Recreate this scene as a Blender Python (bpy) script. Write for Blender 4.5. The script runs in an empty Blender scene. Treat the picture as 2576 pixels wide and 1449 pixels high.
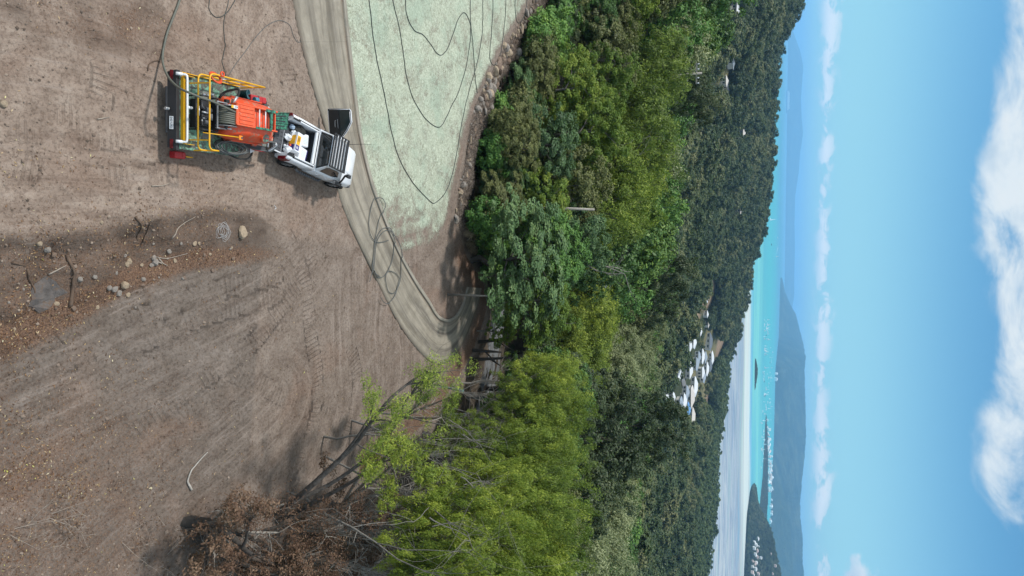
import bpy, math, random
import numpy as np
from math import radians, sin, cos, atan, atan2, pi, sqrt
from mathutils import Vector, Matrix

# ------------------------------------------------------------------ camera, world, sun
SC = bpy.context.scene
COL = SC.collection
FP, CH = 1717.0, 19.5                      # focal length in photo units (photo 2576 wide), camera height above the pad
PITCH = atan((1986 - 1288) / FP); ROLL = radians(0.9)
cd = bpy.data.cameras.new('camera'); cam = bpy.data.objects.new('camera', cd); COL.objects.link(cam)
cd.sensor_width = 36; cd.lens = 36 * FP / 2576; cd.clip_start = 0.3; cd.clip_end = 200000
UPV = Vector((0, sin(PITCH), cos(PITCH))); RIV = Vector((1, 0, 0)); FWV = Vector((0, cos(PITCH), -sin(PITCH)))
# the photograph is turned on its side: the picture's +x is up in the world
cx = UPV * cos(ROLL) - RIV * sin(ROLL); cy = -(RIV * cos(ROLL) + UPV * sin(ROLL)); cz = -FWV
cam.matrix_world = Matrix(((cx.x, cy.x, cz.x, 0), (cx.y, cy.y, cz.y, 0), (cx.z, cy.z, cz.z, CH), (0, 0, 0, 1)))
SC.camera = cam
SC.view_settings.view_transform = 'Standard'; SC.view_settings.look = 'None'
SC.view_settings.exposure = 0.40; SC.view_settings.gamma = 1.0; SC.view_settings.use_curve_mapping = False
SC.cycles.use_denoising = True
SC.cycles.max_bounces = 6; SC.cycles.diffuse_bounces = 3; SC.cycles.transparent_max_bounces = 8
SC.cycles.volume_bounces = 2; SC.cycles.caustics_reflective = False; SC.cycles.caustics_refractive = False

SUN_TRAVEL = Vector((0.56, 0.04, -1.0)).normalized()
SUN_EL = math.asin(-SUN_TRAVEL.z); SUN_AZ = atan2(-SUN_TRAVEL.x, -SUN_TRAVEL.y)   # clockwise from +Y
sl = bpy.data.lights.new('sun', 'SUN'); sl.energy = 2.75; sl.angle = radians(4.0); sl.color = (1.0, 0.965, 0.92)
so = bpy.data.objects.new('sun', sl); COL.objects.link(so)
so.rotation_euler = SUN_TRAVEL.to_track_quat('-Z', 'Y').to_euler(); so.location = (0, 0, 60)

class NT:
    """small helper to write node trees"""
    def __init__(s, tree): s.t = tree; tree.nodes.clear()
    def n(s, typ, ins=None, **kw):
        nd = s.t.nodes.new(typ)
        for k, v in kw.items(): setattr(nd, k, v)
        if ins:
            for k, v in ins.items():
                if isinstance(v, tuple) and len(v) == 2 and hasattr(v[0], 'outputs'): s.t.links.new(v[0].outputs[v[1]], nd.inputs[k])
                elif hasattr(v, 'outputs'): s.t.links.new(v.outputs[0], nd.inputs[k])
                else: nd.inputs[k].default_value = v
        return nd
    def math(s, op, a, b=0.0, c=None, clamp=False):
        d = {0: a, 1: b}
        if c is not None: d[2] = c
        return s.n('ShaderNodeMath', d, operation=op, use_clamp=clamp)
    def mix(s, f, a, b, blend='MIX'):
        nd = s.n('ShaderNodeMix', None, data_type='RGBA', blend_type=blend)
        for k, v in ((0, f), (6, a), (7, b)):
            if isinstance(v, tuple) and len(v) == 2 and hasattr(v[0], 'outputs'): s.t.links.new(v[0].outputs[v[1]], nd.inputs[k])
            elif hasattr(v, 'outputs'): s.t.links.new(v.outputs[2] if v.bl_idname == 'ShaderNodeMix' else v.outputs[0], nd.inputs[k])
            else: nd.inputs[k].default_value = v if not isinstance(v, tuple) or len(v) == 4 else (*v, 1)
        return nd
    def ramp(s, f, stops, interp='LINEAR'):
        nd = s.n('ShaderNodeValToRGB', {0: f}); cr = nd.color_ramp; cr.interpolation = interp
        while len(cr.elements) > 1: cr.elements.remove(cr.elements[-1])
        for i, (p, c) in enumerate(stops):
            e = cr.elements[0] if i == 0 else cr.elements.new(p)
            e.position = p; e.color = (c, c, c, 1) if not isinstance(c, tuple) else (*c, 1)
        return nd
    def noise(s, vec, scale, detail=4, rough=0.55, dist=0.0):
        d = {'Scale': scale, 'Detail': detail, 'Roughness': rough, 'Distortion': dist}
        if vec is not None: d['Vector'] = vec
        return s.n('ShaderNodeTexNoise', d)
    def sstep(s, v, a, b):
        return s.n('ShaderNodeMapRange', {0: v, 1: a, 2: b, 3: 0.0, 4: 1.0}, interpolation_type='SMOOTHSTEP')

world = bpy.data.worlds.new('World'); SC.world = world; world.use_nodes = True
W = NT(world.node_tree)
sky = W.n('ShaderNodeTexSky', None, sky_type='NISHITA', sun_disc=False, sun_elevation=SUN_EL, sun_rotation=SUN_AZ,
          altitude=100, air_density=1.0, dust_density=0.4, ozone_density=2.5)
tc = W.n('ShaderNodeTexCoord')
sep = W.n('ShaderNodeSeparateXYZ', {0: (tc, 'Generated')})
el = W.math('ARCSINE', (sep, 2)); eld = W.math('MULTIPLY', el, 57.2958)
azi = W.math('ARCTAN2', (sep, 0), (sep, 1)); azd = W.math('MULTIPLY', azi, 57.2958)
skyt = W.mix(1.0, sky, (0.47, 0.88, 0.98, 1), 'MULTIPLY')
# low row of cumulus along the horizon
lowv = W.n('ShaderNodeCombineXYZ', {0: W.math('MULTIPLY', azd, 0.42), 1: W.math('MULTIPLY', eld, 0.75), 2: 3.7})
ln = W.noise(lowv, 1.25, 7, 0.62, 0.35)
lwide = W.noise(W.n('ShaderNodeCombineXYZ', {0: W.math('MULTIPLY', azd, 0.16), 1: 1.3}), 1.0, 2, 0.5)
ltop = W.math('ADD', W.math('MULTIPLY', (lwide, 0), 1.5), 2.25)
lband = W.math('MULTIPLY', W.sstep(eld, 1.3, 2.4), W.math('SUBTRACT', 1.0, W.sstep(W.math('SUBTRACT', eld, ltop), -0.7, 0.55)))
lowm = W.math('MULTIPLY', W.sstep(W.math('ADD', (ln, 0), W.math('MULTIPLY', lband, 0.20)), 0.57, 0.70), lband)
lowm = W.math('MULTIPLY', lowm, 1.0)
# the big bright cloud bank higher up, going on overhead, thickened there to add white fill light
hv = W.n('ShaderNodeCombineXYZ', {0: W.math('MULTIPLY', azd, 0.11), 1: W.math('MULTIPLY', eld, 0.17), 2: 0.4})
hn = W.noise(hv, 1.0, 10, 0.62, 0.7)
hedge = W.noise(W.n('ShaderNodeCombineXYZ', {0: W.math('MULTIPLY', azd, 0.085), 1: 7.7}), 1.0, 3, 0.5)
hstart = W.math('ADD', W.math('MULTIPLY', W.math('SUBTRACT', (hedge, 0), 0.5), 4.0), 11.9)
hb = W.sstep(W.math('SUBTRACT', eld, hstart), -1.0, 1.6)
hfade = W.math('SUBTRACT', 1.0, W.math('MULTIPLY', W.math('MULTIPLY', W.sstep(azd, 7.0, 17.0), W.sstep(eld, 19.0, 14.5)), 0.85))
him = W.sstep(W.math('ADD', (hn, 0), W.math('MULTIPLY', W.math('MULTIPLY', hb, hfade), 0.30)), 0.59, 0.82)
him = W.math('MULTIPLY', him, hb)
# one small puff low on the right
px_ = W.math('MULTIPLY', W.math('SUBTRACT', azd, 20.6), 0.6); py_ = W.math('SUBTRACT', eld, 4.7)
pd = W.math('SQRT', W.math('ADD', W.math('MULTIPLY', px_, px_), W.math('MULTIPLY', py_, py_)))
puff = W.sstep(W.math('ADD', W.math('SUBTRACT', 1.25, pd), W.math('MULTIPLY', W.math('SUBTRACT', (ln, 0), 0.5), 2.4)), 0.05, 0.75)
cm = W.math('MAXIMUM', W.math('MAXIMUM', lowm, him), puff, clamp=True)
shade = W.ramp(W.noise(hv, 2.1, 6, 0.6), [(0.30, (0.62, 0.74, 0.86)), (0.52, (0.93, 0.97, 1.0)), (0.75, (1.0, 1.0, 1.0))])
cloudc = W.mix(1.0, shade, (6.6, 6.9, 7.0, 1), 'MULTIPLY')
hzf = W.math('MULTIPLY', W.math('SUBTRACT', 1.0, W.sstep(eld, 0.0, 14.0)), 0.55)
skyh = W.mix(hzf, skyt, (3.9, 6.4, 6.9, 1))
cloudc = W.mix(lowm, cloudc, (8.3, 8.3, 8.0, 1)); fin = W.mix(cm, skyh, cloudc)
bg = W.n('ShaderNodeBackground', {0: (fin, 2), 1: 0.1})
W.n('ShaderNodeOutputWorld', {0: bg})

# ------------------------------------------------------------------ layout helpers
SLOPE = 0.078                               # the pad falls gently towards +X
def plane_z(x): return -SLOPE * (np.asarray(x) + 5.7)
def ray(px, py):
    a = px - 1288.0; b = py - 724.5
    up = (a * cos(ROLL) + b * sin(ROLL)) / FP; ri = (b * cos(ROLL) - a * sin(ROLL)) / FP
    return np.array([ri, cos(PITCH) + up * sin(PITCH), -sin(PITCH) + up * cos(PITCH)])
def on_pad(px, py):
    d = ray(px, py); n = np.array([SLOPE, 0, 1.0]); o = np.array([-5.7, 0, 0]); c = np.array([0, 0, CH])
    t = -((c - o) @ n) / (d @ n); return c + d * t
def pads(pts): return np.array([on_pad(*p)[:2] for p in pts])
def sstep(v, a, b):
    t = np.clip((np.asarray(v, float) - a) / (b - a), 0, 1); return t * t * (3 - 2 * t)
def _h(ix, iy, s):
    n = (ix.astype(np.int64) * 374761393 + iy.astype(np.int64) * 668265263 + s * 1442695041) & 0xffffffff
    n = ((n ^ (n >> 13)) * 1274126177) & 0xffffffff
    return ((n ^ (n >> 16)) & 0xffff) / 65535.0
def vnoise(x, y, s=0):
    x = np.asarray(x, float); y = np.asarray(y, float)
    ix = np.floor(x); iy = np.floor(y); fx = x - ix; fy = y - iy
    fx = fx * fx * (3 - 2 * fx); fy = fy * fy * (3 - 2 * fy)
    a = _h(ix, iy, s); b = _h(ix + 1, iy, s); c = _h(ix, iy + 1, s); d = _h(ix + 1, iy + 1, s)
    return (a * (1 - fx) + b * fx) * (1 - fy) + (c * (1 - fx) + d * fx) * fy
def fbm(x, y, s=0, o=4):
    r = 0; a = 0.5; t = 0
    for i in range(o):
        r = r + a * vnoise(x * 2 ** i, y * 2 ** i, s + i * 7); t += a; a *= 0.5
    return r / t - 0.5
def inside(poly, x, y):
    r = np.zeros(np.shape(x), bool); n = len(poly); j = n - 1
    for i in range(n):
        xi, yi = poly[i]; xj, yj = poly[j]
        if yi != yj: r ^= ((yi > y) != (yj > y)) & (x < (xj - xi) * (y - yi) / (yj - yi) + xi)
        j = i
    return r
def segdist(pl, x, y, closed=False, along=False):
    best = np.full(np.shape(x), 1e9); al = np.zeros(np.shape(x)); s0 = 0.0
    n = len(pl); rng = range(n if closed else n - 1)
    for i in rng:
        ax, ay = pl[i]; bx, by = pl[(i + 1) % n]; dx, dy = bx - ax, by - ay; L2 = dx * dx + dy * dy + 1e-12; L = sqrt(L2)
        t = np.clip(((x - ax) * dx + (y - ay) * dy) / L2, 0, 1)
        d = np.hypot(x - ax - t * dx, y - ay - t * dy)
        m = d < best; best = np.where(m, d, best)
        if along: al = np.where(m, s0 + t * L, al)
        s0 += L
    return (best, al) if along else best
def smooth_line(p, n):
    """Catmull-Rom through points, n samples"""
    p = np.asarray(p, float); q = np.vstack([2 * p[0] - p[1], p, 2 * p[-1] - p[-2]]); m = len(p) - 1
    t = np.linspace(0, m - 1e-9, n); i = t.astype(int); u = (t - i)[:, None]
    a, b, c, d = q[i], q[i + 1], q[i + 2], q[i + 3]
    return 0.5 * ((2 * b) + (-a + c) * u + (2 * a - 5 * b + 4 * c - d) * u ** 2 + (-a + 3 * b - 3 * c + d) * u ** 3)

PAD_EDGE = pads([(1420, -140), (1350, 0), (1290, 100), (1240, 190), (1208, 255), (1185, 330), (1175, 400), (1160, 480), (1150, 560),
                 (1172, 640), (1215, 710), (1228, 765), (1212, 825), (1192, 880), (1168, 925), (1140, 965), (1100, 1040), (960, 1160), (800, 1260), (700, 1350), (640, 1449), (560, 1650)])
PAD = np.vstack([PAD_EDGE, [[40, -40], [-70, -40], [-70, 75]]])
CREST = pads([(-60, 600), (0, 600), (200, 590), (350, 556), (450, 532), (560, 526), (650, 545), (720, 590)])
FOOT = pads([(-60, 905), (0, 880), (200, 800), (300, 745), (380, 700), (500, 655), (600, 645), (700, 640)])
DRV_OUT = pads([(710, -150), (736, -10), (752, 80), (776, 180), (800, 262), (822, 340), (848, 470), (866, 530), (900, 608), (940, 690), (985, 782), (1014, 832), (1049, 878), (1077, 906), (1102, 917), (1130, 910), (1151, 887), (1173, 846), (1190, 800), (1201, 770), (1212, 725)])
DRV_IN = pads([(845, -150), (857, -10), (866, 80), (878, 180), (888, 262), (899, 340), (925, 450), (945, 510), (975, 585), (1005, 650), (1040, 712), (1058, 740), (1077, 768), (1090, 790), (1104, 805), (1123, 811), (1138, 806), (1150, 795), (1160, 778), (1168, 758), (1178, 722)])
DRIVE = np.vstack([DRV_OUT, DRV_IN[::-1]])
# far ground heights: rows by azimuth, columns by distance from under the camera
FR = np.array([40, 60, 80, 100, 150, 200, 300, 400, 450, 500, 550, 600, 650, 700, 750, 800, 850, 900, 950, 1000, 1050, 1100, 1150, 1200, 1400.])
def _row(d):
    k = sorted(d); return np.interp(FR, k, [d[i] for i in k])
_rows = [(-60, {40: 0, 60: 2, 100: 4, 200: 8, 400: 30, 600: 40, 1400: 30}),
 (-300, {40: 0, 60: 0, 80: 1.5, 100: 1, 150: -6, 200: -10, 300: -14, 500: 0, 700: 30, 900: 58, 1000: 55, 1200: -20, 1400: -86}),
 (0, {40: -2, 60: 0, 80: 1, 100: -1, 150: -12, 200: -22, 300: -30, 400: -28, 500: -18, 600: -6, 700: 1, 800: 8, 900: 11, 950: 10, 1050: -4, 1200: -50, 1400: -86}),
 (150, {40: -3, 60: -3, 80: -3, 100: -5, 150: -14, 200: -24, 300: -32, 400: -32, 500: -28, 600: -20, 700: -18, 800: -15, 900: -13, 950: -14, 1050: -28, 1200: -60, 1400: -86}),
 (320, {40: -4, 60: -5, 80: -6, 100: -8, 150: -18, 200: -26, 300: -34, 400: -38, 500: -38, 600: -34, 700: -28, 800: -20, 900: -15, 950: -16, 1050: -32, 1200: -70, 1400: -86}),
 (500, {40: -4, 60: -6, 80: -8, 100: -11, 150: -20, 200: -28, 300: -37, 400: -43, 500: -46, 600: -45, 700: -38, 800: -28, 900: -21, 950: -20, 1050: -33, 1200: -80, 1400: -86}),
 (700, {40: -4, 60: -7, 80: -9, 100: -12, 150: -22, 200: -30, 300: -40, 400: -47, 500: -52, 600: -54, 700: -52, 800: -48, 900: -43, 950: -42, 1000: -47, 1100: -66, 1200: -85, 1400: -86}),
 (810, {40: -4, 60: -7.5, 80: -8.5, 100: -11, 150: -21, 200: -30, 300: -41, 400: -48, 500: -54, 600: -58, 700: -60, 800: -60, 900: -60, 1000: -60, 1050: -62, 1100: -70, 1200: -85, 1400: -86}),
 (930, {40: -4, 60: -7.5, 80: -8.5, 100: -11, 150: -21, 200: -30, 300: -41, 400: -49, 500: -55, 600: -60, 700: -64, 800: -67, 900: -70, 1000: -73, 1100: -78, 1150: -80.3, 1200: -82, 1400: -86}),
 (1135, {40: -4, 60: -7, 80: -9, 100: -11, 150: -21, 200: -31, 300: -44, 400: -52, 500: -58, 600: -63, 700: -68, 800: -73, 900: -77, 1000: -79.5, 1020: -80.2, 1100: -82, 1400: -86}),
 (1290, {40: -4, 60: -7, 80: -10, 100: -12, 150: -22, 200: -32, 300: -46, 400: -55, 500: -61, 600: -66, 700: -71, 800: -75, 900: -77.5, 1000: -79, 1070: -80.2, 1150: -82, 1400: -86}),
 (1449, {40: -5, 60: -8, 80: -11, 100: -13, 150: -22, 200: -32, 300: -46, 400: -56, 500: -63, 600: -68, 700: -73, 800: -77, 900: -78.5, 990: -80.2, 1100: -82, 1400: -86}),
 (1800, {40: -6, 60: -9, 80: -12, 100: -14, 150: -24, 200: -34, 300: -48, 400: -58, 600: -70, 900: -79, 1000: -81, 1400: -86})]
FA = np.array([-60.0] + [math.degrees(atan2((p - 724.5) / FP, 1.06)) for p, _ in _rows[1:]])
FZ = np.array([_row(d) for _, d in _rows])
def far_z(x, y):
    r = np.hypot(x, y); a = np.degrees(np.arctan2(x, np.where(np.abs(y) + np.abs(x) < 1e-6, 1, y)))
    ai = np.clip(np.interp(a, FA, np.arange(len(FA))), 0, len(FA) - 1.001); ri = np.clip(np.interp(r, FR, np.arange(len(FR))), 0, len(FR) - 1.001)
    i = ai.astype(int); j = ri.astype(int); u = ai - i; v = ri - j
    u = u * u * (3 - 2 * u)
    z = (FZ[i, j] * (1 - u) + FZ[i + 1, j] * u) * (1 - v) + (FZ[i, j + 1] * (1 - u) + FZ[i + 1, j + 1] * u) * v
    amp = np.clip((r - 120) / 300, 0, 1) * np.clip((z + 79) / 20, 0, 1)
    return z + amp * 7 * fbm(x / 90, y / 90, 3, 3)
def step_t(x, y):
    xc = np.interp(y, CREST[:, 1], CREST[:, 0]); xf = np.interp(y, FOOT[:, 1], FOOT[:, 0])
    return np.clip((x - xc) / np.maximum(xf - xc, 0.3), -2, 3), sstep(y, 22.6, 15.5)
def zt(x, y, micro=True):
    x = np.asarray(x, float); y = np.asarray(y, float)
    d = segdist(PAD_EDGE, x, y); d = np.where(inside(PAD, x, y), 0, d)
    base = plane_z(np.clip(x, -45, 30))
    drop = np.interp(d, [0, 1, 3, 8, 20, 45], [0, .2, .95, 3.1, 6.2, 9])
    z = base - drop
    t, A = step_t(x, y)
    near = (d < 1)
    low = 0.85 * A * (0.62 * sstep(t, 0, 0.32) + 0.38 * sstep(t, 0.3, 1))
    z = z - np.where(near, low, 0)
    if micro:
        hump = np.where((t > -.3) & (t < 1.3), np.sin(np.clip((t + .3) / 1.6, 0, 1) * pi), 0) * A
        z = z + np.where(near, hump * (0.16 + 0.95 * fbm(x / .9, y / .9, 11, 4) * sstep(y, 24, 16)), 0)
        dd = segdist(DRIVE, x, y, True); ind = inside(DRIVE, x, y)
        k = np.where(ind, 0, np.clip(dd / 0.5, 0, 1))
        onv = np.exp(-(((x + 5.7) / 3.2) ** 2 + ((y - 21) / 6) ** 2) ** 2)
        z = z + k * (1 - 0.75 * onv) * (0.16 * fbm(x / 3.1, y / 3.1, 5, 2) + 0.07 * fbm(x / .55, y / .55, 9, 3))
        z = z - np.where(ind, 0.10, 0) + np.where(d > 0, fbm(x / 1.4, y / 1.4, 21, 3) * np.clip(d, 0, 1) * .8, 0)
    w = sstep(d, 14, 50)
    w = np.where(y < 0, w * sstep(y, -60, 0), w)
    return z * (1 - w) + far_z(x, y) * w
def ground_hit(px, py, tmin=8, tmax=1600):
    d = ray(px, py); t = np.geomspace(tmin, tmax, 500)
    p = np.array([0, 0, CH]) + d * t[:, None]; g = zt(p[:, 0], p[:, 1]); b = np.nonzero(p[:, 2] < g)[0]
    if len(b) == 0: return None
    i = b[0]; lo = t[max(i - 1, 0)]; hi = t[i]
    tt = np.linspace(lo, hi, 60); p = np.array([0, 0, CH]) + d * tt[:, None]; g = zt(p[:, 0], p[:, 1]); b = np.nonzero(p[:, 2] < g)[0]
    q = p[b[0]] if len(b) else p[-1]
    return np.array([q[0], q[1], float(zt(q[0], q[1]))])
def at_range(px, py, r):
    """world point on the sight line at horizontal distance r"""
    d = ray(px, py); t = r / math.hypot(d[0], d[1]); return np.array([0, 0, CH]) + d * t

# ------------------------------------------------------------------ mesh helpers
def link(name, me, mat=None, parent=None):
    o = bpy.data.objects.new(name, me); COL.objects.link(o)
    if mat is not None and me is not None and hasattr(me, 'materials') and len(me.materials) == 0: me.materials.append(mat)
    if parent is not None: o.parent = parent
    return o
def tag(o, label=None, cat=None, group=None, kind=None):
    if label: o['label'] = label
    if cat: o['category'] = cat
    if group: o['group'] = group
    if kind: o['kind'] = kind
    return o
def empty(name, loc=(0, 0, 0), rz=0.0, label=None, cat=None, group=None):
    o = bpy.data.objects.new(name, None); COL.objects.link(o); o.location = loc; o.rotation_euler = (0, 0, rz)
    o.empty_display_size = 0.3
    return tag(o, label, cat, group)
def np_mesh(name, verts, faces, smooth=False, attrs=None):
    """verts Nx3, faces MxK (all same K)"""
    me = bpy.data.meshes.new(name); verts = np.ascontiguousarray(verts, np.float32); faces = np.ascontiguousarray(faces, np.int32)
    n, k = len(faces), faces.shape[1]
    me.vertices.add(len(verts)); me.vertices.foreach_set('co', verts.ravel())
    me.loops.add(n * k); me.loops.foreach_set('vertex_index', faces.ravel())
    me.polygons.add(n); me.polygons.foreach_set('loop_start', np.arange(0, n * k, k, dtype=np.int32))
    try: me.polygons.foreach_set('loop_total', np.full(n, k, np.int32))
    except Exception: pass
    if smooth: me.polygons.foreach_set('use_smooth', np.ones(n, bool))
    for an, av in (attrs or {}).items():
        at = me.attributes.new(an, 'FLOAT_COLOR', 'POINT'); c = np.ones((len(verts), 4), np.float32); c[:, :av.shape[1]] = av
        at.data.foreach_set('color', c.ravel())
    me.update(calc_edges=True); me.validate()
    return me
def grid_faces(nx, ny):
    i = np.arange(nx - 1)[:, None] * ny + np.arange(ny - 1)[None]; i = i.ravel()
    return np.stack([i, i + ny, i + ny + 1, i + 1], 1)

class MB:
    """collects shapes, builds ONE mesh object"""
    def __init__(s): s.v = []; s.f = []; s.sm = []
    def add(s, vs, fs, smooth=False):
        o = len(s.v); s.v += [tuple(map(float, v)) for v in vs]; s.f += [tuple(i + o for i in f) for f in fs]; s.sm += [smooth] * len(fs); return s
    def box(s, c, d, rot=None, taper=1.0):
        hx, hy, hz = d[0] / 2, d[1] / 2, d[2] / 2; vs = []
        for z in (-1, 1):
            k = taper if z > 0 else 1
            for x, y in ((-1, -1), (1, -1), (1, 1), (-1, 1)): vs.append(Vector((x * hx * k, y * hy * k, z * hz)))
        if rot is not None: vs = [rot @ v for v in vs]
        vs = [v + Vector(c) for v in vs]
        return s.add(vs, [(3, 2, 1, 0), (4, 5, 6, 7), (0, 1, 5, 4), (1, 2, 6, 5), (2, 3, 7, 6), (3, 0, 4, 7)])
    def tube(s, pts, r, n=6, cap=True, closed=False):
        pts = [Vector(p) for p in pts]; m = len(pts); rs = r if isinstance(r, (list, tuple, np.ndarray)) else [r] * m
        vs = []; up = None
        for i, p in enumerate(pts):
            a = pts[(i - 1) % m] if (closed or i > 0) else p; b = pts[(i + 1) % m] if (closed or i < m - 1) else p
            t = (b - a)
            if t.length < 1e-9: t = Vector((0, 0, 1))
            t.normalize()
            if up is None: up = Vector((0, 0, 1)) if abs(t.z) < 0.9 else Vector((1, 0, 0))
            up = (up - t * up.dot(t))
            if up.length < 1e-6: up = t.orthogonal()
            up.normalize(); w = t.cross(up)
            for j in range(n):
                a_ = 2 * pi * j / n; vs.append(p + (up * cos(a_) + w * sin(a_)) * float(rs[i]))
        fs = []
        for i in range(m if closed else m - 1):
            for j in range(n):
                a0 = i * n + j; a1 = i * n + (j + 1) % n; b0 = ((i + 1) % m) * n + j; b1 = ((i + 1) % m) * n + (j + 1) % n
                fs.append((a0, a1, b1, b0))
        s.add(vs, fs, True)
        if cap and not closed: o = len(s.v) - m * n; s.f += [tuple(o + j for j in range(n))[::-1], tuple(o + (m - 1) * n + j for j in range(n))]; s.sm += [False, False]
        return s
    def cyl(s, a, b, r, n=16, r2=None): return s.tube([a, b], [r, r if r2 is None else r2], n)
    def loft(s, secs, cap=True, smooth=True):
        n = len(secs[0]); vs = [v for sec in secs for v in sec]; fs = []
        for i in range(len(secs) - 1):
            for j in range(n): fs.append((i * n + j, i * n + (j + 1) % n, (i + 1) * n + (j + 1) % n, (i + 1) * n + j))
        s.add(vs, fs, smooth)
        if cap: o = len(s.v) - len(vs); k = (len(secs) - 1) * n; s.f += [tuple(o + j for j in range(n))[::-1], tuple(o + k + j for j in range(n))]; s.sm += [False, False]
        return s
    def prism(s, poly, a, b):
        """poly: list of points mapped through a(p) and b(p)"""
        n = len(poly); vs = [a(p) for p in poly] + [b(p) for p in poly]
        return s.add(vs, [tuple(range(n))[::-1], tuple(range(n, 2 * n))] + [(i, (i + 1) % n, n + (i + 1) % n, n + i) for i in range(n)])
    def mesh(s, name):
        me = bpy.data.meshes.new(name); me.from_pydata(s.v, [], s.f)
        me.polygons.foreach_set('use_smooth', s.sm); me.update(); return me
    def build(s, name, mat, parent=None, bevel=0.0, seg=2, subd=0):
        o = link(name, s.mesh(name), mat, parent)
        if bevel:
            m = o.modifiers.new('bevel', 'BEVEL'); m.width = bevel; m.segments = seg; m.limit_method = 'ANGLE'; m.angle_limit = radians(35)
        if subd:
            m = o.modifiers.new('subsurf', 'SUBSURF'); m.levels = m.render_levels = subd
        return o
def copy_tree(o, parent=None, loc=None, rz=None, sc=None):
    c = o.copy(); COL.objects.link(c)
    if parent is not None: c.parent = parent
    if loc is not None: c.location = loc
    if rz is not None: c.rotation_euler = (0, 0, rz)
    if sc is not None: c.scale = sc
    for ch in KIDS.get(o.name, []): copy_tree(ch, c)
    return c
KIDS = {}

# ------------------------------------------------------------------ materials
def new_mat(name):
    m = bpy.data.materials.new(name); m.use_nodes = True; return m, NT(m.node_tree)
def plain(name, col, rough=0.6, metal=0.0, var=0.12, scale=6.0, bump=0.0, coat=0.0, dirt=None, dirt_amt=0.5, dirt_scale=9.0, spec=0.5, emit=None):
    m, T = new_mat(name); tcn = T.n('ShaderNodeTexCoord'); v = (tcn, 'Object')
    nz = T.noise(v, scale, 5, 0.6); d = T.ramp(nz, [(0.3, tuple(c * (1 - var) for c in col)), (0.7, tuple(min(1, c * (1 + var)) for c in col))]); c = d
    if dirt is not None:
        n2 = T.noise(v, dirt_scale, 8, 0.72, 0.6); k = T.sstep(n2, 0.62 - dirt_amt * 0.25, 0.72 - dirt_amt * 0.2); c = T.mix(k, d, dirt)
    ins = {'Base Color': (c, 2) if c.bl_idname == 'ShaderNodeMix' else c, 'Roughness': rough, 'Metallic': metal, 'Specular IOR Level': spec}
    if coat: ins['Coat Weight'] = coat
    if bump:
        b = T.n('ShaderNodeBump', {'Strength': 0.6, 'Distance': bump, 'Height': T.noise(v, scale * 4, 6, 0.65)}); ins['Normal'] = b
    p = T.n('ShaderNodeBsdfPrincipled', ins); T.n('ShaderNodeOutputMaterial', {0: p}); return m
def leaf_mat(name, c1, c2, c3, trans=0.35, rough=0.55):
    """c1..c3 leaf colours, picked per leaf by the vertex colour and shifted per tree"""
    m, T = new_mat(name); at = T.n('ShaderNodeAttribute', None, attribute_name='leafvar'); oi = T.n('ShaderNodeObjectInfo')
    kt = 0.62 if 'far' in name else 0.30
    f = T.math('ADD', T.math('MULTIPLY', (at, 'Fac'), 1.0 - kt), T.math('MULTIPLY', (oi, 'Random'), kt), clamp=True)
    if kt > .5:
        f = T.math('ADD', f, T.math('MULTIPLY', T.math('SUBTRACT', (T.noise((oi, 'Location'), 0.011, 4, 0.6), 0), 0.5), 1.3), clamp=True)
    c = T.ramp(f, [(0.1, c1), (0.5, c2), (0.95, c3)])
    p = T.n('ShaderNodeBsdfPrincipled', {'Base Color': c, 'Roughness': rough, 'Specular IOR Level': 0.35})
    tr = T.n('ShaderNodeBsdfTranslucent', {0: T.mix(0.5, c, (0.16, 0.24, 0.03))})
    tr.inputs[0].default_value = (1, 1, 1, 1)
    tm = T.mix(0.5, c, (0.16, 0.24, 0.03)); T.t.links.new(tm.outputs[2], tr.inputs[0])
    mx = T.n('ShaderNodeMixShader', {0: trans, 1: p, 2: tr}); T.n('ShaderNodeOutputMaterial', {0: mx}); return m
# ------------------------------------------------------------------ haze (one closed box of even air)
hm, T = new_mat('haze_air')
T.n('ShaderNodeOutputMaterial', {1: T.n('ShaderNodeVolumePrincipled', {'Color': (0.355, 0.655, 0.98, 1), 'Density': 0.000112, 'Anisotropy': 0.25})})
hz = MB().box((0, 26500, 132), (70400, 66000, 444)).build('haze', hm); hz['kind'] = 'stuff'
hz.location = (0, 0, 0)

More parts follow.
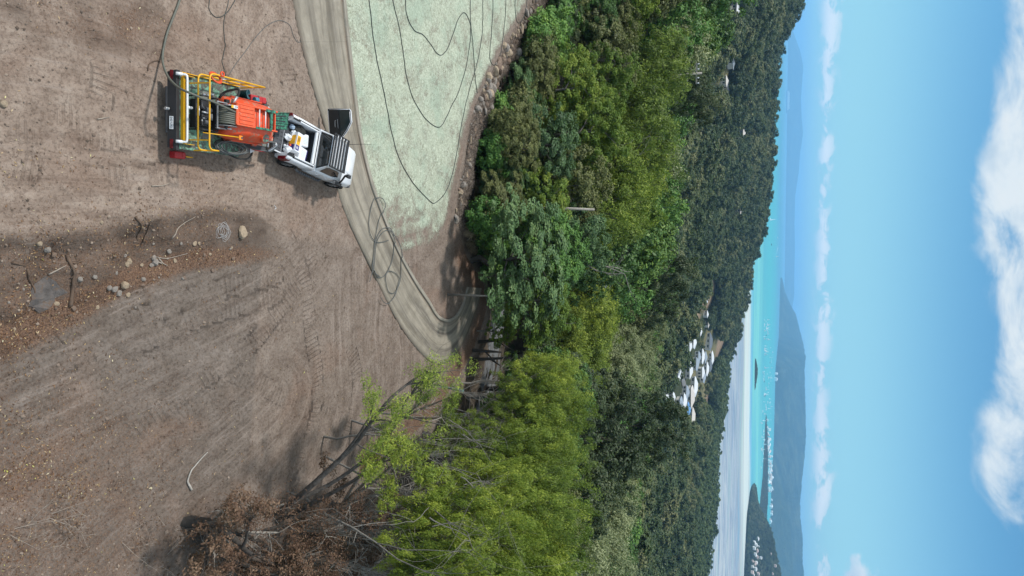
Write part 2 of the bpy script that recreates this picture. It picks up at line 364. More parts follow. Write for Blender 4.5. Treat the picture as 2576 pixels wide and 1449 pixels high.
# ------------------------------------------------------------------ ground
def soil_material():
    m, T = new_mat('soil'); geo = T.n('ShaderNodeNewGeometry'); P = (geo, 'Position')
    A = T.n('ShaderNodeAttribute', None, attribute_name='ga'); B = T.n('ShaderNodeAttribute', None, attribute_name='gb')
    sa = T.n('ShaderNodeSeparateColor', {0: (A, 'Color')}); sb = T.n('ShaderNodeSeparateColor', {0: (B, 'Color')})
    tone, litter, mulch = (sa, 0), (sa, 1), (sa, 2); trk, tu, bare = (sb, 0), (sb, 1), (sb, 2)
    big = T.noise(P, 0.22, 3, 0.6, 0.8); mid = T.noise(P, 1.3, 6, 0.68, 0.5); fine = T.noise(P, 9.0, 8, 0.75, 0.4)
    vf = T.n('ShaderNodeTexVoronoi', {'Vector': P, 'Scale': 6.5, 'Randomness': 1.0})
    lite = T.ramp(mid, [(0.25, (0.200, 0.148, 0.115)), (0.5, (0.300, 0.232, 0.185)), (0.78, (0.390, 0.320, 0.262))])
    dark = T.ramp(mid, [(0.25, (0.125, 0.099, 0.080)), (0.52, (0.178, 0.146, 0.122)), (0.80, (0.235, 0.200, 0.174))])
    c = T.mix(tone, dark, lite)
    red = T.mix(T.math('MULTIPLY', T.sstep(big, 0.50, 0.68), 0.5), c, (0.23, 0.155, 0.115))
    pale = T.mix(T.math('MULTIPLY', T.sstep(T.noise(P, 0.55, 5, 0.6, 1.0), 0.56, 0.72), 0.45), red, (0.31, 0.255, 0.215))
    # clods, pebbles and their small dark gaps
    c2 = T.mix(T.math('MULTIPLY', T.sstep((fine, 0), 0.52, 0.40), 0.55), pale, T.mix(1.0, pale, (0.42, 0.38, 0.36, 1), 'MULTIPLY'))
    c3 = T.mix(T.math('MULTIPLY', T.sstep((fine, 0), 0.60, 0.72), 0.5), c2, (0.42, 0.35, 0.29))
    Cc = T.n('ShaderNodeAttribute', None, attribute_name='gc'); sc_ = T.n('ShaderNodeSeparateColor', {0: (Cc, 'Color')})
    sv = T.n('ShaderNodeCombineXYZ', {0: T.math('MULTIPLY', (sc_, 0), 3.2), 1: T.math('MULTIPLY', (sc_, 1), 0.22)}); sn = T.noise(sv, 1.0, 6, 0.72, 0.25)
    c3 = T.mix(T.math('MULTIPLY', T.math('MULTIPLY', T.sstep(sn, 0.52, 0.36), (sc_, 2)), 0.55), c3, T.mix(1.0, c3, (0.60, 0.56, 0.55, 1), 'MULTIPLY'))
    c3 = T.mix(T.math('MULTIPLY', T.math('MULTIPLY', T.sstep(sn, 0.54, 0.70), (sc_, 2)), 0.45), c3, (0.36, 0.30, 0.26, 1))
    c3 = T.mix(T.math('MULTIPLY', (A, 'Alpha'), 0.75), c3, T.ramp(mid, [(0.3, (0.058, 0.043, 0.034)), (0.55, (0.105, 0.080, 0.064)), (0.8, (0.17, 0.132, 0.106))]))
    # litter
    ln = T.noise(P, 14.0, 5, 0.8, 1.2); lc = T.ramp(T.noise(P, 22.0, 3, 0.7), [(0.35, (0.060, 0.036, 0.024)), (0.5, (0.145, 0.082, 0.054)), (0.66, (0.27, 0.165, 0.10))])
    c4 = T.mix(T.math('MULTIPLY', T.sstep(T.math('ADD', (ln, 0), T.math('MULTIPLY', litter, 0.5)), 0.62, 0.86), 0.85), c3, lc)
    c5 = T.mix(bare, c4, T.ramp(mid, [(0.3, (0.030, 0.024, 0.018)), (0.6, (0.085, 0.065, 0.046)), (0.8, (0.14, 0.11, 0.08))]))
    # sprayed wood-fibre mulch: pale green, matted, thin in places
    mf = T.noise(P, 8.0, 8, 0.80, 1.2); mp = T.noise(P, 0.8, 5, 0.65, 0.8)
    mc = T.ramp(mf, [(0.30, (0.12, 0.13, 0.085)), (0.43, (0.33, 0.355, 0.265)), (0.56, (0.50, 0.545, 0.43)), (0.75, (0.66, 0.69, 0.57))])
    mc = T.mix(T.math('MULTIPLY', T.sstep(T.noise(P, 0.45, 5, 0.65), 0.46, 0.66), 0.45), mc, (0.30, 0.40, 0.31))
    thin = T.math('ADD', T.math('MULTIPLY', T.math('SUBTRACT', (mf, 0), 0.5), 1.15), T.math('MULTIPLY', T.math('SUBTRACT', (mp, 0), 0.5), 1.8))
    mk = T.math('MULTIPLY', T.sstep(T.math('ADD', thin, mulch), 0.05, 0.78), T.sstep(T.math('ADD', T.math('MULTIPLY', T.math('SUBTRACT', (mf, 0), 0.5), 1.2), mulch), 0.22, 0.42))
    c6 = T.mix(mk, c5, mc)
    # grouser and tyre prints
    cl = T.math('SINE', T.math('MULTIPLY', tu, 2 * pi / 0.21)); tm = T.math('MULTIPLY', T.sstep(cl, 0.1, 0.8), T.math('MULTIPLY', trk, T.sstep(T.noise(P, 0.9, 4), 0.46, 0.60)))
    c7 = T.mix(T.math('MULTIPLY', tm, 0.27), c6, T.mix(1.0, c6, (0.52, 0.48, 0.46, 1), 'MULTIPLY'))
    hgt = T.math('ADD', T.math('MULTIPLY', (fine, 0), 0.055), T.math('MULTIPLY', (mid, 0), 0.10))
    hgt = T.math('SUBTRACT', hgt, T.math('MULTIPLY', tm, 0.03)); hgt = T.math('ADD', hgt, T.math('MULTIPLY', T.math('MULTIPLY', (mf, 0), mk), 0.05))
    hgt = T.math('SUBTRACT', hgt, T.math('MULTIPLY', (vf, 0), 0.02))
    bmp = T.n('ShaderNodeBump', {'Strength': 0.85, 'Distance': 1.0, 'Height': hgt})
    p = T.n('ShaderNodeBsdfPrincipled', {'Base Color': (c7, 2), 'Roughness': 0.92, 'Specular IOR Level': 0.2, 'Normal': bmp})
    T.n('ShaderNodeOutputMaterial', {0: p}); return m
SOIL = soil_material()
MULCH = pads([(848, -150), (860, -10), (870, 80), (882, 180), (892, 262), (903, 340), (929, 450), (948, 510), (976, 578), (1004, 632), (1034, 668), (1075, 640), (1110, 610), (1128, 560), (1140, 480), (1158, 400), (1172, 330), (1196, 255), (1228, 190), (1275, 100), (1335, 0), (1400, -140)])
TRACKS = [pads(t) for t in ([(0, 310), (150, 330), (300, 345), (480, 330)], [(0, 260), (120, 285), (260, 300)], [(60, 700 - 30), (200, 905), (400, 800), (560, 730), (700, 690)], [(150, 1010), (330, 900), (520, 800), (700, 745)],
    [(760, 1180), (800, 1000), (780, 820), (760, 680), (700, 560)], [(860, 1130), (900, 960), (860, 820), (800, 690), (770, 600)], [(380, 1090), (520, 960), (640, 860), (760, 700)], [(0, 400), (100, 430), (260, 452), (420, 440)], [(250, 60), (262, 200), (230, 330)],
    [(700, 20), (715, 120), (735, 260)], [(520, 900), (640, 960), (760, 1020), (900, 1080)])]
SWEEPS = [smooth_line(pads(t), 40) for t in ([(850, 560), (700, 720), (480, 850), (250, 980), (-60, 1120)], [(905, 660), (900, 850), (905, 1000), (850, 1180), (760, 1320)], [(700, 1000), (500, 1200), (300, 1400), (200, 1500)], [(690, 470), (400, 420), (200, 400), (-60, 390)], [(400, 260), (200, 200), (-60, 160)], [(690, 20), (640, 140), (700, 260)])]
def ground_attrs(x, y):
    d = segdist(PAD_EDGE, x, y); ins = inside(PAD, x, y); t, A = step_t(x, y)
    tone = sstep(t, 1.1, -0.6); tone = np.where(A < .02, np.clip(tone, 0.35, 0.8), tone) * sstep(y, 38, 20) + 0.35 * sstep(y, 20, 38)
    band = np.where((t > -.45) & (t < 1.45), np.sin(np.clip((t + .45) / 1.9, 0, 1) * pi), 0) * sstep(y, 24.5, 17)
    litter = 0.12 + 0.36 * band + 0.55 * sstep(np.abs(t - 1.0), .32, .05) * sstep(y, 24.5, 20) + 0.35 * sstep(x, 1.0, 6) * sstep(y, 24, 14)
    rim = ins & (d < 2.5); litter = np.maximum(litter, np.where(rim & (y > 30), 0.75 * sstep(d, 2.5, 0.5) * sstep(x, -6, -1), 0))
    im = inside(MULCH, x, y); dm = segdist(MULCH, x, y, True)
    dk = segdist(DRV_IN, x, y); mul = np.where(im, np.where(dk < 1.6, 1.0, sstep(dm, -0.2, 0.9)), 0) * 0.74
    fade = sstep(x, -1.0, -6.5); mul = mul * np.clip(fade + 0.55 * vnoise((x + y * .25) / .5, (y - x) / 4, 33) * sstep(x, 0.5, -3), 0, 1)
    mul = mul * (0.72 + 0.28 * sstep(d, 0.3, 5))
    trk = np.zeros(np.shape(x)); tu = np.zeros(np.shape(x))
    for pl in TRACKS:
        pl = smooth_line(pl, 24); dd, al = segdist(pl, x, y, along=True)
        for off in ((0.0,)): k = sstep(dd, 0.46, 0.36); m = k > trk; trk = np.where(m, k, trk); tu = np.where(m, al, tu)
    bare = np.where(ins, 0, sstep(d, 0.2, 2.0)); trk = np.where(ins & (mul < .1), trk, 0)
    UL = segdist(pads([(-80, 10), (120, 45), (260, 70), (380, 60)]), x, y); litter = litter + .45 * sstep(UL, 1.0, .2) * vnoise(x / .8, y / .8, 61); darkening = 0.75 * sstep(UL, 1.3, .3) * vnoise(x / .6, y / .6, 62) + np.where(ins & (t > -.1) & (t < 1.15), sstep(t, -.08, .06) * sstep(t, 1.15, .8), 0) * sstep(y, 24.5, 21) * (0.55 + 0.6 * vnoise(x / 1.1, y / 1.1, 51)); ga = np.stack([np.clip(tone, 0, 1), np.clip(litter, 0, 1), np.clip(mul, 0, 1), np.clip(darkening, 0, 1)], -1); gb = np.stack([trk, tu, bare], -1)  # alpha: darker brown over the bank face and a strip at upper left
    bl = np.full(np.shape(x), 1e9); sec = np.full(np.shape(x), 1e9); al_ = np.zeros(np.shape(x)); lat = np.zeros(np.shape(x))
    for j, pl in enumerate(SWEEPS):
        dd, al = segdist(pl, x, y, along=True); m = dd < bl; sec = np.where(m, bl, np.minimum(sec, dd)); bl = np.where(m, dd, bl); al_ = np.where(m, al + 40 * j, al_); lat = np.where(m, dd + 17 * j, lat)
    wt = sstep(sec - bl, 0.1, 1.5) * sstep(bl, 7, 4.5) * (y < 37)
    return ga, gb, np.stack([lat, al_, wt], -1)
def axis(lo, a, b, hi, fine, n):
    l = a - np.geomspace(fine, a - lo, n)[::-1]; h = b + np.geomspace(fine, hi - b, n); return np.concatenate([l, np.arange(a, b, fine), h])
def grid_sheet(name, xs, ys, dz=0.0, keep=None):
    X, Y = np.meshgrid(xs, ys, indexing='ij'); x = X.ravel(); y = Y.ravel(); z = zt(x, y) + dz
    f = grid_faces(len(xs), len(ys)); ga, gb, gc = ground_attrs(x, y)
    if keep is not None:
        k = keep(x, y); f = f[k[f].any(1)]; u, inv = np.unique(f, return_inverse=True); f = inv.reshape(f.shape); x, y, z, ga, gb, gc = x[u], y[u], z[u], ga[u], gb[u], gc[u]
    return np_mesh(name, np.stack([x, y, z], 1), f, True, {'ga': ga, 'gb': gb, 'gc': gc})
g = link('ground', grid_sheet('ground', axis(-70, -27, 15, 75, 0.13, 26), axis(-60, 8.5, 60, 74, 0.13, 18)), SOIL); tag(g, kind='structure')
mm = link('mulched_bank', grid_sheet('mulched_bank', np.arange(-32, 1, 0.16), np.arange(25, 62, 0.16), 0.035, lambda x, y: inside(MULCH, x, y)), SOIL); tag(mm, kind='structure')
# hillside out to the shore, one sheet in polar rings
def hill_material():
    m, T = new_mat('bush_floor'); geo = T.n('ShaderNodeNewGeometry'); P = (geo, 'Position')
    A = T.n('ShaderNodeAttribute', None, attribute_name='ga'); sa = T.n('ShaderNodeSeparateColor', {0: (A, 'Color')})
    c = T.ramp(T.noise(P, 0.05, 8, 0.7), [(0.3, (0.020, 0.028, 0.012)), (0.55, (0.045, 0.055, 0.026)), (0.75, (0.090, 0.085, 0.050))])
    e = T.ramp(T.noise(P, 0.06, 6, 0.7), [(0.3, (0.17, 0.115, 0.075)), (0.6, (0.27, 0.20, 0.14)), (0.75, (0.36, 0.31, 0.24))])
    gr = T.ramp(T.noise(P, 0.03, 6, 0.7), [(0.3, (0.10, 0.10, 0.045)), (0.7, (0.19, 0.165, 0.085))])
    c = T.mix((sa, 0), c, e); c = T.mix((sa, 1), c, gr)
    p = T.n('ShaderNodeBsdfPrincipled', {'Base Color': (c, 2), 'Roughness': 0.95, 'Specular IOR Level': 0.1}); T.n('ShaderNodeOutputMaterial', {0: p}); return m
# clearings in the valley: (photo x, photo y, radius m, kind) kind 0 earth, 1 grass
CLEAR = []
for px, py, rad, kd in [(1742, 822, 20, 0), (1735, 800, 20, 0), (1752, 780, 22, 0), (1764, 755, 20, 0), (1783, 735, 24, 0), (1715, 795, 14, 0), (1790, 900, 30, 1), (1782, 870, 26, 1), (1812, 865, 26, 0), (1806, 930, 22, 0),
        (1765, 985, 26, 1), (1776, 1010, 20, 0), (1745, 975, 22, 1), (1722, 1195, 18, 1), (1712, 1180, 16, 0), (1770, 1060, 16, 0), (1645, 1425, 13, 0), (1640, 1400, 10, 0), (1820, 200, 10, 1), (1760, 1225, 10, 1),
        (1820, 610, 14, 0), (1800, 640, 12, 0), (1755, 700, 12, 0), (1640, 985, 10, 1), (1612, 1000, 8, 0), (1575, 1030, 7, 1)]:
    h = ground_hit(px, py, 70)
    if h is not None: CLEAR.append((h[0], h[1], rad, kd))
az = np.radians(np.concatenate([np.linspace(-180, -34, 40)[:-1], np.linspace(-34, 34, 260), np.linspace(34, 180, 40)[1:]])); rr = np.concatenate([np.linspace(58, 150, 30), np.geomspace(156, 1500, 150), [2500, 6000]])
Rg, Ag = np.meshgrid(rr, az, indexing='ij'); x = (Rg * np.sin(Ag)).ravel(); y = (Rg * np.cos(Ag)).ravel()
z = zt(x, y) - np.where(np.hypot(x, y) < 90, 0.25, 0); z = np.where(np.abs(np.degrees(Ag.ravel())) > 34, np.where(Rg.ravel() > 1200, -82, z), z)
cl = np.zeros((len(x), 3))
for (a, b, rad, kd) in CLEAR:
    L_ = math.hypot(a, b); al_ = ((x - a) * a + (y - b) * b) / L_; ac_ = ((x - a) * b - (y - b) * a) / L_; k = sstep(np.hypot(ac_, al_ * .45) + 8 * fbm(x / 15, y / 15, 4, 2), rad, rad * .6); cl[:, kd] = np.maximum(cl[:, kd], k)
hs = link('hillside', np_mesh('hillside', np.stack([x, y, z], 1), grid_faces(len(rr), len(az))[:, ::-1], True, {'ga': cl}), hill_material()); tag(hs, kind='structure')

_mid = (smooth_line(DRV_OUT, 160) + smooth_line(DRV_IN, 160)) / 2; _len = np.concatenate([[0], np.cumsum(np.hypot(*np.diff(_mid, axis=0).T))]); _b = on_pad(1105, 862)
BENDL = float(_len[np.argmin(np.hypot(_mid[:, 0] - _b[0], _mid[:, 1] - _b[1]))])
# ------------------------------------------------------------------ concrete driveway with its edge kerb
def concrete(name, c1, c2, c3, tyre=True):
    m, T = new_mat(name); uv = T.n('ShaderNodeAttribute', None, attribute_name='ga'); s = T.n('ShaderNodeSeparateColor', {0: (uv, 'Color')}); geo = T.n('ShaderNodeNewGeometry'); P = (geo, 'Position')
    v = T.n('ShaderNodeCombineXYZ', {0: T.math('MULTIPLY', (s, 0), 7.0), 1: T.math('MULTIPLY', (s, 1), 0.16), 2: 2.2})
    st = T.noise(v, 1.0, 5, 0.65, 0.4); b = T.noise(P, 0.8, 7, 0.7, 0.5); f = T.noise(P, 16, 6, 0.8)
    c = T.ramp(b, [(0.3, c1), (0.52, c2), (0.75, c3)])
    c = T.mix(T.math('MULTIPLY', T.sstep(st, 0.46, 0.66), 0.62), c, (c1[0] * .55, c1[1] * .53, c1[2] * .5, 1))
    if tyre:
        for cen, w in ((0.30, 0.085), (0.74, 0.085)):
            k = T.math('MULTIPLY', T.sstep(T.math('ABSOLUTE', T.math('SUBTRACT', (s, 0), cen)), w * 1.6, w * 0.3), T.sstep(T.noise(v, 2.3, 4, 0.6), 0.30, 0.62))
            bend = T.sstep(T.math('ABSOLUTE', T.math('SUBTRACT', (s, 1), BENDL)), 6.0, 2.0); c = T.mix(T.math('MULTIPLY', k, T.math('ADD', 0.42, T.math('MULTIPLY', bend, 0.4))), c, (0.10, 0.088, 0.075, 1))
    c = T.mix(T.math('MULTIPLY', T.sstep((f, 0), 0.58, 0.75), 0.25), c, (0.5, 0.46, 0.4, 1))
    e = T.math('MAXIMUM', T.sstep((s, 0), 0.10, 0.0), T.sstep((s, 0), 0.93, 1.0)); c = T.mix(T.math('MULTIPLY', T.math('MULTIPLY', e, T.sstep(b, 0.4, 0.6)), 0.6), c, (0.17, 0.125, 0.095, 1))
    # saw-cut joints every 4 m
    j = T.math('ABSOLUTE', T.math('SUBTRACT', T.math('FRACT', T.math('DIVIDE', (s, 1), 4.0)), 0.5)); c = T.mix(T.math('MULTIPLY', T.sstep(j, 0.494, 0.498), 0.22), c, (0.09, 0.08, 0.07, 1))
    p = T.n('ShaderNodeBsdfPrincipled', {'Base Color': (c, 2), 'Roughness': 0.85, 'Specular IOR Level': 0.3, 'Normal': T.n('ShaderNodeBump', {'Strength': 0.4, 'Distance': 0.02, 'Height': f})}); T.n('ShaderNodeOutputMaterial', {0: p}); return m
def ribbon(name, A, B, dz, thick, nw, mat, zf=None, crown=None):
    """strip between edge lines A and B (2D), sides go down by thick"""
    n = len(A); ks = np.linspace(0, 1, nw); P = A[:, None] * (1 - ks[None, :, None]) + B[:, None] * ks[None, :, None]
    z = (zf or (lambda x, y: plane_z(x)))(P[..., 0], P[..., 1]) + dz
    if crown is not None: z = z + crown(ks)[None]
    s = np.concatenate([[0], np.cumsum(np.hypot(*np.diff((A + B) / 2, axis=0).T))])
    V = np.concatenate([P, z[..., None]], 2); lo0 = V[:, :1].copy(); lo0[..., 2] -= thick; lo1 = V[:, -1:].copy(); lo1[..., 2] -= thick
    V = np.concatenate([lo0, V, lo1], 1); U = np.concatenate([[0], ks, [1]])
    ga = np.zeros((n, nw + 2, 3)); ga[..., 0] = U[None]; ga[..., 1] = s[:, None]
    o = link(name, np_mesh(name, V.reshape(-1, 3), grid_faces(n, nw + 2)[:, ::-1], True, {'ga': ga.reshape(-1, 3)}), mat); return o
NDR = 160
dA = smooth_line(DRV_OUT, NDR); dB = smooth_line(DRV_IN, NDR)
CONC = concrete('concrete', (0.20, 0.178, 0.142), (0.285, 0.256, 0.205), (0.365, 0.33, 0.27))
drv = ribbon('driveway', dA, dB, 0.03, 0.16, 9, CONC, crown=lambda k: 0.03 * sstep(k, 0.80, 0.83)); tag(drv, kind='structure')
nrm = (dB - dA) / np.linalg.norm(dB - dA, axis=1)[:, None]
KERB = concrete('kerb_concrete', (0.22, 0.20, 0.165), (0.31, 0.285, 0.235), (0.38, 0.35, 0.30), tyre=False)
kb = ribbon('kerb', dB + nrm * 0.004, dB + nrm * 0.22, 0.13, 0.22, 4, KERB); tag(kb, kind='structure')
# the lower road past the bend, seen between the trees
rA = np.array([at_range(px, py, 1)[:2] for px, py in ()]) if False else None
def lane(pts, w, name, mat, dz=0.05, n=60):
    c = smooth_line(pts, n); t = np.gradient(c, axis=0); t /= np.linalg.norm(t, axis=1)[:, None]; q = np.stack([-t[:, 1], t[:, 0]], 1)
    return tag(ribbon(name, c + q * w / 2, c - q * w / 2, dz, 0.4, 5, mat, zf=lambda x, y: zt(x, y, False)), kind='structure')
ASPH = concrete('asphalt', (0.115, 0.118, 0.12), (0.165, 0.17, 0.172), (0.21, 0.215, 0.22), tyre=False)
lr = [ground_hit(px, py)[:2] for px, py in ((1250, 800), (1246, 850), (1240, 900), (1236, 960), (1215, 1030))]
lr = np.array([[lr[0][0] - 8, lr[0][1] + 2]] + lr + [[lr[-1][0] + 6, lr[-1][1] - 3]])
lane(lr, 6.5, 'lower_road', ASPH, 0.10)
vr = [h[:2] for h in (ground_hit(px, py, 90) for px, py in ((1706, 1110), (1712, 1040), (1716, 1000), (1722, 975), (1712, 930), (1718, 880), (1722, 840), (1728, 800), (1760, 760), (1772, 735))) if h is not None]
vroad = np.array(vr)
lane(vroad, 9, 'valley_road', ASPH, 0.5, 80)

# ------------------------------------------------------------------ sea
def sea_material():
    m, T = new_mat('sea_water'); geo = T.n('ShaderNodeNewGeometry'); s = T.n('ShaderNodeSeparateXYZ', {0: (geo, 'Position')})
    x, y = (s, 0), (s, 1)
    wob = T.noise(T.n('ShaderNodeCombineXYZ', {0: T.math('MULTIPLY', x, 0.0011), 1: T.math('MULTIPLY', y, 0.0035)}), 1.0, 6, 0.6, 0.6)
    # shore shape: the flats are wider on the right
    yy = T.math('SUBTRACT', y, T.math('MULTIPLY', x, 0.12)); yy = T.math('ADD', yy, T.math('MULTIPLY', T.math('SUBTRACT', (wob, 0), 0.5), 480))
    f = T.math('DIVIDE', yy, 12000.0, clamp=True)
    c = T.ramp(f, [(0.0, (0.27, 0.31, 0.36)), (0.095, (0.32, 0.36, 0.40)), (0.117, (0.20, 0.25, 0.32)), (0.136, (0.27, 0.30, 0.33)), (0.150, (0.46, 0.46, 0.40)), (0.163, (0.40, 0.41, 0.37)), (0.172, (0.17, 0.36, 0.56)), (0.184, (0.06, 0.36, 0.42)), (0.21, (0.12, 0.47, 0.44)), (0.25, (0.03, 0.32, 0.37)), (0.32, (0.025, 0.35, 0.37)), (0.45, (0.025, 0.31, 0.35)), (0.6, (0.03, 0.23, 0.32)), (1.0, (0.06, 0.25, 0.38))])
    stv = T.n('ShaderNodeCombineXYZ', {0: T.math('MULTIPLY', x, 0.0022), 1: T.math('MULTIPLY', y, 0.019)}); st = T.noise(stv, 1.0, 6, 0.65, 0.5)
    near = T.sstep(yy, 4200, 2000)
    c = T.mix(T.math('MULTIPLY', T.math('MULTIPLY', T.sstep(st, 0.50, 0.60), near), 0.6), c, (0.20, 0.52, 0.42, 1))
    c = T.mix(T.math('MULTIPLY', T.math('MULTIPLY', T.sstep(st, 0.48, 0.39), near), 0.60), c, (0.05, 0.27, 0.42, 1))
    # bare sand flats, right half, ripples and wet gutters
    fl = T.math('MULTIPLY', T.sstep(x, -350, 250), T.sstep(yy, 1750, 1400)); sv = T.noise(T.n('ShaderNodeCombineXYZ', {0: T.math('MULTIPLY', x, 0.010), 1: T.math('MULTIPLY', y, 0.045)}), 1.0, 7, 0.7, 0.8)
    sand = T.ramp(sv, [(0.38, (0.13, 0.18, 0.26)), (0.5, (0.26, 0.31, 0.38)), (0.61, (0.46, 0.48, 0.47))])
    c = T.mix(T.math('MULTIPLY', fl, 0.75), c, sand)
    bar = T.math('MULTIPLY', T.math('MULTIPLY', T.sstep(yy, 1650, 1800), T.sstep(yy, 2060, 1990)), T.sstep(x, -500, 200))
    c = T.mix(T.math('MULTIPLY', T.math('MULTIPLY', bar, T.sstep(wob, 0.35, 0.55)), 0.75), c, (0.56, 0.62, 0.58, 1))
    bp = T.n('ShaderNodeBump', {'Strength': 0.15, 'Distance': 1.0, 'Height': T.noise(geo, 0.02, 5, 0.7)})
    bp = T.n('ShaderNodeBump', {'Strength': 0.12, 'Distance': 0.5, 'Height': T.noise((geo, 'Position'), 0.05, 4, 0.7)})
    p = T.n('ShaderNodeBsdfPrincipled', {'Base Color': (c, 2), 'Roughness': 0.55, 'Specular IOR Level': 0.15, 'Normal': bp}); T.n('ShaderNodeOutputMaterial', {0: p}); return m
SEA_Z = -80.0
yy = np.concatenate([[700], np.linspace(900, 3000, 40), np.geomspace(3200, 58900, 30)]); xx = np.linspace(-1, 1, 60)
Y, X = np.meshgrid(yy, xx, indexing='ij'); X = X * 34900
sea = link('sea', np_mesh('sea', np.stack([X.ravel(), Y.ravel(), np.full(X.size, SEA_Z)], 1), grid_faces(len(yy), len(xx))[:, ::-1], False), sea_material()); tag(sea, kind='structure')

# ------------------------------------------------------------------ islands and ranges across the water
def range_mat(name, c1, c2, c3, sc):
    m, T = new_mat(name); geo = T.n('ShaderNodeNewGeometry'); P = (geo, 'Position')
    c = T.ramp(T.noise(P, sc, 8, 0.7), [(0.35, c1), (0.5, c2), (0.68, c3)])
    b = T.n('ShaderNodeBump', {'Strength': 1.0, 'Distance': 40.0, 'Height': T.noise(P, sc * 1.2, 8, 0.7)})
    p = T.n('ShaderNodeBsdfPrincipled', {'Base Color': c, 'Roughness': 0.95, 'Specular IOR Level': 0.05, 'Normal': b}); T.n('ShaderNodeOutputMaterial', {0: p}); return m
def sea_r(px, py):
    d = ray(px, py); t = (SEA_Z - CH) / d[2]; return math.hypot(d[0], d[1]) * t
def land(name, prof, r0, depth, mat, n=200, m=36, rough=0.18, seed=0, front=None, basez=SEA_Z - 4):
    """prof: list of (photo x of the skyline, photo y); the skyline ridge stands at distance r0 + 0.5*depth"""
    prof = sorted(prof, key=lambda p: p[1]); pys = np.linspace(prof[0][1], prof[-1][1], n); sk = np.interp(pys, [p[1] for p in prof], [p[0] for p in prof])
    rb = np.full(n, float(r0)) if front is None else np.array([sea_r(a, b) for a, b in zip(np.interp(pys, [p[0] for p in front], [p[1] for p in front]), pys)])
    ks = np.linspace(0, 1, m); V = np.zeros((n, m, 3))
    for i in range(n):
        dr = rb[i] + depth * 0.45; p = at_range(sk[i], pys[i], dr); top = p[2]; d = ray(sk[i], pys[i]); dh = np.array([d[0], d[1]]) / math.hypot(d[0], d[1])
        r = rb[i] + depth * ks; xy = dh[None] * r[:, None]
        k = np.where(ks < .45, ks / .45, (1 - ks) / .55); shp = k ** 0.8
        nz = fbm(xy[:, 0] / (depth * .22) + seed, xy[:, 1] / (depth * .22), seed, 5)
        jag = 1 + 0.035 * (fbm(np.full(m, i * .9), np.arange(m) * .0 + seed, seed + 1, 2)); h = (top - basez) * jag * np.clip(shp * (1 + rough * 2.2 * nz * (1 - shp)), 0, 1.0)
        V[i, :, :2] = xy; V[i, :, 2] = basez + h
    return tag(link(name, np_mesh(name, V.reshape(-1, 3), grid_faces(n, m)[:, ::-1], True), mat), kind='structure')
FARM = range_mat('far_bush', (0.008, 0.016, 0.016), (0.025, 0.038, 0.028), (0.085, 0.095, 0.06), 0.006)
land('far_island', [(1988, 60), (2003, 100), (2014, 130), (2021, 165), (2019, 200), (2015, 250), (2017, 300), (2021, 335), (2013, 386), (2010, 430), (2001, 490), (1999, 560), (2000, 640), (1998, 700), (1998, 747), (1991, 790), (1980, 840)], 15800, 2000, FARM, seed=3)
land('island_range', [(1955, 688), (1968, 700), (1975, 735), (1988, 765), (2002, 790), (2012, 830), (2020, 860), (2027, 900), (2024, 930), (2026, 1008), (2028, 1095), (2024, 1150), (2019, 1199), (2013, 1260), (2014, 1308), (2020, 1361), (2019, 1410), (2023, 1449), (2030, 1550), (2000, 1700)], 5200, 2600, FARM, n=320, m=50, rough=0.3, seed=8, front=[(688, 1963), (850, 1959), (928, 1951), (1100, 1947), (1240, 1941), (1449, 1936), (1700, 1932)])
land('mountain_spur', [(1945, 1120), (1962, 1200), (1985, 1290), (1990, 1340), (1994, 1400), (1998, 1449), (2000, 1600)], 2900, 900, range_mat('spur_bush', (0.018, 0.030, 0.016), (0.034, 0.048, 0.026), (0.065, 0.078, 0.04), 0.012), seed=5, rough=0.3, front=[(1120, 1945.5), (1240, 1940), (1449, 1935), (1600, 1932)])
HEADM = range_mat('headland_bush', (0.018, 0.026, 0.012), (0.036, 0.046, 0.022), (0.075, 0.078, 0.042), 0.03)
HEAD_PROF = [(1890, 1198), (1895, 1225), (1900, 1262), (1912, 1290), (1928, 1316), (1937, 1340), (1946, 1380), (1953, 1410), (1961, 1449), (1978, 1560), (1985, 1700)]
head = land('headland', HEAD_PROF, 1640, 420, HEADM, n=160, m=40, seed=12, rough=0.25, front=[(1198, 1889), (1240, 1884), (1300, 1878), (1449, 1871), (1700, 1864)])
islet = land('rocky_islet', [(1898, 893), (1901, 905), (1904, 918), (1906.5, 930), (1905, 945), (1903, 960), (1900, 975), (1897, 990)], 2020, 60, HEADM, n=60, m=16, seed=2, rough=0.4, basez=SEA_Z - 2, front=[(893, 1899), (990, 1897.5)])
spit = land('marina_spit', [(1926, 1022), (1928, 1050), (1930, 1090), (1932, 1150), (1932, 1200), (1932, 1260), (1928, 1320), (1920, 1370)], 2700, 320, HEADM, n=80, m=12, seed=22, rough=0.4, basez=SEA_Z - 2, front=[(1022, 1926), (1100, 1923), (1203, 1918), (1260, 1912), (1370, 1905)])
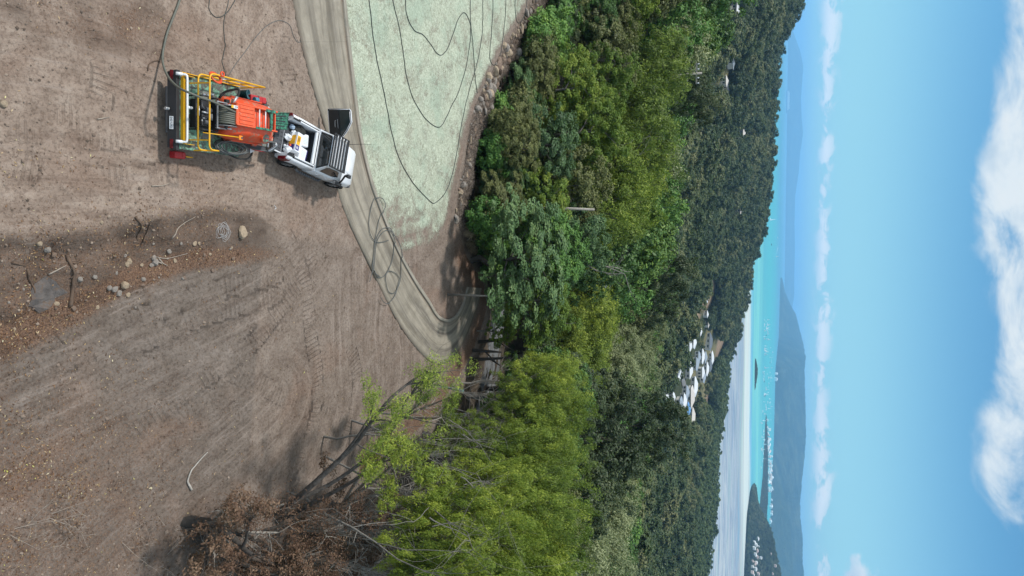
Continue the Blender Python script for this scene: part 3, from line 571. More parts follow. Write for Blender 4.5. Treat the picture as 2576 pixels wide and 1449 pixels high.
# ------------------------------------------------------------------ trees
BARK_D = plain('bark_dark', (0.055, 0.047, 0.040), 0.9, var=0.35, scale=9, bump=0.03)
BARK_G = plain('bark_grey', (0.20, 0.185, 0.165), 0.9, var=0.35, scale=9, bump=0.02)
BARK_P = plain('bark_pale', (0.34, 0.31, 0.27), 0.9, var=0.25, scale=7)
LEAF = {
 'mangrove': leaf_mat('leaf_mangrove_far', (0.035, 0.065, 0.018), (0.075, 0.120, 0.034), (0.150, 0.190, 0.070), 0.25),
 'deep': leaf_mat('leaf_deep_green', (0.037, 0.087, 0.021), (0.076, 0.163, 0.034), (0.203, 0.306, 0.051), 0.2),
 'mid': leaf_mat('leaf_mid_green', (0.050, 0.125, 0.025), (0.102, 0.230, 0.045), (0.251, 0.397, 0.065), 0.2),
 'blue': leaf_mat('leaf_blue_green', (0.042, 0.085, 0.032), (0.088, 0.165, 0.058), (0.204, 0.285, 0.098), 0.2),
 'yellow': leaf_mat('leaf_yellow_green', (0.068, 0.128, 0.018), (0.165, 0.255, 0.033), (0.360, 0.405, 0.060), 0.4),
 'wattle': leaf_mat('leaf_wattle', (0.050, 0.085, 0.014), (0.190, 0.270, 0.032), (0.560, 0.620, 0.090), 0.34),
 'pale': leaf_mat('leaf_pale_gum', (0.140, 0.175, 0.085), (0.270, 0.310, 0.150), (0.420, 0.450, 0.240), 0.3),
 'olive': leaf_mat('leaf_olive', (0.069, 0.082, 0.027), (0.137, 0.156, 0.048), (0.274, 0.274, 0.085), 0.2),
 'dark': leaf_mat('leaf_dark_olive', (0.024, 0.041, 0.017), (0.054, 0.082, 0.034), (0.145, 0.170, 0.071), 0.2),
 'dead': leaf_mat('leaf_dead_brown', (0.030, 0.017, 0.012), (0.115, 0.062, 0.038), (0.300, 0.200, 0.130), 0.15, 0.8),
 'far': leaf_mat('leaf_far_bush', (0.031, 0.059, 0.021), (0.074, 0.112, 0.039), (0.232, 0.231, 0.098), 0.25)}

def skeleton(rng, H, R, nl, trunk_r, base_frac=0.35, lean=(0, 0), multi=1, up=0.6):
    """returns tubes [(pts, radii)] and tip points for a tree of height H and crown radius R"""
    tubes = []; tips = []
    for s in range(multi):
        a0 = rng.uniform(0, 2 * pi); sp = 0.0 if multi == 1 else R * 0.4
        top = np.array([lean[0] + sp * cos(a0) , lean[1] + sp * sin(a0), H * 0.84])
        n = 9; t = np.linspace(0, 1, n)[:, None]; pts = top[None] * np.concatenate([t ** 1.3, t ** 1.3, t], 1)
        pts[1:, :2] += rng.normal(0, R * 0.035, (n - 1, 2)); r = trunk_r / sqrt(multi) * (1 - 0.82 * t[:, 0]); tubes.append((pts, r)); tips.append(pts[-1])
        for k in range(nl):
            f = base_frac + (0.95 - base_frac) * (k + rng.uniform(0, 1)) / nl; p0 = np.array([np.interp(f, t[:, 0], pts[:, j]) for j in range(3)]); r0 = np.interp(f, t[:, 0], r) * 0.62
            a = rng.uniform(0, 2 * pi); L = R * rng.uniform(0.65, 1.05) * (1.1 - 0.55 * f)
            d = np.array([cos(a), sin(a), rng.uniform(up * 0.5, up * 1.4)]); q = [p0]; m = 6
            for i in range(1, m):
                d2 = d + rng.normal(0, 0.22, 3); q.append(q[-1] + d2 * L / (m - 1))
            q = np.array(q); tubes.append((q, r0 * (1 - 0.85 * np.linspace(0, 1, m)))); tips.append(q[-1])
            for b in range(2):
                i = rng.integers(2, m - 1); a2 = a + rng.uniform(-1.2, 1.2); e = np.array([cos(a2), sin(a2), rng.uniform(0.2, 1.1)]); q2 = [q[i]]
                for _ in range(3): q2.append(q2[-1] + (e + rng.normal(0, .3, 3)) * L * 0.17)
                q2 = np.array(q2); tubes.append((q2, r0 * 0.35 * (1 - 0.8 * np.linspace(0, 1, 4)))); tips.append(q2[-1])
    return tubes, np.array(tips)
def tubes_mesh(name, tubes, n=6):
    b = MB()
    for p, r in tubes: b.tube(p, [max(float(v), 0.004) for v in r], n, cap=False)
    return b.mesh(name)
def blob_centres(rng, H, R, tips, n, flat=1.0, low=0.28, top_bias=0.6):
    """clump centres: on a lumpy crown envelope plus at the branch tips"""
    c = []
    cz0 = H * (low + 1) / 2; hz_ = H * (1 - low) / 2
    lob = rng.normal(0, 1, (7, 3)); lob /= np.linalg.norm(lob, axis=1)[:, None]
    while len(c) < n:
        v = rng.normal(0, 1, 3); v /= np.linalg.norm(v)
        if v[2] < -0.25 and rng.random() < top_bias: continue
        k = 0.78 + 0.30 * max(0, (lob @ v).max()) ** 3 - 0.22 * rng.random() ** 2
        if rng.random() < 0.12: k *= rng.uniform(0.45, 0.8)
        c.append([v[0] * R * k, v[1] * R * k, cz0 + v[2] * hz_ * k * flat])
    c = np.array(c)
    return np.vstack([c, tips[tips[:, 2] > H * low]]) if len(tips) else c
def leaves(rng, centres, axis0, per, rc, L, Wd, kind='quad', droop=0.0, seed=0):
    """leaf blades round each clump centre; quads for broad leaves, bent strips for sickle leaves"""
    n = len(centres) * per; cc = np.repeat(centres, per, 0)
    v = rng.normal(0, 1, (n, 3)); v /= np.linalg.norm(v, axis=1)[:, None]; rad = rc * np.repeat(rng.uniform(0.6, 1.25, len(centres)), per) * rng.uniform(0.35, 1, n) ** 0.5
    ax = rng.normal(0, 1, (len(centres), 3)); ax[:, 2] = np.abs(ax[:, 2]) * .8 + .1; ax /= np.linalg.norm(ax, axis=1)[:, None]
    p = cc + v * rad[:, None] * np.array([1, 1, 0.72]) * 0.8 + np.repeat(ax, per, 0) * (rng.normal(0, .42 if kind != 'quad' else .28, n) * rc)[:, None]
    out = cc - axis0; out /= (np.linalg.norm(out, axis=1)[:, None] + 1e-6)
    nrm = v * 0.7 + out * 0.5 + np.array([0, 0, 0.55]) + rng.normal(0, 0.42, (n, 3)); nrm /= np.linalg.norm(nrm, axis=1)[:, None]
    t = np.cross(nrm, rng.normal(0, 1, (n, 3))); t /= np.linalg.norm(t, axis=1)[:, None] + 1e-9
    if droop: t[:, 2] -= droop; t /= np.linalg.norm(t, axis=1)[:, None]
    b = np.cross(nrm, t); b /= np.linalg.norm(b, axis=1)[:, None] + 1e-9
    ln = L * rng.uniform(0.6, 1.3, n)[:, None]; wd = Wd * rng.uniform(0.7, 1.25, n)[:, None]
    var = np.clip(np.repeat(rng.uniform(0, 1, len(centres)), per) * 0.45 + rng.uniform(0, 0.75, n) ** 1.3 * 0.75, 0, 1)
    if kind == 'quad':
        V = np.stack([p - t * ln * .5, p + b * wd * .5 + nrm * ln * .06, p + t * ln * .5, p - b * wd * .5 + nrm * ln * .06], 1)
        F = np.arange(n * 4).reshape(n, 4); var4 = np.repeat(var, 4)
    else:
        s = rng.choice([-1, 1], n)[:, None] * 0.22
        q0 = p - t * ln * .5; q1 = p + b * ln * s; q2 = p + t * ln * .5
        V = np.stack([q0, q1 - b * wd * .5, q1 + b * wd * .5, q2], 1)[:, [0, 1, 3, 2]]
        F = np.arange(n * 4).reshape(n, 4); var4 = np.repeat(var, 4)
    return V.reshape(-1, 3), F, np.stack([var4] * 3, 1)
PROTO = {}
def make_proto(key, style, H, R, seed, ncl, per, rc, L, Wd, bark, leafm, kind='quad', flat=1.0, low=0.28, tr=0.22, nl=9, base_frac=0.3, multi=1, up=0.6, droop=0.0, tn=6, lean=(0, 0), topb=0.6):
    rng = np.random.default_rng(seed); tb, tips = skeleton(rng, H, R, nl, tr, base_frac, lean, multi, up)
    c = blob_centres(rng, H, R, tips, ncl, flat, low, topb); c[:, 0] += lean[0] * .8; c[:, 1] += lean[1] * .8
    V, F, A = leaves(rng, c, np.array([lean[0] * .8, lean[1] * .8, H * .5]), per, rc, L, Wd, kind, droop)
    cm_ = np_mesh('crown', V, F, False, {'leafvar': A}); cm_.materials.append(LEAF[leafm]); tm_ = tubes_mesh('trunk', tb, tn); tm_.materials.append(bark)
    PROTO[key] = (tm_, cm_, H, R)
# near broad-leaved trees (unit about 11 m tall)
for i, (lf, bk) in enumerate([('deep', BARK_G), ('mid', BARK_D), ('blue', BARK_D), ('olive', BARK_G), ('yellow', BARK_G), ('dark', BARK_D)]):
    make_proto('n_' + lf, 'broad', 11, 4.0, 40 + i, 150, 110, 0.52, 0.23, 0.13, bk, lf, low=0.22 if i != 5 else 0.3, nl=10, multi=1 + (i % 2), topb=0.5)
for i, lf in enumerate(['deep', 'mid', 'olive', 'yellow']):
    make_proto('m_' + lf, 'broad', 12, 4.6, 70 + i, 110, 62, 0.78, 0.40, 0.23, BARK_G, lf, low=0.2, nl=8, tn=5)
make_proto('m_pale', 'gum', 11, 4.8, 81, 120, 60, 0.95, 0.36, 0.2, BARK_P, 'pale', low=0.25, nl=9, tn=5)
make_proto('n_pale', 'gum', 11, 4.8, 82, 190, 75, 0.75, 0.28, 0.14, BARK_P, 'pale', low=0.25, nl=9, tn=5)
make_proto('w_a', 'wattle', 9, 4.2, 91, 72, 175, 0.50, 0.20, 0.045, BARK_P, 'wattle', 'sickle', low=0.52, nl=20, multi=3, droop=0.25, tr=0.13, topb=0.75)
make_proto('w_b', 'wattle', 9, 4.4, 92, 78, 165, 0.48, 0.20, 0.045, BARK_P, 'wattle', 'sickle', low=0.56, nl=20, multi=3, droop=0.2, tr=0.13, topb=0.8)
make_proto('w_c', 'wattle', 9, 4.2, 95, 40, 130, 0.44, 0.19, 0.045, BARK_P, 'wattle', 'sickle', low=0.42, nl=18, multi=3, tr=0.13)
make_proto('w_m', 'wattle', 9, 4.4, 93, 120, 110, 0.66, 0.28, 0.085, BARK_G, 'wattle', 'sickle', low=0.30, nl=8, multi=2, topb=0.7, tn=5)
make_proto('f_a', 'far', 9.5, 5.0, 101, 30, 44, 1.2, 0.85, 0.6, BARK_G, 'far', low=0.12, nl=2, tn=4)
make_proto('f_b', 'far', 8.5, 5.6, 102, 32, 42, 1.2, 0.85, 0.6, BARK_G, 'far', low=0.12, nl=2, tn=4)
make_proto('f_c', 'far', 11, 4.6, 103, 24, 44, 1.25, 0.85, 0.6, BARK_G, 'far', low=0.15, nl=2, tn=4)
make_proto('f_m', 'far', 7, 4.6, 104, 34, 26, 0.95, 0.9, 0.6, BARK_G, 'mangrove', low=0.05, nl=2, tn=4)
make_proto('bush', 'bush', 3.2, 1.9, 111, 60, 60, 0.5, 0.26, 0.13, BARK_D, 'mid', low=0.05, nl=6, multi=3, tr=0.06, tn=4)
make_proto('bush_dry', 'bush', 2.8, 1.8, 112, 12, 24, 0.5, 0.20, 0.09, BARK_G, 'olive', low=0.05, nl=16, multi=5, tr=0.07, tn=4)
TREES = []
def put_tree(key, x, y, z, H, R, rz, label, cat='tree', group=None, name='tree'):
    tm_, cm_, h0, r0 = PROTO[key]; e = empty(name, (x, y, z), rz, label, cat, group); e.scale = (R / r0, R / r0, H / h0)
    link('trunk', tm_, None, e); link('crown', cm_, None, e); TREES.append((x, y, R)); return e
def tree_top(key, px, py, r, R, label, group=None, name='tree', sink=0.0, rz=None, cat='tree', minh=3.0):
    """stands at horizontal distance r, reaches up to the photo height px"""
    p = at_range(px, py, r)
    while key[0] == 'w' and py > 850 and bool(inside(PAD, np.array([p[0]]), np.array([p[1]]))[0]): r += .5; p = at_range(px, py, r)
    if key[0] == 'w' and py > 850: p = at_range(px, py, r + 1)
    g = float(zt(p[0], p[1])); H = max(minh, p[2] - g + sink)
    return put_tree(key, p[0], p[1], g - sink, H, R, rz if rz is not None else (px * 7 + py * 3) % 6.28, label, cat, group, name)
# --- trees that the photograph singles out
tree_top('n_blue', 1412, 655, 41.5, 4.4, 'big round blue-green tree at the tip of the bare bank beside the driveway bend', name='round_tree', rz=0.4)
tree_top('n_yellow', 1448, 760, 44.5, 3.4, 'round yellow-green tree behind the driveway bend, next to the big blue-green tree', name='round_tree', rz=2.2)
tree_top('n_yellow', 1262, 835, 43.5, 1.1, 'low yellow-green young tree between the driveway bend and the lower road', name='small_tree')
tree_top('n_dark', 1628, 1090, 62, 5.4, 'big dark spreading tree behind the bright green wattles', name='dark_tree', rz=1.0)
tree_top('n_dark', 1618, 1195, 64, 4.6, 'dark spreading tree right of the biggest dark tree, pale houses showing through it', name='dark_tree', rz=3.0)
tree_top('n_dark', 1738, 1085, 78, 4.2, 'tallest dark tree, its crown cutting across the valley houses', name='dark_tree', rz=4.0)
tree_top('n_dark', 1560, 1262, 55, 3.6, 'dark tree with a bright green fringe near the pale gums at the right', name='dark_tree', rz=5.0)
tree_top('n_dark', 1755, 688, 95, 4.6, 'flat-topped olive tree standing highest above the valley clearing', name='olive_tree', rz=5.5)
tree_top('n_dark', 1710, 760, 100, 4.0, 'low olive-topped tree below the valley clearing', name='olive_tree', rz=1.5)
tree_top('w_m', 1752, 170, 76, 4.8, 'rounded bright green tree with a pole standing at its top edge', name='bright_tree')
tree_top('w_m', 1718, 300, 68, 5.0, 'broad dome of fine olive-green foliage in the left forest', name='bright_tree')
tree_top('w_m', 1690, 380, 70, 4.6, 'second fine-leaved olive dome, below the pale bare branches', name='bright_tree')
tree_top('m_pale', 1795, 95, 92, 5.0, 'pale green tree behind the tree with the pole', name='pale_tree')
tree_top('n_dark', 1812, 262, 96, 3.2, 'dark knobbly tree standing against the wooded ridge on the left', name='dark_tree')
tree_top('n_dark', 1790, 215, 88, 3.4, 'small dark tree in front of the ridge houses', name='dark_tree')
# wattle thicket on the slope right of the pad
WG = 'bright green wattles along the right side of the pad'
wl = 'bright green feathery wattle in the thicket right of the pad'
k = 0
WROWS = [('outermost sunlit row', [('w_a', 1462, 985, 40, 2.5), ('w_b', 1472, 1068, 38, 2.6), ('w_a', 1452, 1150, 35, 2.7), ('w_b', 1458, 1230, 35, 2.6), ('w_a', 1436, 1310, 33, 2.6), ('w_b', 1456, 1392, 34, 2.7), ('w_a', 1450, 1468, 33, 2.8), ('w_b', 1462, 1545, 33, 3.4)]),
  ('middle row', [('w_c', 1400, 1005, 37, 2.2), ('w_c', 1365, 1070, 33, 2.2), ('w_c', 1340, 1180, 29, 2.2), ('w_a', 1345, 1290, 28, 2.3), ('w_b', 1330, 1400, 27.5, 2.3), ('w_a', 1340, 1500, 28, 2.6)]),
  ('row nearest the pad', [('w_c', 1245, 1110, 27, 1.7), ('w_a', 1240, 1420, 24, 1.9)])]
OD = ['first', 'second', 'third', 'fourth', 'fifth', 'sixth', 'seventh', 'eighth']
for rn, L_ in WROWS:
    for i, (key, px, py, r, R) in enumerate(L_):
        k += 1; tree_top(key, px, py, r, R, 'bright green wattle, %s from the driveway bend in the %s' % (OD[i], rn), WG, 'wattle_tree', sink=0.3, rz=k * 1.7)
WF = 'near wattles leaning over the pad'
# fine-leaved band in the middle
for (px, py, r, R) in [(1558, 755, 70, 4.0), (1556, 815, 72, 4.2), (1548, 880, 72, 4.4), (1535, 940, 70, 4.2), (1505, 985, 68, 3.8), (1490, 905, 68, 3.8), (1495, 830, 68, 3.8)]:
    tree_top('w_m', px, py, r, R, 'fine-leaved wattle with a sunlit flat top in the row past the lower road', 'wattles past the lower road', 'wattle_tree')
# pale gums beyond
for (px, py, r, R) in [(1672, 838, 105, 4.4), (1640, 905, 98, 4.6), (1655, 948, 104, 4.2), (1602, 880, 90, 4.2), (1610, 960, 88, 4.4), (1580, 985, 82, 3.6), (1590, 1300, 82, 4.6), (1600, 1250, 88, 4.2), (1575, 1345, 78, 4.6), (1560, 1400, 70, 4.4), (1590, 1440, 84, 4.6), (1520, 1350, 62, 3.8), (1510, 1440, 60, 4.0), (1635, 812, 110, 3.6)]:
    tree_top('n_pale', px, py, r, R, 'pale grey-green gum below the valley houses', 'pale gums below the houses', 'gum_tree')
# the forest behind the mulched bank, filled row by row from the front
rng = np.random.default_rng(5)
LB = {'deep': 'dark green broad-leaved tree in the forest behind the mulched bank', 'mid': 'mid green broad-leaved tree in the forest behind the mulched bank', 'blue': 'blue-green tree with a dense crown in the forest behind the mulched bank',
      'olive': 'olive green tree in the forest behind the mulched bank', 'yellow': 'yellow-green sunlit tree in the forest behind the mulched bank', 'dark': 'very dark tree in the forest behind the mulched bank', 'm': 'fine-leaved olive tree in the forest behind the mulched bank', 'pale': 'pale grey-green tree in the forest behind the mulched bank'}
rows = [  # (distance past the pad edge, [(photo y, photo x of the tops)], spacing, radius, keys)
 (4.0, [(-60, 1470), (60, 1430), (150, 1415), (280, 1372), (400, 1352), (500, 1330), (600, 1350)], 62, 2.4, ['n_olive', 'n_deep', 'n_blue', 'n_dark', 'n_olive']),
 (7.5, [(-60, 1600), (60, 1560), (200, 1530), (330, 1480), (430, 1440), (520, 1450), (640, 1490)], 68, 3.2, ['n_blue', 'n_deep', 'n_olive', 'n_yellow', 'n_mid', 'n_blue']),
 (14, [(-60, 1680), (60, 1640), (200, 1610), (330, 1590), (430, 1560), (520, 1560), (640, 1570), (710, 1540)], 70, 3.7, ['n_mid', 'n_deep', 'n_yellow', 'n_blue', 'n_olive']),
 (23, [(-60, 1760), (60, 1710), (200, 1680), (330, 1640), (430, 1640), (520, 1650), (640, 1650), (720, 1600)], 66, 4.2, ['m_mid', 'm_yellow', 'w_m', 'm_deep', 'm_olive', 'm_mid']),
 (33, [(-60, 1850), (60, 1790), (200, 1730), (330, 1690), (430, 1700), (520, 1700), (600, 1700), (680, 1690), (760, 1630)], 60, 4.4, ['m_deep', 'm_mid', 'm_olive', 'm_mid', 'm_yellow']),
 (48, [(-60, 1905), (30, 1880), (110, 1810), (200, 1770), (330, 1728), (430, 1732), (520, 1735), (620, 1742), (700, 1715), (790, 1640)], 52, 4.6, ['m_olive', 'm_deep', 'm_mid', 'm_pale']),
 (64, [(-60, 1900), (40, 1885), (110, 1805), (200, 1765), (330, 1725), (520, 1725), (640, 1735), (740, 1690), (860, 1600), (960, 1590)], 54, 4.6, ['m_deep', 'm_mid', 'm_olive'])]
ROWN = ['front', 'second', 'third', 'fourth', 'fifth', 'sixth', 'rearmost']; ORD = ['first', 'second', 'third', 'fourth', 'fifth', 'sixth', 'seventh', 'eighth', 'ninth']
DE = {'deep': 'dark green broad-leaved tree', 'mid': 'mid green tree', 'blue': 'dense blue-green tree', 'olive': 'olive green tree', 'yellow': 'sunlit yellow-green tree', 'dark': 'very dark tree', 'm': 'fine-leaved olive tree', 'pale': 'pale grey-green tree'}
for ri, (dd, tops, sp, R, keys) in enumerate(rows):
    seen = {}
    py = tops[0][0]
    while py < tops[-1][0]:
        top = np.interp(py, [t[0] for t in tops], [t[1] for t in tops]) + rng.uniform(-26, 14)
        e = np.interp(py, [-140, 0, 100, 250, 400, 560, 640, 720, 800, 960], [60, 57.5, 51, 43.8, 40.8, 39, 40.5, 43, 46, 46]); r = e + dd + rng.uniform(-1.5, 1.5)
        p = at_range(top, py, r)
        if all(math.hypot(p[0] - a, p[1] - b) > 0.62 * (R + c) * 0.8 for a, b, c in TREES):
            key = keys[rng.integers(len(keys))]; s = key.split('_')[1]
            q_ = seen.get(s, 0); seen[s] = q_ + 1; tree_top(key, top, py, r, R * rng.uniform(0.82, 1.15), '%s, %s of its kind towards the driveway bend, %s forest row' % (DE[s], ORD[q_], ROWN[ri]), 'forest trees behind the mulched bank', 'forest_tree', sink=0.4)
        py += sp * rng.uniform(0.75, 1.2)
# rows on the right beyond the wattles, down towards the valley
for (r0, tops, sp, R, keys) in [(48, [(1020, 1490), (1100, 1500), (1250, 1480), (1470, 1480)], 60, 3.6, ['n_deep', 'n_yellow', 'n_olive']), (56, [(1000, 1530), (1250, 1520), (1500, 1500)], 60, 4, ['n_dark', 'n_olive']),
        (72, [(960, 1545), (1250, 1560), (1500, 1540)], 66, 4.2, ['m_deep', 'm_olive']), (98, [(980, 1610), (1250, 1600), (1500, 1590)], 52, 4.6, ['m_deep', 'm_mid', 'm_olive']), (115, [(800, 1690), (960, 1650), (1250, 1625), (1500, 1600)], 52, 4.8, ['m_deep', 'm_mid', 'm_olive']), (132, [(760, 1710), (960, 1662), (1250, 1640), (1500, 1620)], 48, 4.8, ['m_deep', 'm_mid', 'm_deep'])]:
    py = tops[0][0]
    while py < tops[-1][0]:
        top = np.interp(py, [t[0] for t in tops], [t[1] for t in tops]) + rng.uniform(-22, 8); r = r0 + rng.uniform(-4, 4); p = at_range(top, py, r)
        if all(math.hypot(p[0] - a, p[1] - b) > 0.55 * (R + c) for a, b, c in TREES):
            key = keys[rng.integers(len(keys))]; s = key.split('_')[1]
            tree_top(key, top, py, r, R * rng.uniform(0.8, 1.2), LB[s].replace('in the forest behind the mulched bank', 'on the slope below the right-hand wattles'), 'slope trees below the wattles: ' + s, 'slope_tree', sink=0.3)
        py += sp * rng.uniform(0.75, 1.25)
# undergrowth along the edge of the forest
for i in range(46):
    py = -40 + i * 16.5 + rng.uniform(-8, 8); e = np.interp(py, [-140, 0, 100, 250, 400, 560, 640, 720], [60, 57.5, 51, 43.8, 40.8, 39, 40.5, 43]); r = e + rng.uniform(1.6, 9)
    d = ray(1300, py); a = math.atan2(d[0], d[1]); x = r * sin(a); y = r * cos(a); key = 'bush' if rng.random() < .45 else 'bush_dry'
    put_tree(key, x, y, float(zt(x, y)) - .1, rng.uniform(1.6, 3.2), rng.uniform(1.1, 1.9), rng.uniform(0, 6), 'leafy green shrub' + ' in the shade at the forest edge' if key == 'bush' else 'bare twiggy shrub in the shade at the forest edge', 'shrub', 'undergrowth at the forest edge: ' + ('leafy' if key == 'bush' else 'bare'), 'shrub')
# ------------------------------------------------------------------ houses in the valley, on the ridge and the headland
def house_mats():
    o = {}
    for n, c, r in (('white', (0.58, 0.61, 0.64), .5), ('grey', (0.24, 0.29, 0.35), .5), ('slate', (0.10, 0.12, 0.15), .5), ('cream', (0.52, 0.49, 0.45), .5), ('blue', (0.10, 0.27, 0.55), .5), ('tan', (0.52, 0.38, 0.28), .6), ('red', (0.35, 0.12, 0.08), .6)):
        o[n] = plain('roof_' + n, c, r, var=0.06, scale=0.6)
    return o
ROOF = house_mats(); WALLM = plain('house_wall', (0.55, 0.53, 0.49), 0.8, var=0.1, scale=1.0); PANE = plain('window_glass', (0.03, 0.04, 0.05), 0.15, var=0.1)
def house_meshes(w, l, h, hip):
    """w along local x, l along local y"""
    b = MB().box((0, 0, h / 2 - 1.0), (w, l, h + 2.0)); e = 0.7; rh = 0.20 * min(w, l) + .4; r = MB(); W2, L2 = w / 2 + e, l / 2 + e
    k = (w - l) / 2 if w > l else 0; k = max(k, 0) + (0 if hip else l / 2 + e); k = min(k, W2)
    r.add([(-W2, -L2, h), (W2, -L2, h), (W2, L2, h), (-W2, L2, h), (-k, 0, h + rh), (k, 0, h + rh)], [(0, 1, 5, 4), (2, 3, 4, 5), (1, 2, 5), (3, 0, 4), (3, 2, 1, 0)])
    return b, r
def house(x, y, z, w, l, h, rz, col, label, group=None, wins=3, name='house', hip=True):
    e = empty(name, (x, y, z), rz, label, 'house', group); b, r = house_meshes(w, l, h, hip); b.build('wall', WALLM, e); r.build('roof', ROOF[col], e)
    for i in range(wins): MB().box(((i + .5) / wins * w - w / 2, -l / 2 - 0.03, h * .55), (w / wins * .5, 0.06, h * .38)).build('window', PANE, e)
    return e
HOUSES = []
def z2(zx, zy): return (1597.2 + zx * .1764, 862.5 + zy * .1764)
def z1(zx, zy): return (1597.2 + zx * .1764, 638.9 + zy * .1764)
hl = [(z2(672, 10), 60, 'white', 'white-roofed house at the left end of the valley houses, beside the tree line'), (z2(735, 45), 105, 'white', 'white gable-roofed house second from the left end of the valley houses'), (z2(797, -10), 120, 'white', 'white flat-topped house farthest left in the second row'),
 (z2(925, 190), 150, 'white', 'big white roof in the middle of the upper row of valley houses'), (z2(868, 200), 110, 'grey', 'blue-grey roof in front of the big white roof in the valley'), (z2(968, 205), 110, 'grey', 'grey gabled roof behind the big white roof in the valley'),
 (z2(1066, 215), 140, 'white', 'white gabled roof farthest back in the valley, near the shore trees'), (z2(740, 375), 180, 'white', 'long white roof in the front row of valley houses'), (z2(836, 300), 130, 'grey', 'narrow blue-grey roof behind the long white front roof'),
 (z2(887, 418), 110, 'white', 'boxy two-storey white building in the valley'), (z2(992, 370), 140, 'white', 'pale roof right behind the boxy white building'), (z2(945, 480), 120, 'grey', 'low blue-grey roofs at the right of the boxy white building'),
 (z2(1040, 320), 130, 'slate', 'dark slate roof in the last row of valley houses'), (z2(1035, -20), 180, 'slate', 'long dark roof beside the valley green'), (z2(812, 620), 200, 'white', 'large white hipped roof right of the valley street'),
 (z2(763, 765), 220, 'cream', 'pale cream gabled roof in front of the large white hipped roof'), (z2(650, 840), 170, 'white', 'white roof just left of the bright blue roof'), (z2(597, 865), 130, 'grey', 'grey house half hidden by the dark tree'),
 (z2(708, 950), 150, 'blue', 'bright blue roof, the only blue one in the valley'), (z2(778, 1050), 190, 'cream', 'pale grey two-wing house right of the blue roof'), (z2(562, 400), 110, 'white', 'small white house among trees in front of the valley street'), (z2(556, 500), 70, 'white', 'tiny white shed in the trees in front of the valley street'),
 (z2(480, 770), 55, 'white', 'small white roof deep in the trees below the cream roof'), (z2(378, 770), 60, 'white', 'white carport glimpsed among near valley trees'), (z2(690, 700), 130, 'grey', 'long grey shed beside the valley street'),
 (z1(603, 650), 110, 'white', 'white house standing in the trees by the brown clearing'), (z1(992, 860), 50, 'white', 'small white house on the far wooded slope'), (z1(1007, 1000), 45, 'cream', 'tiny pale house on the far wooded slope, lower of two'), (z1(985, 640), 40, 'white', 'tiny white roof above the brown clearing'), (z1(895, 1110), 50, 'white', 'small white shed at the head of the valley street'),
 (z1(1462, 440), 36, 'white', 'lone white roof high on the wooded ridge'), ((1833, 160), 80, 'white', 'white box house on the left ridge'), ((1816, 205), 90, 'cream', 'cream house stepping down the left ridge'), ((1820, 226), 70, 'slate', 'dark gabled house below the cream ridge house'),
 ((1862, 335), 36, 'cream', 'small cream house in the ridge forest'), ((1856, 532), 30, 'cream', 'small pale roof near the ridge top'), ((1842, 30), 30, 'white', 'white speck of a roof on the far left ridge')]
for (p, wpx, col, lab) in hl:
    h = ground_hit(p[0] - 2, p[1], 105, 1500)
    if h is None: continue
    dep = h[1] * cos(PITCH); w = wpx * .1764 * dep / FP * 1.35 if wpx > 36 else 9.0; w = min(max(w, 5), 28); l = w * 0.62 if w > 12 else 8.5 if w > 8 else 6
    HOUSES.append((h[0], h[1], w)); house(h[0], h[1], h[2], w, l, 3.6 if 'two-storey' not in lab else 6.2, (p[1] * 1.7 % 1.0 - .5) * .9, col, lab, None)
for (p, r, w, lab) in [((1578, 1403), 95, 9, 'white gabled house low among the pale gums at the right edge'), ((1566, 1088), 120, 12, 'pale building glimpsed through the biggest dark tree'), ((1594, 1032), 130, 10, 'white wall seen past the top of the dark tree'), ((1624, 1185), 150, 10, 'low white house right behind the dark trees'),
        ((1538, 1420), 74, 7, 'white shed between the pale gums in the lower right corner'), ((1635, 783), 150, 9, 'white-roofed house beside the mid-distance road'), ((1644, 790), 165, 14, 'long pale roof behind the mid-distance road'), ((1590, 712), 88, 6, 'white-roofed shed glimpsed in the middle of the forest')]:
    q = at_range(p[0], p[1], r); g = float(zt(q[0], q[1])); HOUSES.append((q[0], q[1], w)); hh = max(3, q[2] - g)
    house(q[0], q[1], g, w, w * .7, min(hh, 6.5), .3, 'white', lab)
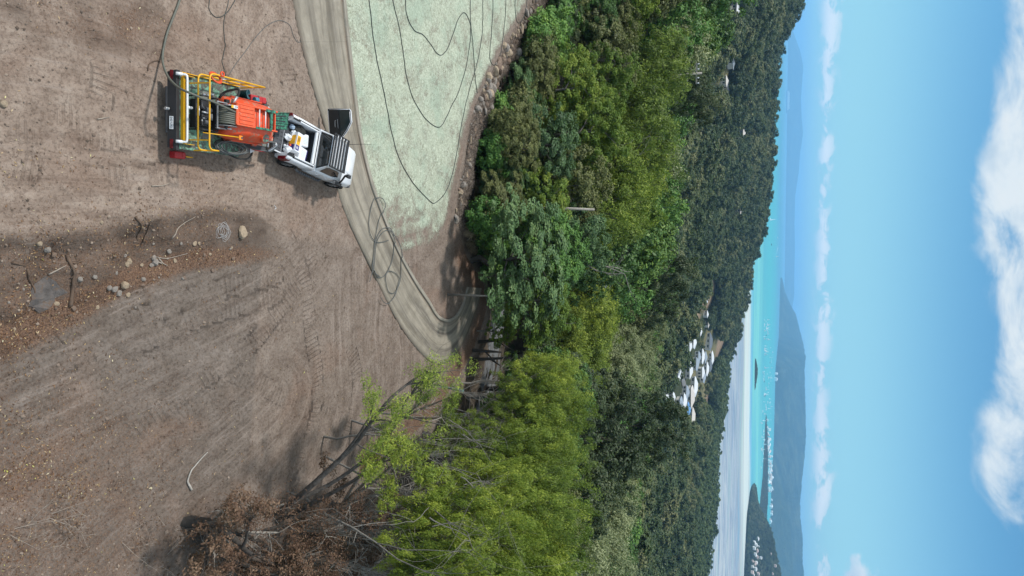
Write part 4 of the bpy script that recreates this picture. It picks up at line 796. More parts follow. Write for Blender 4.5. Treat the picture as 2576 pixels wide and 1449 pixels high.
# --- far forest over the hills: trees past counting, as one object
def pick_pts():
    rng = np.random.default_rng(77); P = []
    n = 48000; a = np.radians(rng.uniform(-33, 33, n)); r = np.sqrt(rng.uniform(128 ** 2, 1290 ** 2, n)); x = r * np.sin(a); y = r * np.cos(a); z = zt(x, y, False)
    ok = z > -79.4
    ok &= ~((z < -62) & (r < 950) & (np.degrees(a) > 30))
    for (cx_, cy_, rad, kd) in CLEAR: L_ = math.hypot(cx_, cy_); al_ = ((x - cx_) * cx_ + (y - cy_) * cy_) / L_; ac_ = ((x - cx_) * cy_ - (y - cy_) * cx_) / L_; ok &= np.hypot(ac_, np.where(al_ < 0, al_ * .36, al_ * .6)) + 7 * fbm(x / 15, y / 15, 4, 2) > rad * .92
    ok &= segdist(vroad, x, y) > 7
    sc = 0.5 + 0.95 * rng.random(n) ** 1.4 + .12 * (1 - 0.42 * sstep(z, -66, -77)); sc *= np.where(r < 260, 0.95, 1)
    for (hx, hy, w) in HOUSES:
        L = math.hypot(hx, hy); ux, uy = hx / L, hy / L; al = (x - hx) * ux + (y - hy) * uy; ac = np.abs((x - hx) * uy - (y - hy) * ux)
        ok &= ~((ac < w * .5 + 3) & (al < w * .5 + 3) & (al > -14 - w)); m = (ac < w * .55 + 4) & (al <= -14 - w) & (al > -110); sc = np.where(m, sc * 0.30, sc)
    for (tx, ty, tr_) in TREES:
        if math.hypot(tx, ty) > 118: ok &= np.hypot(x - tx, y - ty) > tr_
    x, y, z, sc = x[ok], y[ok], z[ok], sc[ok]
    # thin to about one tree per 5.5 m
    cell = {}; keep = []; sc = sc * np.where(np.hypot(x, y) > 400, 1.22, 1.0)
    for i in range(len(x)):
        c = 5.2 + 1.2 * (sc[i] > .8); g_ = 5.4 if x[i] * x[i] + y[i] * y[i] < 160000 else 6.9; key = (g_, int(x[i] // g_), int(y[i] // g_))
        if key in cell: continue
        cell[key] = 1; keep.append(i)
    return x[keep], y[keep], z[keep], sc[keep]
fx, fy, fz, fs = pick_pts()
def mesh_surface_pts(o, n, lo, seed):
    rng = np.random.default_rng(seed); me = o.data; co = np.zeros(len(me.vertices) * 3); me.vertices.foreach_get('co', co); co = co.reshape(-1, 3)
    fc = np.zeros(len(me.polygons) * 4, int); me.polygons.foreach_get('vertices', fc); fc = fc.reshape(-1, 4); q = co[fc]
    ar = np.linalg.norm(np.cross(q[:, 2] - q[:, 0], q[:, 3] - q[:, 1]), axis=1); i = rng.choice(len(fc), n, p=ar / ar.sum()); u, v = rng.random((2, n, 1))
    p = (q[i, 0] * (1 - u) + q[i, 1] * u) * (1 - v) + (q[i, 3] * (1 - u) + q[i, 2] * u) * v
    return p[p[:, 2] > lo]
hp = mesh_surface_pts(head, 5200, SEA_Z + .3, 4); ip = mesh_surface_pts(islet, 420, SEA_Z + .5, 5); sp_ = mesh_surface_pts(spit, 700, SEA_Z + 1.0, 6)
protoc = bpy.data.collections.new('far_tree_kinds')
for k in ('f_a', 'f_b', 'f_c'):
    tm_, cm_, h0, r0 = PROTO[k]; po = bpy.data.objects.new('far_tree', cm_); protoc.objects.link(po)
def scatter_stuff(name, X, Y, Z, S, coll, seed=1):
    me = bpy.data.meshes.new(name); me.vertices.add(len(X)); me.vertices.foreach_set('co', np.stack([X, Y, Z], 1).astype(np.float32).ravel())
    at = me.attributes.new('sz', 'FLOAT', 'POINT'); at.data.foreach_set('value', np.asarray(S, np.float32))
    o = link(name, me); ng = bpy.data.node_groups.new(name + '_nodes', 'GeometryNodeTree')
    ng.interface.new_socket('Geometry', in_out='INPUT', socket_type='NodeSocketGeometry'); ng.interface.new_socket('Geometry', in_out='OUTPUT', socket_type='NodeSocketGeometry')
    N = ng.nodes; L = ng.links; gi = N.new('NodeGroupInput'); go = N.new('NodeGroupOutput'); ci = N.new('GeometryNodeCollectionInfo'); ci.inputs['Collection'].default_value = coll; ci.inputs['Separate Children'].default_value = True; ci.inputs['Reset Children'].default_value = True
    ip_ = N.new('GeometryNodeInstanceOnPoints'); ip_.inputs['Pick Instance'].default_value = True
    rv = N.new('FunctionNodeRandomValue'); rv.data_type = 'FLOAT_VECTOR'; rv.inputs[0].default_value = (-0.08, -0.08, 0); rv.inputs[1].default_value = (0.08, 0.08, 6.28); rv.inputs['Seed'].default_value = seed
    ri = N.new('FunctionNodeRandomValue'); ri.data_type = 'INT'
    for s in ri.inputs:
        if s.enabled and s.name == 'Min': s.default_value = 0
        if s.enabled and s.name == 'Max': s.default_value = len(coll.objects) - 1
    na = N.new('GeometryNodeInputNamedAttribute'); na.data_type = 'FLOAT'; na.inputs['Name'].default_value = 'sz'
    L.new(gi.outputs[0], ip_.inputs['Points']); L.new(ci.outputs[0], ip_.inputs['Instance']); L.new(rv.outputs[0], ip_.inputs['Rotation'])
    L.new([s for s in ri.outputs if s.enabled][0], ip_.inputs['Instance Index']); L.new(na.outputs[0], ip_.inputs['Scale']); L.new(ip_.outputs[0], go.inputs[0])
    md = o.modifiers.new('scatter', 'NODES'); md.node_group = ng; o['kind'] = 'stuff'; return o
mang = fz < -69.5
protom = bpy.data.collections.new('mangrove_kinds'); protom.objects.link(bpy.data.objects.new('mangrove', PROTO['f_m'][1]))
scatter_stuff('mangrove_belt', fx[mang], fy[mang], fz[mang] - .4, fs[mang] * 1.3, protom, 3)
fx, fy, fz, fs = fx[~mang], fy[~mang], fz[~mang], fs[~mang]
scatter_stuff('far_forest', np.concatenate([fx, hp[:, 0], ip[:, 0], sp_[:, 0]]), np.concatenate([fy, hp[:, 1], ip[:, 1], sp_[:, 1]]), np.concatenate([fz - .6, hp[:, 2] - 1, ip[:, 2] - 1, sp_[:, 2] - 2]),
              np.concatenate([fs, np.full(len(hp), .95), np.full(len(ip), .28), np.full(len(sp_), .5)]), protoc)
# --- town, marina and headland houses far off (each a few pixels)
rng = np.random.default_rng(31)
WHITE_B = plain('far_building_white', (0.80, 0.80, 0.78), 0.7, var=0.12, scale=0.05); PINK_B = plain('far_building_pink', (0.68, 0.52, 0.46), 0.7, var=0.12, scale=0.05)
fb = []
for i, m_ in enumerate((WHITE_B, PINK_B, WHITE_B)):
    b = MB(); b.box((0, 0, 2), (10, 7, 8)); b.add([(-5.6, -4, 6), (5.6, -4, 6), (5.6, 4, 6), (-5.6, 4, 6), (-2, 0, 8.2), (2, 0, 8.2)], [(0, 1, 5, 4), (2, 3, 4, 5), (1, 2, 5), (3, 0, 4), (3, 2, 1, 0)]); me = b.mesh('town_building'); me.materials.append(m_); fb.append(me)
def far_b(px, py, r, label, group, s, zmin=SEA_Z + 1):
    p = at_range(px - 3.5, py, sea_r(px - 3.5, py)); p[2] += 1.2; o = link('town_building', fb[rng.integers(3)]); o.location = (p[0], p[1], max(p[2], zmin)); o.rotation_euler = (0, 0, rng.uniform(-.6, .6)); o.scale = (s, s, s * rng.uniform(.7, 1.3)); tag(o, label, 'building', group)
for i in range(74):
    t = rng.beta(1.4, 1.2); py = 1068 + t * 170; px = 1932 + rng.uniform(-2, 5) + (rng.uniform(0, 8) if t > .45 else 0); far_b(px, py, np.interp(py, [1060, 1240], [2780, 2450]), 'small white building on the marina spit', 'buildings on the marina spit', rng.uniform(.9, 1.8))
for i in range(54):
    t = rng.random(); py = 1180 + t * 140; px = 1946 + rng.uniform(-6, 7) - t * 2; far_b(px, py, rng.uniform(2600, 2850), 'small pale building of the town behind the marina', 'town buildings behind the marina', rng.uniform(1.1, 2.0))
for i in range(26):
    py = rng.choice([rng.uniform(935, 960), rng.uniform(1040, 1130), rng.uniform(1195, 1260)]); px = 1953 + rng.uniform(-2, 5); far_b(px, py, 3900, 'tiny pale house at the foot of the blue mountain', 'houses at the foot of the mountain', rng.uniform(1.3, 2.6))
def on_mesh(px, py, r0, r1):
    return None
HD = [(1893, 1362), (1897, 1368), (1893, 1376), (1899, 1382), (1895, 1392), (1900, 1398), (1890, 1408), (1894, 1414), (1889, 1422), (1896, 1428), (1888, 1436), (1892, 1443), (1901, 1352), (1904, 1372), (1903, 1440), (1910, 1400), (1935, 1390), (1946, 1420), (1939, 1440), (1899, 1412)]
dg = bpy.context.evaluated_depsgraph_get()
def ray_obj(o, px, py):
    from mathutils.bvhtree import BVHTree
    if o.name not in BV:
        me = o.data; BV[o.name] = BVHTree.FromPolygons([v.co for v in me.vertices], [tuple(p.vertices) for p in me.polygons])
    return BV[o.name].ray_cast(Vector((0, 0, CH)), Vector(ray(px, py)).normalized())[0]
BV = {}
for (px, py) in HD:
    h = ray_obj(head, px, py)
    if h is None: continue
    o = link('headland_house', fb[rng.integers(3)]); o.location = h + Vector((0, -8, 2.5)); s = rng.uniform(.5, .9); o.scale = (s * 1.2, s, s); o.rotation_euler = (0, 0, rng.uniform(-.5, .5)); tag(o, 'pale house on the wooded headland at the right', 'house', 'houses on the headland')
# --- boats
HULL = plain('boat_hull', (0.78, 0.79, 0.80), 0.4, var=0.04); DARKB = plain('boat_dark', (0.05, 0.07, 0.10), 0.5)
def boat_mesh(mat, mast):
    b = MB(); secs = []
    for yv, w in ((-5, 1.3), (-3, 1.7), (1, 1.7), (4, 0.9), (6, 0.08)): secs.append([(-w, yv, 1.2), (-w * .6, yv, -.3), (w * .6, yv, -.3), (w, yv, 1.2)])
    b.loft(secs); b.box((0, -1, 1.8), (2.2, 4.5, 1.3), taper=.8)
    if mast: b.cyl((0, .5, 1), (0, .5, 14), .16, 5); b.add([(0, .3, 2.5), (0, -4.2, 2.7), (0, .3, 13), (.12, .3, 2.5), (.12, -4.2, 2.7), (.12, .3, 13)], [(0, 1, 2), (5, 4, 3), (0, 3, 4, 1), (1, 4, 5, 2), (2, 5, 3, 0)])
    me = b.mesh('boat'); me.materials.append(mat); return me
bm_ = [boat_mesh(HULL, True), boat_mesh(HULL, False), boat_mesh(DARKB, False)]
def boat(px, py, kind, label, group=None, s=1.0):
    d = ray(px, py); t = (SEA_Z - CH) / d[2]; o = link('boat', bm_[kind]); o.location = (d[0] * t, d[1] * t, SEA_Z); o.rotation_euler = (0, 0, rng.uniform(0, 6.28)); o.scale = (s, s, s); tag(o, label, 'boat', group)
boat(1937, 552, 0, 'white sailing boat alone on the open turquoise water', None, 2.2); boat(1940, 615, 2, 'dark launch below the lone white sailing boat', None, 1.6); boat(1956, 598, 1, 'small white boat far out near the horizon haze', None, 2); boat(1952, 645, 0, 'white yacht at the end of a thin wake, far out', None, 1.6)
boat(1943, 886, 1, 'white speedboat drawing a wake off the mountain', None, 2.0); boat(1938, 875, 1, 'white launch just left of the speedboat and its wake', None, 1.6)
for i in range(95):
    py = rng.choice([rng.uniform(800, 900), rng.uniform(900, 1060), rng.uniform(900, 1060), rng.uniform(1060, 1180)]); px = (rng.uniform(1918, 1940) if py < 1060 else rng.uniform(1912, 1924)) if py > 880 else rng.uniform(1921, 1932); boat(px, py, rng.choice([0, 1, 1, 2], p=[.4, .3, .2, .1]), 'small boat moored off the marina', 'boats moored off the marina', rng.uniform(.8, 1.5))
WAKE = plain('wake_foam', (0.75, 0.86, 0.88), 0.7)
for (x0, y0, x1, y1, lab) in ((1943, 886, 1940, 915, 'white wake behind the speedboat'), (1947, 928, 1946, 990, 'long thin white wake along the mountain shore'), (1951, 645, 1957, 622, 'short thin wake of a far yacht')):
    P = []
    for px, py in ((x0, y0), (x1, y1)): d = ray(px, py); t = (SEA_Z - CH) / d[2]; P.append(Vector((d[0] * t, d[1] * t, SEA_Z + .25)))
    u = (P[1] - P[0]).normalized(); w = Vector((-u.y, u.x, 0)) * 5; tag(MB().add([P[0], P[1] - w, P[1] - w + Vector((0, 0, -.2)), P[1] + w, P[0] + u * .1], [(0, 1, 3)]).build('wake', WAKE), lab, 'wake')
# cruise ship
d = ray(1977.5, 256); t = (SEA_Z - CH) / d[2]; sx, sy = d[0] * t, d[1] * t; L = 53 / FP * sy * cos(PITCH) * 1.07; k = L / 300
cs = empty('cruise_ship', (sx, sy, SEA_Z), 0.04, 'large white cruise ship lying off the coast near the horizon', 'ship'); cs.scale = (k, k, k)
b = MB(); secs = []
for xv, w, h in ((-150, 14, 16), (-120, 18, 16), (90, 18, 16), (125, 11, 18), (150, 1, 21)): secs.append([(xv, -w, h), (xv, -w * .8, -4), (xv, w * .8, -4), (xv, w, h)])
b.loft(secs, smooth=False).build('hull', plain('ship_hull', (0.30, 0.40, 0.55), .5), cs)
for i, (x0, x1, z0, z1, w) in enumerate(((-138, 112, 16, 26, 34), (-130, 100, 26.02, 36, 32), (-110, 88, 36.02, 42, 28))): MB().box(((x0 + x1) / 2, 0, (z0 + z1) / 2), (x1 - x0, w, z1 - z0)).build('deck', plain('ship_deck', (0.9, 0.9, 0.9), .5), cs)
MB().box((-95, 0, 50), (16, 10, 16), taper=.8).build('funnel', plain('ship_funnel', (0.12, 0.22, 0.42), .5), cs); MB().box((95, 0, 46), (10, 26, 8)).build('bridge', HULL, cs); MB().cyl((60, 0, 40), (60, 0, 60), 1.2, 6).build('mast', HULL, cs)
# ------------------------------------------------------------------ vehicles
M = {
 'black': plain('black_steel', (0.018, 0.018, 0.020), 0.55, var=0.25, scale=5), 'rubber': plain('rubber', (0.022, 0.022, 0.022), 0.85, var=0.2), 'dgrey': plain('dark_grey_plastic', (0.060, 0.064, 0.072), 0.6, var=0.15),
 'deck': plain('splattered_deck', (0.085, 0.085, 0.075), 0.75, var=0.3, scale=8, dirt=(0.16, 0.36, 0.25, 1), dirt_amt=0.62, dirt_scale=7.0, bump=0.01),
 'deck2': plain('grey_plate', (0.17, 0.17, 0.155), 0.7, var=0.25, scale=6, dirt=(0.22, 0.38, 0.28, 1), dirt_amt=0.3, dirt_scale=8.0),
 'yellow': plain('safety_yellow', (0.80, 0.42, 0.012), 0.45, var=0.05), 'orange': plain('tank_orange', (0.70, 0.075, 0.018), 0.42, var=0.1, scale=4, dirt=(0.34, 0.25, 0.18, 1), dirt_amt=0.42, dirt_scale=5.0),
 'orange2': plain('lid_orange', (0.72, 0.10, 0.03), 0.5, var=0.1, scale=6, dirt=(0.42, 0.25, 0.17, 1), dirt_amt=0.3, dirt_scale=8.0),
 'green': plain('green_splatter', (0.012, 0.050, 0.035), 0.7, var=0.4, scale=12, dirt=(0.05, 0.24, 0.15, 1), dirt_amt=0.75, dirt_scale=8.0, bump=0.02),
 'pvc': plain('white_pvc', (0.72, 0.74, 0.76), 0.4, var=0.06), 'steel': plain('galvanised', (0.45, 0.46, 0.47), 0.4, 0.6, var=0.15), 'alu': plain('aluminium', (0.36, 0.37, 0.38), 0.45, 0.5, var=0.12),
 'hose': plain('reel_hose', (0.115, 0.118, 0.095), 0.6, var=0.15, scale=14), 'hose2': plain('dark_hose', (0.040, 0.050, 0.046), 0.6, var=0.2, scale=5), 'hose3': plain('grey_hose', (0.10, 0.108, 0.105), 0.6, var=0.2, scale=5),
 'red': plain('red_plastic', (0.42, 0.018, 0.022), 0.45, var=0.1), 'redl': plain('red_lens', (0.13, 0.006, 0.010), 0.25, var=0.1), 'orangehose': plain('orange_hose', (0.62, 0.075, 0.02), 0.5), 'teal': plain('teal_plastic', (0.015, 0.085, 0.11), 0.5, var=0.2),
 'white': plain('white_paint', (0.74, 0.76, 0.79), 0.32, var=0.05, scale=2.5, coat=0.5, dirt=(0.60, 0.57, 0.53, 1), dirt_amt=0.12, dirt_scale=3.0), 'glass': plain('dark_glass', (0.012, 0.014, 0.014), 0.06, var=0.05, coat=0.5), 'trim': plain('door_trim', (0.020, 0.021, 0.022), 0.6, var=0.2), 'liner': plain('tub_liner', (0.045, 0.050, 0.060), 0.7, var=0.15),
 'chrome': plain('chrome', (0.6, 0.6, 0.6), 0.2, 1.0), 'print': plain('ink_black', (0.01, 0.01, 0.012), 0.6, var=0), 'bag': plain('white_bag', (0.74, 0.77, 0.80), 0.45, var=0.05), 'box': plain('white_carton', (0.72, 0.75, 0.79), 0.7, var=0.03), 'boxy': plain('carton_yellow', (0.75, 0.38, 0.01), 0.6), 'boxb': plain('carton_purple', (0.035, 0.02, 0.16), 0.6),
 'lens': plain('clear_lens', (0.6, 0.6, 0.62), 0.3), 'blue': plain('light_blue', (0.40, 0.52, 0.66), 0.5), 'cloth': plain('dark_cloth', (0.025, 0.026, 0.024), 0.9, var=0.4, scale=12), 'step': plain('step_grey', (0.10, 0.105, 0.115), 0.6)}
def framed(name, ox, oy, yaw, label, cat):
    n = Vector((SLOPE, 0, 1)).normalized(); f = Vector((sin(yaw), cos(yaw), 0)); f = (f - n * f.dot(n)).normalized(); r = f.cross(n)
    e = empty(name, (0, 0, 0), 0, label, cat); mw = Matrix(((r.x, f.x, n.x, ox), (r.y, f.y, n.y, oy), (r.z, f.z, n.z, float(plane_z(ox)) ), (0, 0, 0, 1))); e.matrix_world = mw
    return e, mw
def flat_text(s, size, mat, parent, loc, rot, name='lettering'):
    c = bpy.data.curves.new(name, 'FONT'); c.body = s; c.size = size; c.align_x = 'CENTER'; c.align_y = 'CENTER'; c.extrude = 0.0015; c.resolution_u = 2
    t = bpy.data.objects.new('tmp', c); COL.objects.link(t); bpy.context.view_layer.update(); me = bpy.data.meshes.new_from_object(t.evaluated_get(bpy.context.evaluated_depsgraph_get())); bpy.data.objects.remove(t)
    me.materials.clear(); o = link(name, me, mat, parent); o.location = loc; o.rotation_euler = rot; return o
def wheel(parent, x, y, r, w, side):
    b = MB(); n = 28; secs = []
    for (xx, rr) in ((-w / 2, r * .72), (-w / 2, r * .93), (-w * .38, r), (w * .38, r), (w / 2, r * .93), (w / 2, r * .72)): secs.append([(xx + x, y + rr * cos(2 * pi * i / n), r + rr * sin(2 * pi * i / n)) for i in range(n)])
    t = b.loft(secs, cap=False).build('wheel', M['rubber'], parent); rb = MB(); xo = x + side * w * .38; rb.cyl((x - w * .3, y, r), (x + w * .3, y, r), r * .70, 24)
    for k in range(6): a = k * pi / 3; rb.box((xo, y + cos(a) * r * .38, r + sin(a) * r * .38), (.03, r * .16, r * .16))
    rb.build('rim', M['steel'], t)
def arc_path(pts, rad, seg=5):
    """polyline with rounded corners"""
    P = [Vector(p) for p in pts]; out = [P[0]]
    for i in range(1, len(P) - 1):
        a = (P[i - 1] - P[i]); b = (P[i + 1] - P[i]); d = min(rad, a.length * .45, b.length * .45); s = P[i] + a.normalized() * d; e = P[i] + b.normalized() * d
        for k in range(seg + 1): t = k / seg; out.append(s.lerp(P[i], t).lerp(P[i].lerp(e, t), t))
    out.append(P[-1]); return out
# --- the spray trailer
TR, TM = framed('spray_trailer', -5.75, 16.7, radians(-5), 'hydroseeding trailer with orange tank, hose reel and yellow safety rails, hitched behind the white ute', 'trailer')
b = MB()
for s in (-.5, .5): b.box((s, 2.05, .50), (.1, 4.15, .14))
for y in (.15, 1.1, 2.1, 3.1, 4.05): b.box((0, y, .495), (1.0, .08, .10))
for s in (-1, 1): b.tube([(s * .5, 4.0, .5), (0, 4.85, .5)], .045, 6)
b.box((0, 4.93, .52), (.09, .26, .09)); b.build('chassis', M['black'], TR)
MB().tube([(.22, 4.35, .75), (.22, 4.35, .2)], .03, 8).cyl((.18, 4.35, .1), (.26, 4.35, .1), .1, 12).build('jockey_wheel', M['steel'], TR)
MB().box((0, 1.32, .735), (2.5, 2.6, .05)).build('deck', M['deck'], TR, bevel=.01)
MB().box((0, 3.36, .725), (1.5, 1.46, .04)).build('front_deck', M['deck2'], TR, bevel=.008)
for s in (-1, 1):
    pl = MB(); pl.box((s * .62, 1.2, .762), (.34 if s > 0 else .42, .5, .006)); pl.build('plate', M['deck2'], TR)
    g = MB(); secs = []
    for k in range(9): a = pi * k / 8; secs.append([(s * .98, 1.95 - .82 * cos(a), .56 + .15 * sin(a)), (s * 1.26, 1.95 - .82 * cos(a), .56 + .15 * sin(a)), (s * 1.26, 1.95 - .80 * cos(a), .53 + .15 * sin(a)), (s * .98, 1.95 - .80 * cos(a), .53 + .15 * sin(a))])
    g.loft(secs, smooth=False).build('mudguard', M['deck'], TR)
    for y in (1.55, 2.35): wheel(TR, s * 1.10, y, .33, .2, s)
bp_ = MB(); bp_.add([(-1.30, -.10, .74), (1.30, -.10, .74), (1.22, -.20, .44), (-1.22, -.20, .44), (-1.30, .04, .74), (1.30, .04, .74), (1.22, -.06, .44), (-1.22, -.06, .44)], [(3, 2, 1, 0), (4, 5, 6, 7), (0, 1, 5, 4), (2, 3, 7, 6), (1, 2, 6, 5), (3, 0, 4, 7)]); bp_.build('rear_panel', M['black'], TR, bevel=.01)
MB().box((0, -.17, .40), (1.5, .08, .08)).build('step_bar', M['dgrey'], TR, bevel=.01)
rx = radians(90) - atan(.10 / .30)
for x in (-1.13, 1.10): MB().box((0, 0, 0), (.30, .11, .02)).build('tail_light', M['redl'], TR, bevel=.006).matrix_local = Matrix.Translation((x, -.16, .59)) @ Matrix.Rotation(rx, 4, 'X')
pm = Matrix.Translation((.42, -.168, .59)) @ Matrix.Rotation(rx, 4, 'X')
npl = MB().box((0, 0, 0), (.42, .135, .012)).build('number_plate', M['pvc'], TR, bevel=.004); npl.matrix_local = pm; tx = flat_text('543\u00b7UX1', .115, M['print'], npl, (0, 0, .008), (0, 0, 0)); tx.scale = (.92, 1, 1)
MB().tube([(-.02, -.22, .52), (-.02, -.36, .54)], .05, 10).tube([(-.02, -.30, .44), (-.02, -.30, .64)], .035, 8).build('valve', M['steel'], TR)
tb_ = MB(); tb_.prism([(-1.16, .5), (-1.16, .14), (-1.06, .05), (.98, .05), (1.08, .14), (1.08, .5), (1.065, .5), (1.065, .15), (.97, .065), (-1.05, .065), (-1.145, .15), (-1.145, .5)][::-1], lambda p: (p[0], p[1], .762), lambda p: (p[0], p[1], .90)); tb_.build('toe_board', M['yellow'], TR)
MB().box((-.03, .085, .905), (2.0, .10, .02)).build('toe_board', M['yellow'], TR)
pp = MB(); pp.tube(arc_path([(-1.16, -.1, .80), (-1.16, .1, .98), (-1.02, .1, 1.0), (.88, .1, 1.0), (1.02, .1, .98), (1.02, -.1, .80)], .06), .038, 8); pp.tube([(-1.16, -.16, .78), (-1.16, .0, .9)], .055, 8).tube([(1.02, -.16, .78), (1.02, .0, .9)], .055, 8).tube([(-.12, .1, 1.0), (-.12, .3, .98)], .05, 8); pp.build('spray_bar', M['pvc'], TR)
RX0, RX1, RY = -1.22, 1.24, .22
for zz, nm in ((1.35, 'mid_rail'), (1.85, 'top_rail')):
    MB().tube(arc_path([(RX0, 2.72, zz), (RX0, RY, zz), (RX1, RY, zz), (RX1, .62, zz)], .2), .027, 8).build(nm, M['yellow'], TR)
for (x, y) in ((-.91, RY), (.93, RY), (RX0, .75), (RX0, 1.4), (RX0, 2.05), (RX0, 2.70), (RX1, .60)): MB().box((x, y, 1.30), (.042, .042, 1.1)).build('post', M['yellow'], TR)
MB().box((-1.235, 1.3, .80), (.02, 2.55, .09)).build('side_rail', M['yellow'], TR)
# engine and pump in a black roll frame
en = empty('engine'); en.parent = TR; en.location = (0, 0, 0)
MB().box((.02, .72, .92), (.95, .62, .30)).box((.22, .66, 1.16), (.42, .42, .24)).box((-.28, .66, 1.12), (.34, .36, .2)).build('engine_block', M['black'], TR, bevel=.03)
bpy.data.objects.remove(en)
e2 = MB()
for x in (-.54, .56): e2.tube(arc_path([(x, .36, .77), (x, .36, 1.38), (x, 1.02, 1.38), (x, 1.02, .77)], .12), .025, 6)
e2.tube(arc_path([(-.54, 1.02, 1.38), (.56, 1.02, 1.38)], .1), .025, 6).tube([(-.54, .36, 1.1), (.56, .36, 1.1)], .02, 6).build('roll_frame', M['black'], TR)
MB().box((.02, 1.0, 1.25), (.98, .10, .34)).build('fuel_tank', M['black'], TR, bevel=.05)
MB().cyl((-.10, .55, 1.30), (-.10, .78, 1.30), .10, 12).tube([(-.32, .50, 1.22), (-.2, .42, 1.3), (-.10, .6, 1.28)], .035, 8).build('air_cleaner', M['dgrey'], TR); MB().cyl((.30, .50, 1.3), (.30, .72, 1.3), .08, 12).build('muffler', M['dgrey'], TR)
MB().tube([(-.02, .42, 1.30), (.0, .62, 1.36)], .03, 8).box((.10, .80, 1.30), (.22, .14, .02)).tube([(-.2, .38, 1.22), (.12, .38, 1.22)], .022, 6).tube([(.18, .45, 1.31), (.18, .60, 1.31)], .018, 6).box((.26, .44, 1.29), (.06, .04, .03)).build('fittings', M['steel'], TR)
MB().tube([(-.60, .45, 1.18), (-.60, .62, 1.22), (-.58, .78, 1.2), (-.6, .95, 1.2)], .045, 8).tube([(-.60, .50, 1.18), (-.60, .50, 1.32)], .03, 6).tube([(-.6, .66, 1.2), (-.6, .66, 1.34)], .03, 6).tube([(-.6, .84, 1.2), (-.66, .86, 1.34)], .03, 6).build('manifold', M['chrome'], TR)
# orange tank: rounded hull with sloping shoulders, waist flange and skids
def tank_sec(y, w, zb, zt_, sh):
    pts = [(-w * .55, zb), (-w * .86, zb + .07), (-w, zb + .28), (-w * .99, zb + .48), (-w * sh - .03, zt_ - .10), (-w * sh * .8, zt_ - .02), (-w * .3, zt_), (w * .3, zt_), (w * sh * .8, zt_ - .02), (w * sh + .03, zt_ - .10), (w * .99, zb + .48), (w, zb + .28), (w * .86, zb + .07), (w * .55, zb)]
    return [(x, y, z) for x, z in pts]
tk = MB(); tk.loft([tank_sec(1.30, .60, .86, 1.40, .78), tank_sec(1.36, .70, .82, 1.52, .78), tank_sec(1.6, .75, .80, 1.72, .72), tank_sec(2.4, .76, .80, 1.80, .68), tank_sec(3.1, .75, .80, 1.76, .66), tank_sec(3.55, .70, .81, 1.55, .70), tank_sec(3.80, .60, .84, 1.30, .80), tank_sec(3.86, .50, .90, 1.2, .8)][::-1])
tk = tk.build('tank', M['orange'], TR, subd=1)
for x in (-.72, .74): MB().box((x, 1.95, .82), (.12, .22, .1)).box((x, 3.3, .82), (.12, .22, .1)).build('tank_foot', M['orange'], tk, bevel=.02)
MB().box((.76, 2.55, 1.16), (.04, 1.5, .10)).box((-.77, 2.55, 1.16), (.04, 1.5, .10)).build('flange', M['orange'], tk, bevel=.01)
HX0, HX1 = -.44, .26; hc = (HX0 + HX1) / 2; HT = 1.93
hb = MB()
for x in (HX0, HX1): hb.box((x, 2.32, 1.83), (.05, 1.98, .22))
hb.box((hc, 1.34, 1.80), (.70, .05, .24)).box((hc, 3.30, 1.72), (.70, .05, .22)).build('hatch_frame', M['orange2'], TR, bevel=.01)
ld = MB().box((hc, 1.76, HT - .02), (.66, .80, .03)).build('hatch_lid', M['orange2'], TR, bevel=.008)
for k in range(5): MB().box((HX0 + .09 + k * .13, 1.78, HT + .006), (.095, .66, .028)).build('rib', M['orange2'], ld, bevel=.008)
MB().box((hc, 2.72, 1.70), (.64, 1.08, .02)).build('hatch_well', M['black'], TR)
for y in (2.42, 2.72): MB().tube([(HX0 + .02, y, HT - .03), (HX1 - .02, y, HT - .03)], .022, 6).build('bar', M['pvc'], TR)
MB().box((hc, 3.02, 1.90), (.66, .12, .05)).box((HX0 + .02, 2.95, 1.93), (.10, .5, .03)).box((HX1, 2.6, 1.945), (.08, .8, .02)).build('splash', M['green'], TR, bevel=.01)
MB().box((hc + .05, 3.42, 1.66), (.40, .10, .03)).build('red_board', M['red'], TR)
fc = MB().cyl((.50, 3.02, 1.50), (.54, 3.02, 1.66), .17, 20).build('filler_neck', M['orange'], TR); MB().cyl((.54, 3.02, 1.655), (.545, 3.02, 1.675), .15, 20).build('cap', M['deck'], fc); MB().box((.55, 3.03, 1.69), (.02, .16, .03)).build('cap_handle', M['red'], fc)
MB().tube([(.66, .45, 1.32), (.66, 1.72, 1.62)], .018, 6).build('pole', M['yellow'], TR)
sq = MB().box((.67, 1.80, 1.64), (.16, .17, .06)).build('marker', plain('marker_orange', (.85, .25, .01), .5), TR, bevel=.03); MB().box((.67, 1.83, 1.675), (.07, .07, .01)).build('marker_face', M['dgrey'], sq)
MB().tube([(-.77, 4.08, .80), (.76, 4.08, .80)], .028, 8).build('front_bar', M['pvc'], TR); MB().box((-.82, 3.95, .70), (.26, .3, .02)).box((.80, 3.5, .70), (.2, 1.1, .02)).build('side_plate', M['dgrey'], TR)
MB().tube(arc_path([(.62, 3.2, 1.5), (.62, 3.65, 1.5), (.68, 4.22, 1.1), (.92, 4.22, .86), (.92, 3.4, .80), (.9, 2.5, .82)], .3, 8), .035, 8).build('return_pipe', M['hose3'], TR)
MB().tube([(.64, 3.8, 1.42), (.68, 4.08, 1.2), (.80, 4.14, .98), (.90, 4.02, .87)], .042, 8).build('pipe_sleeve', M['pvc'], TR)
MB().tube([(.93, 3.0, .86), (.97, 3.9, .84)], .012, 6).build('red_line', M['red'], TR)
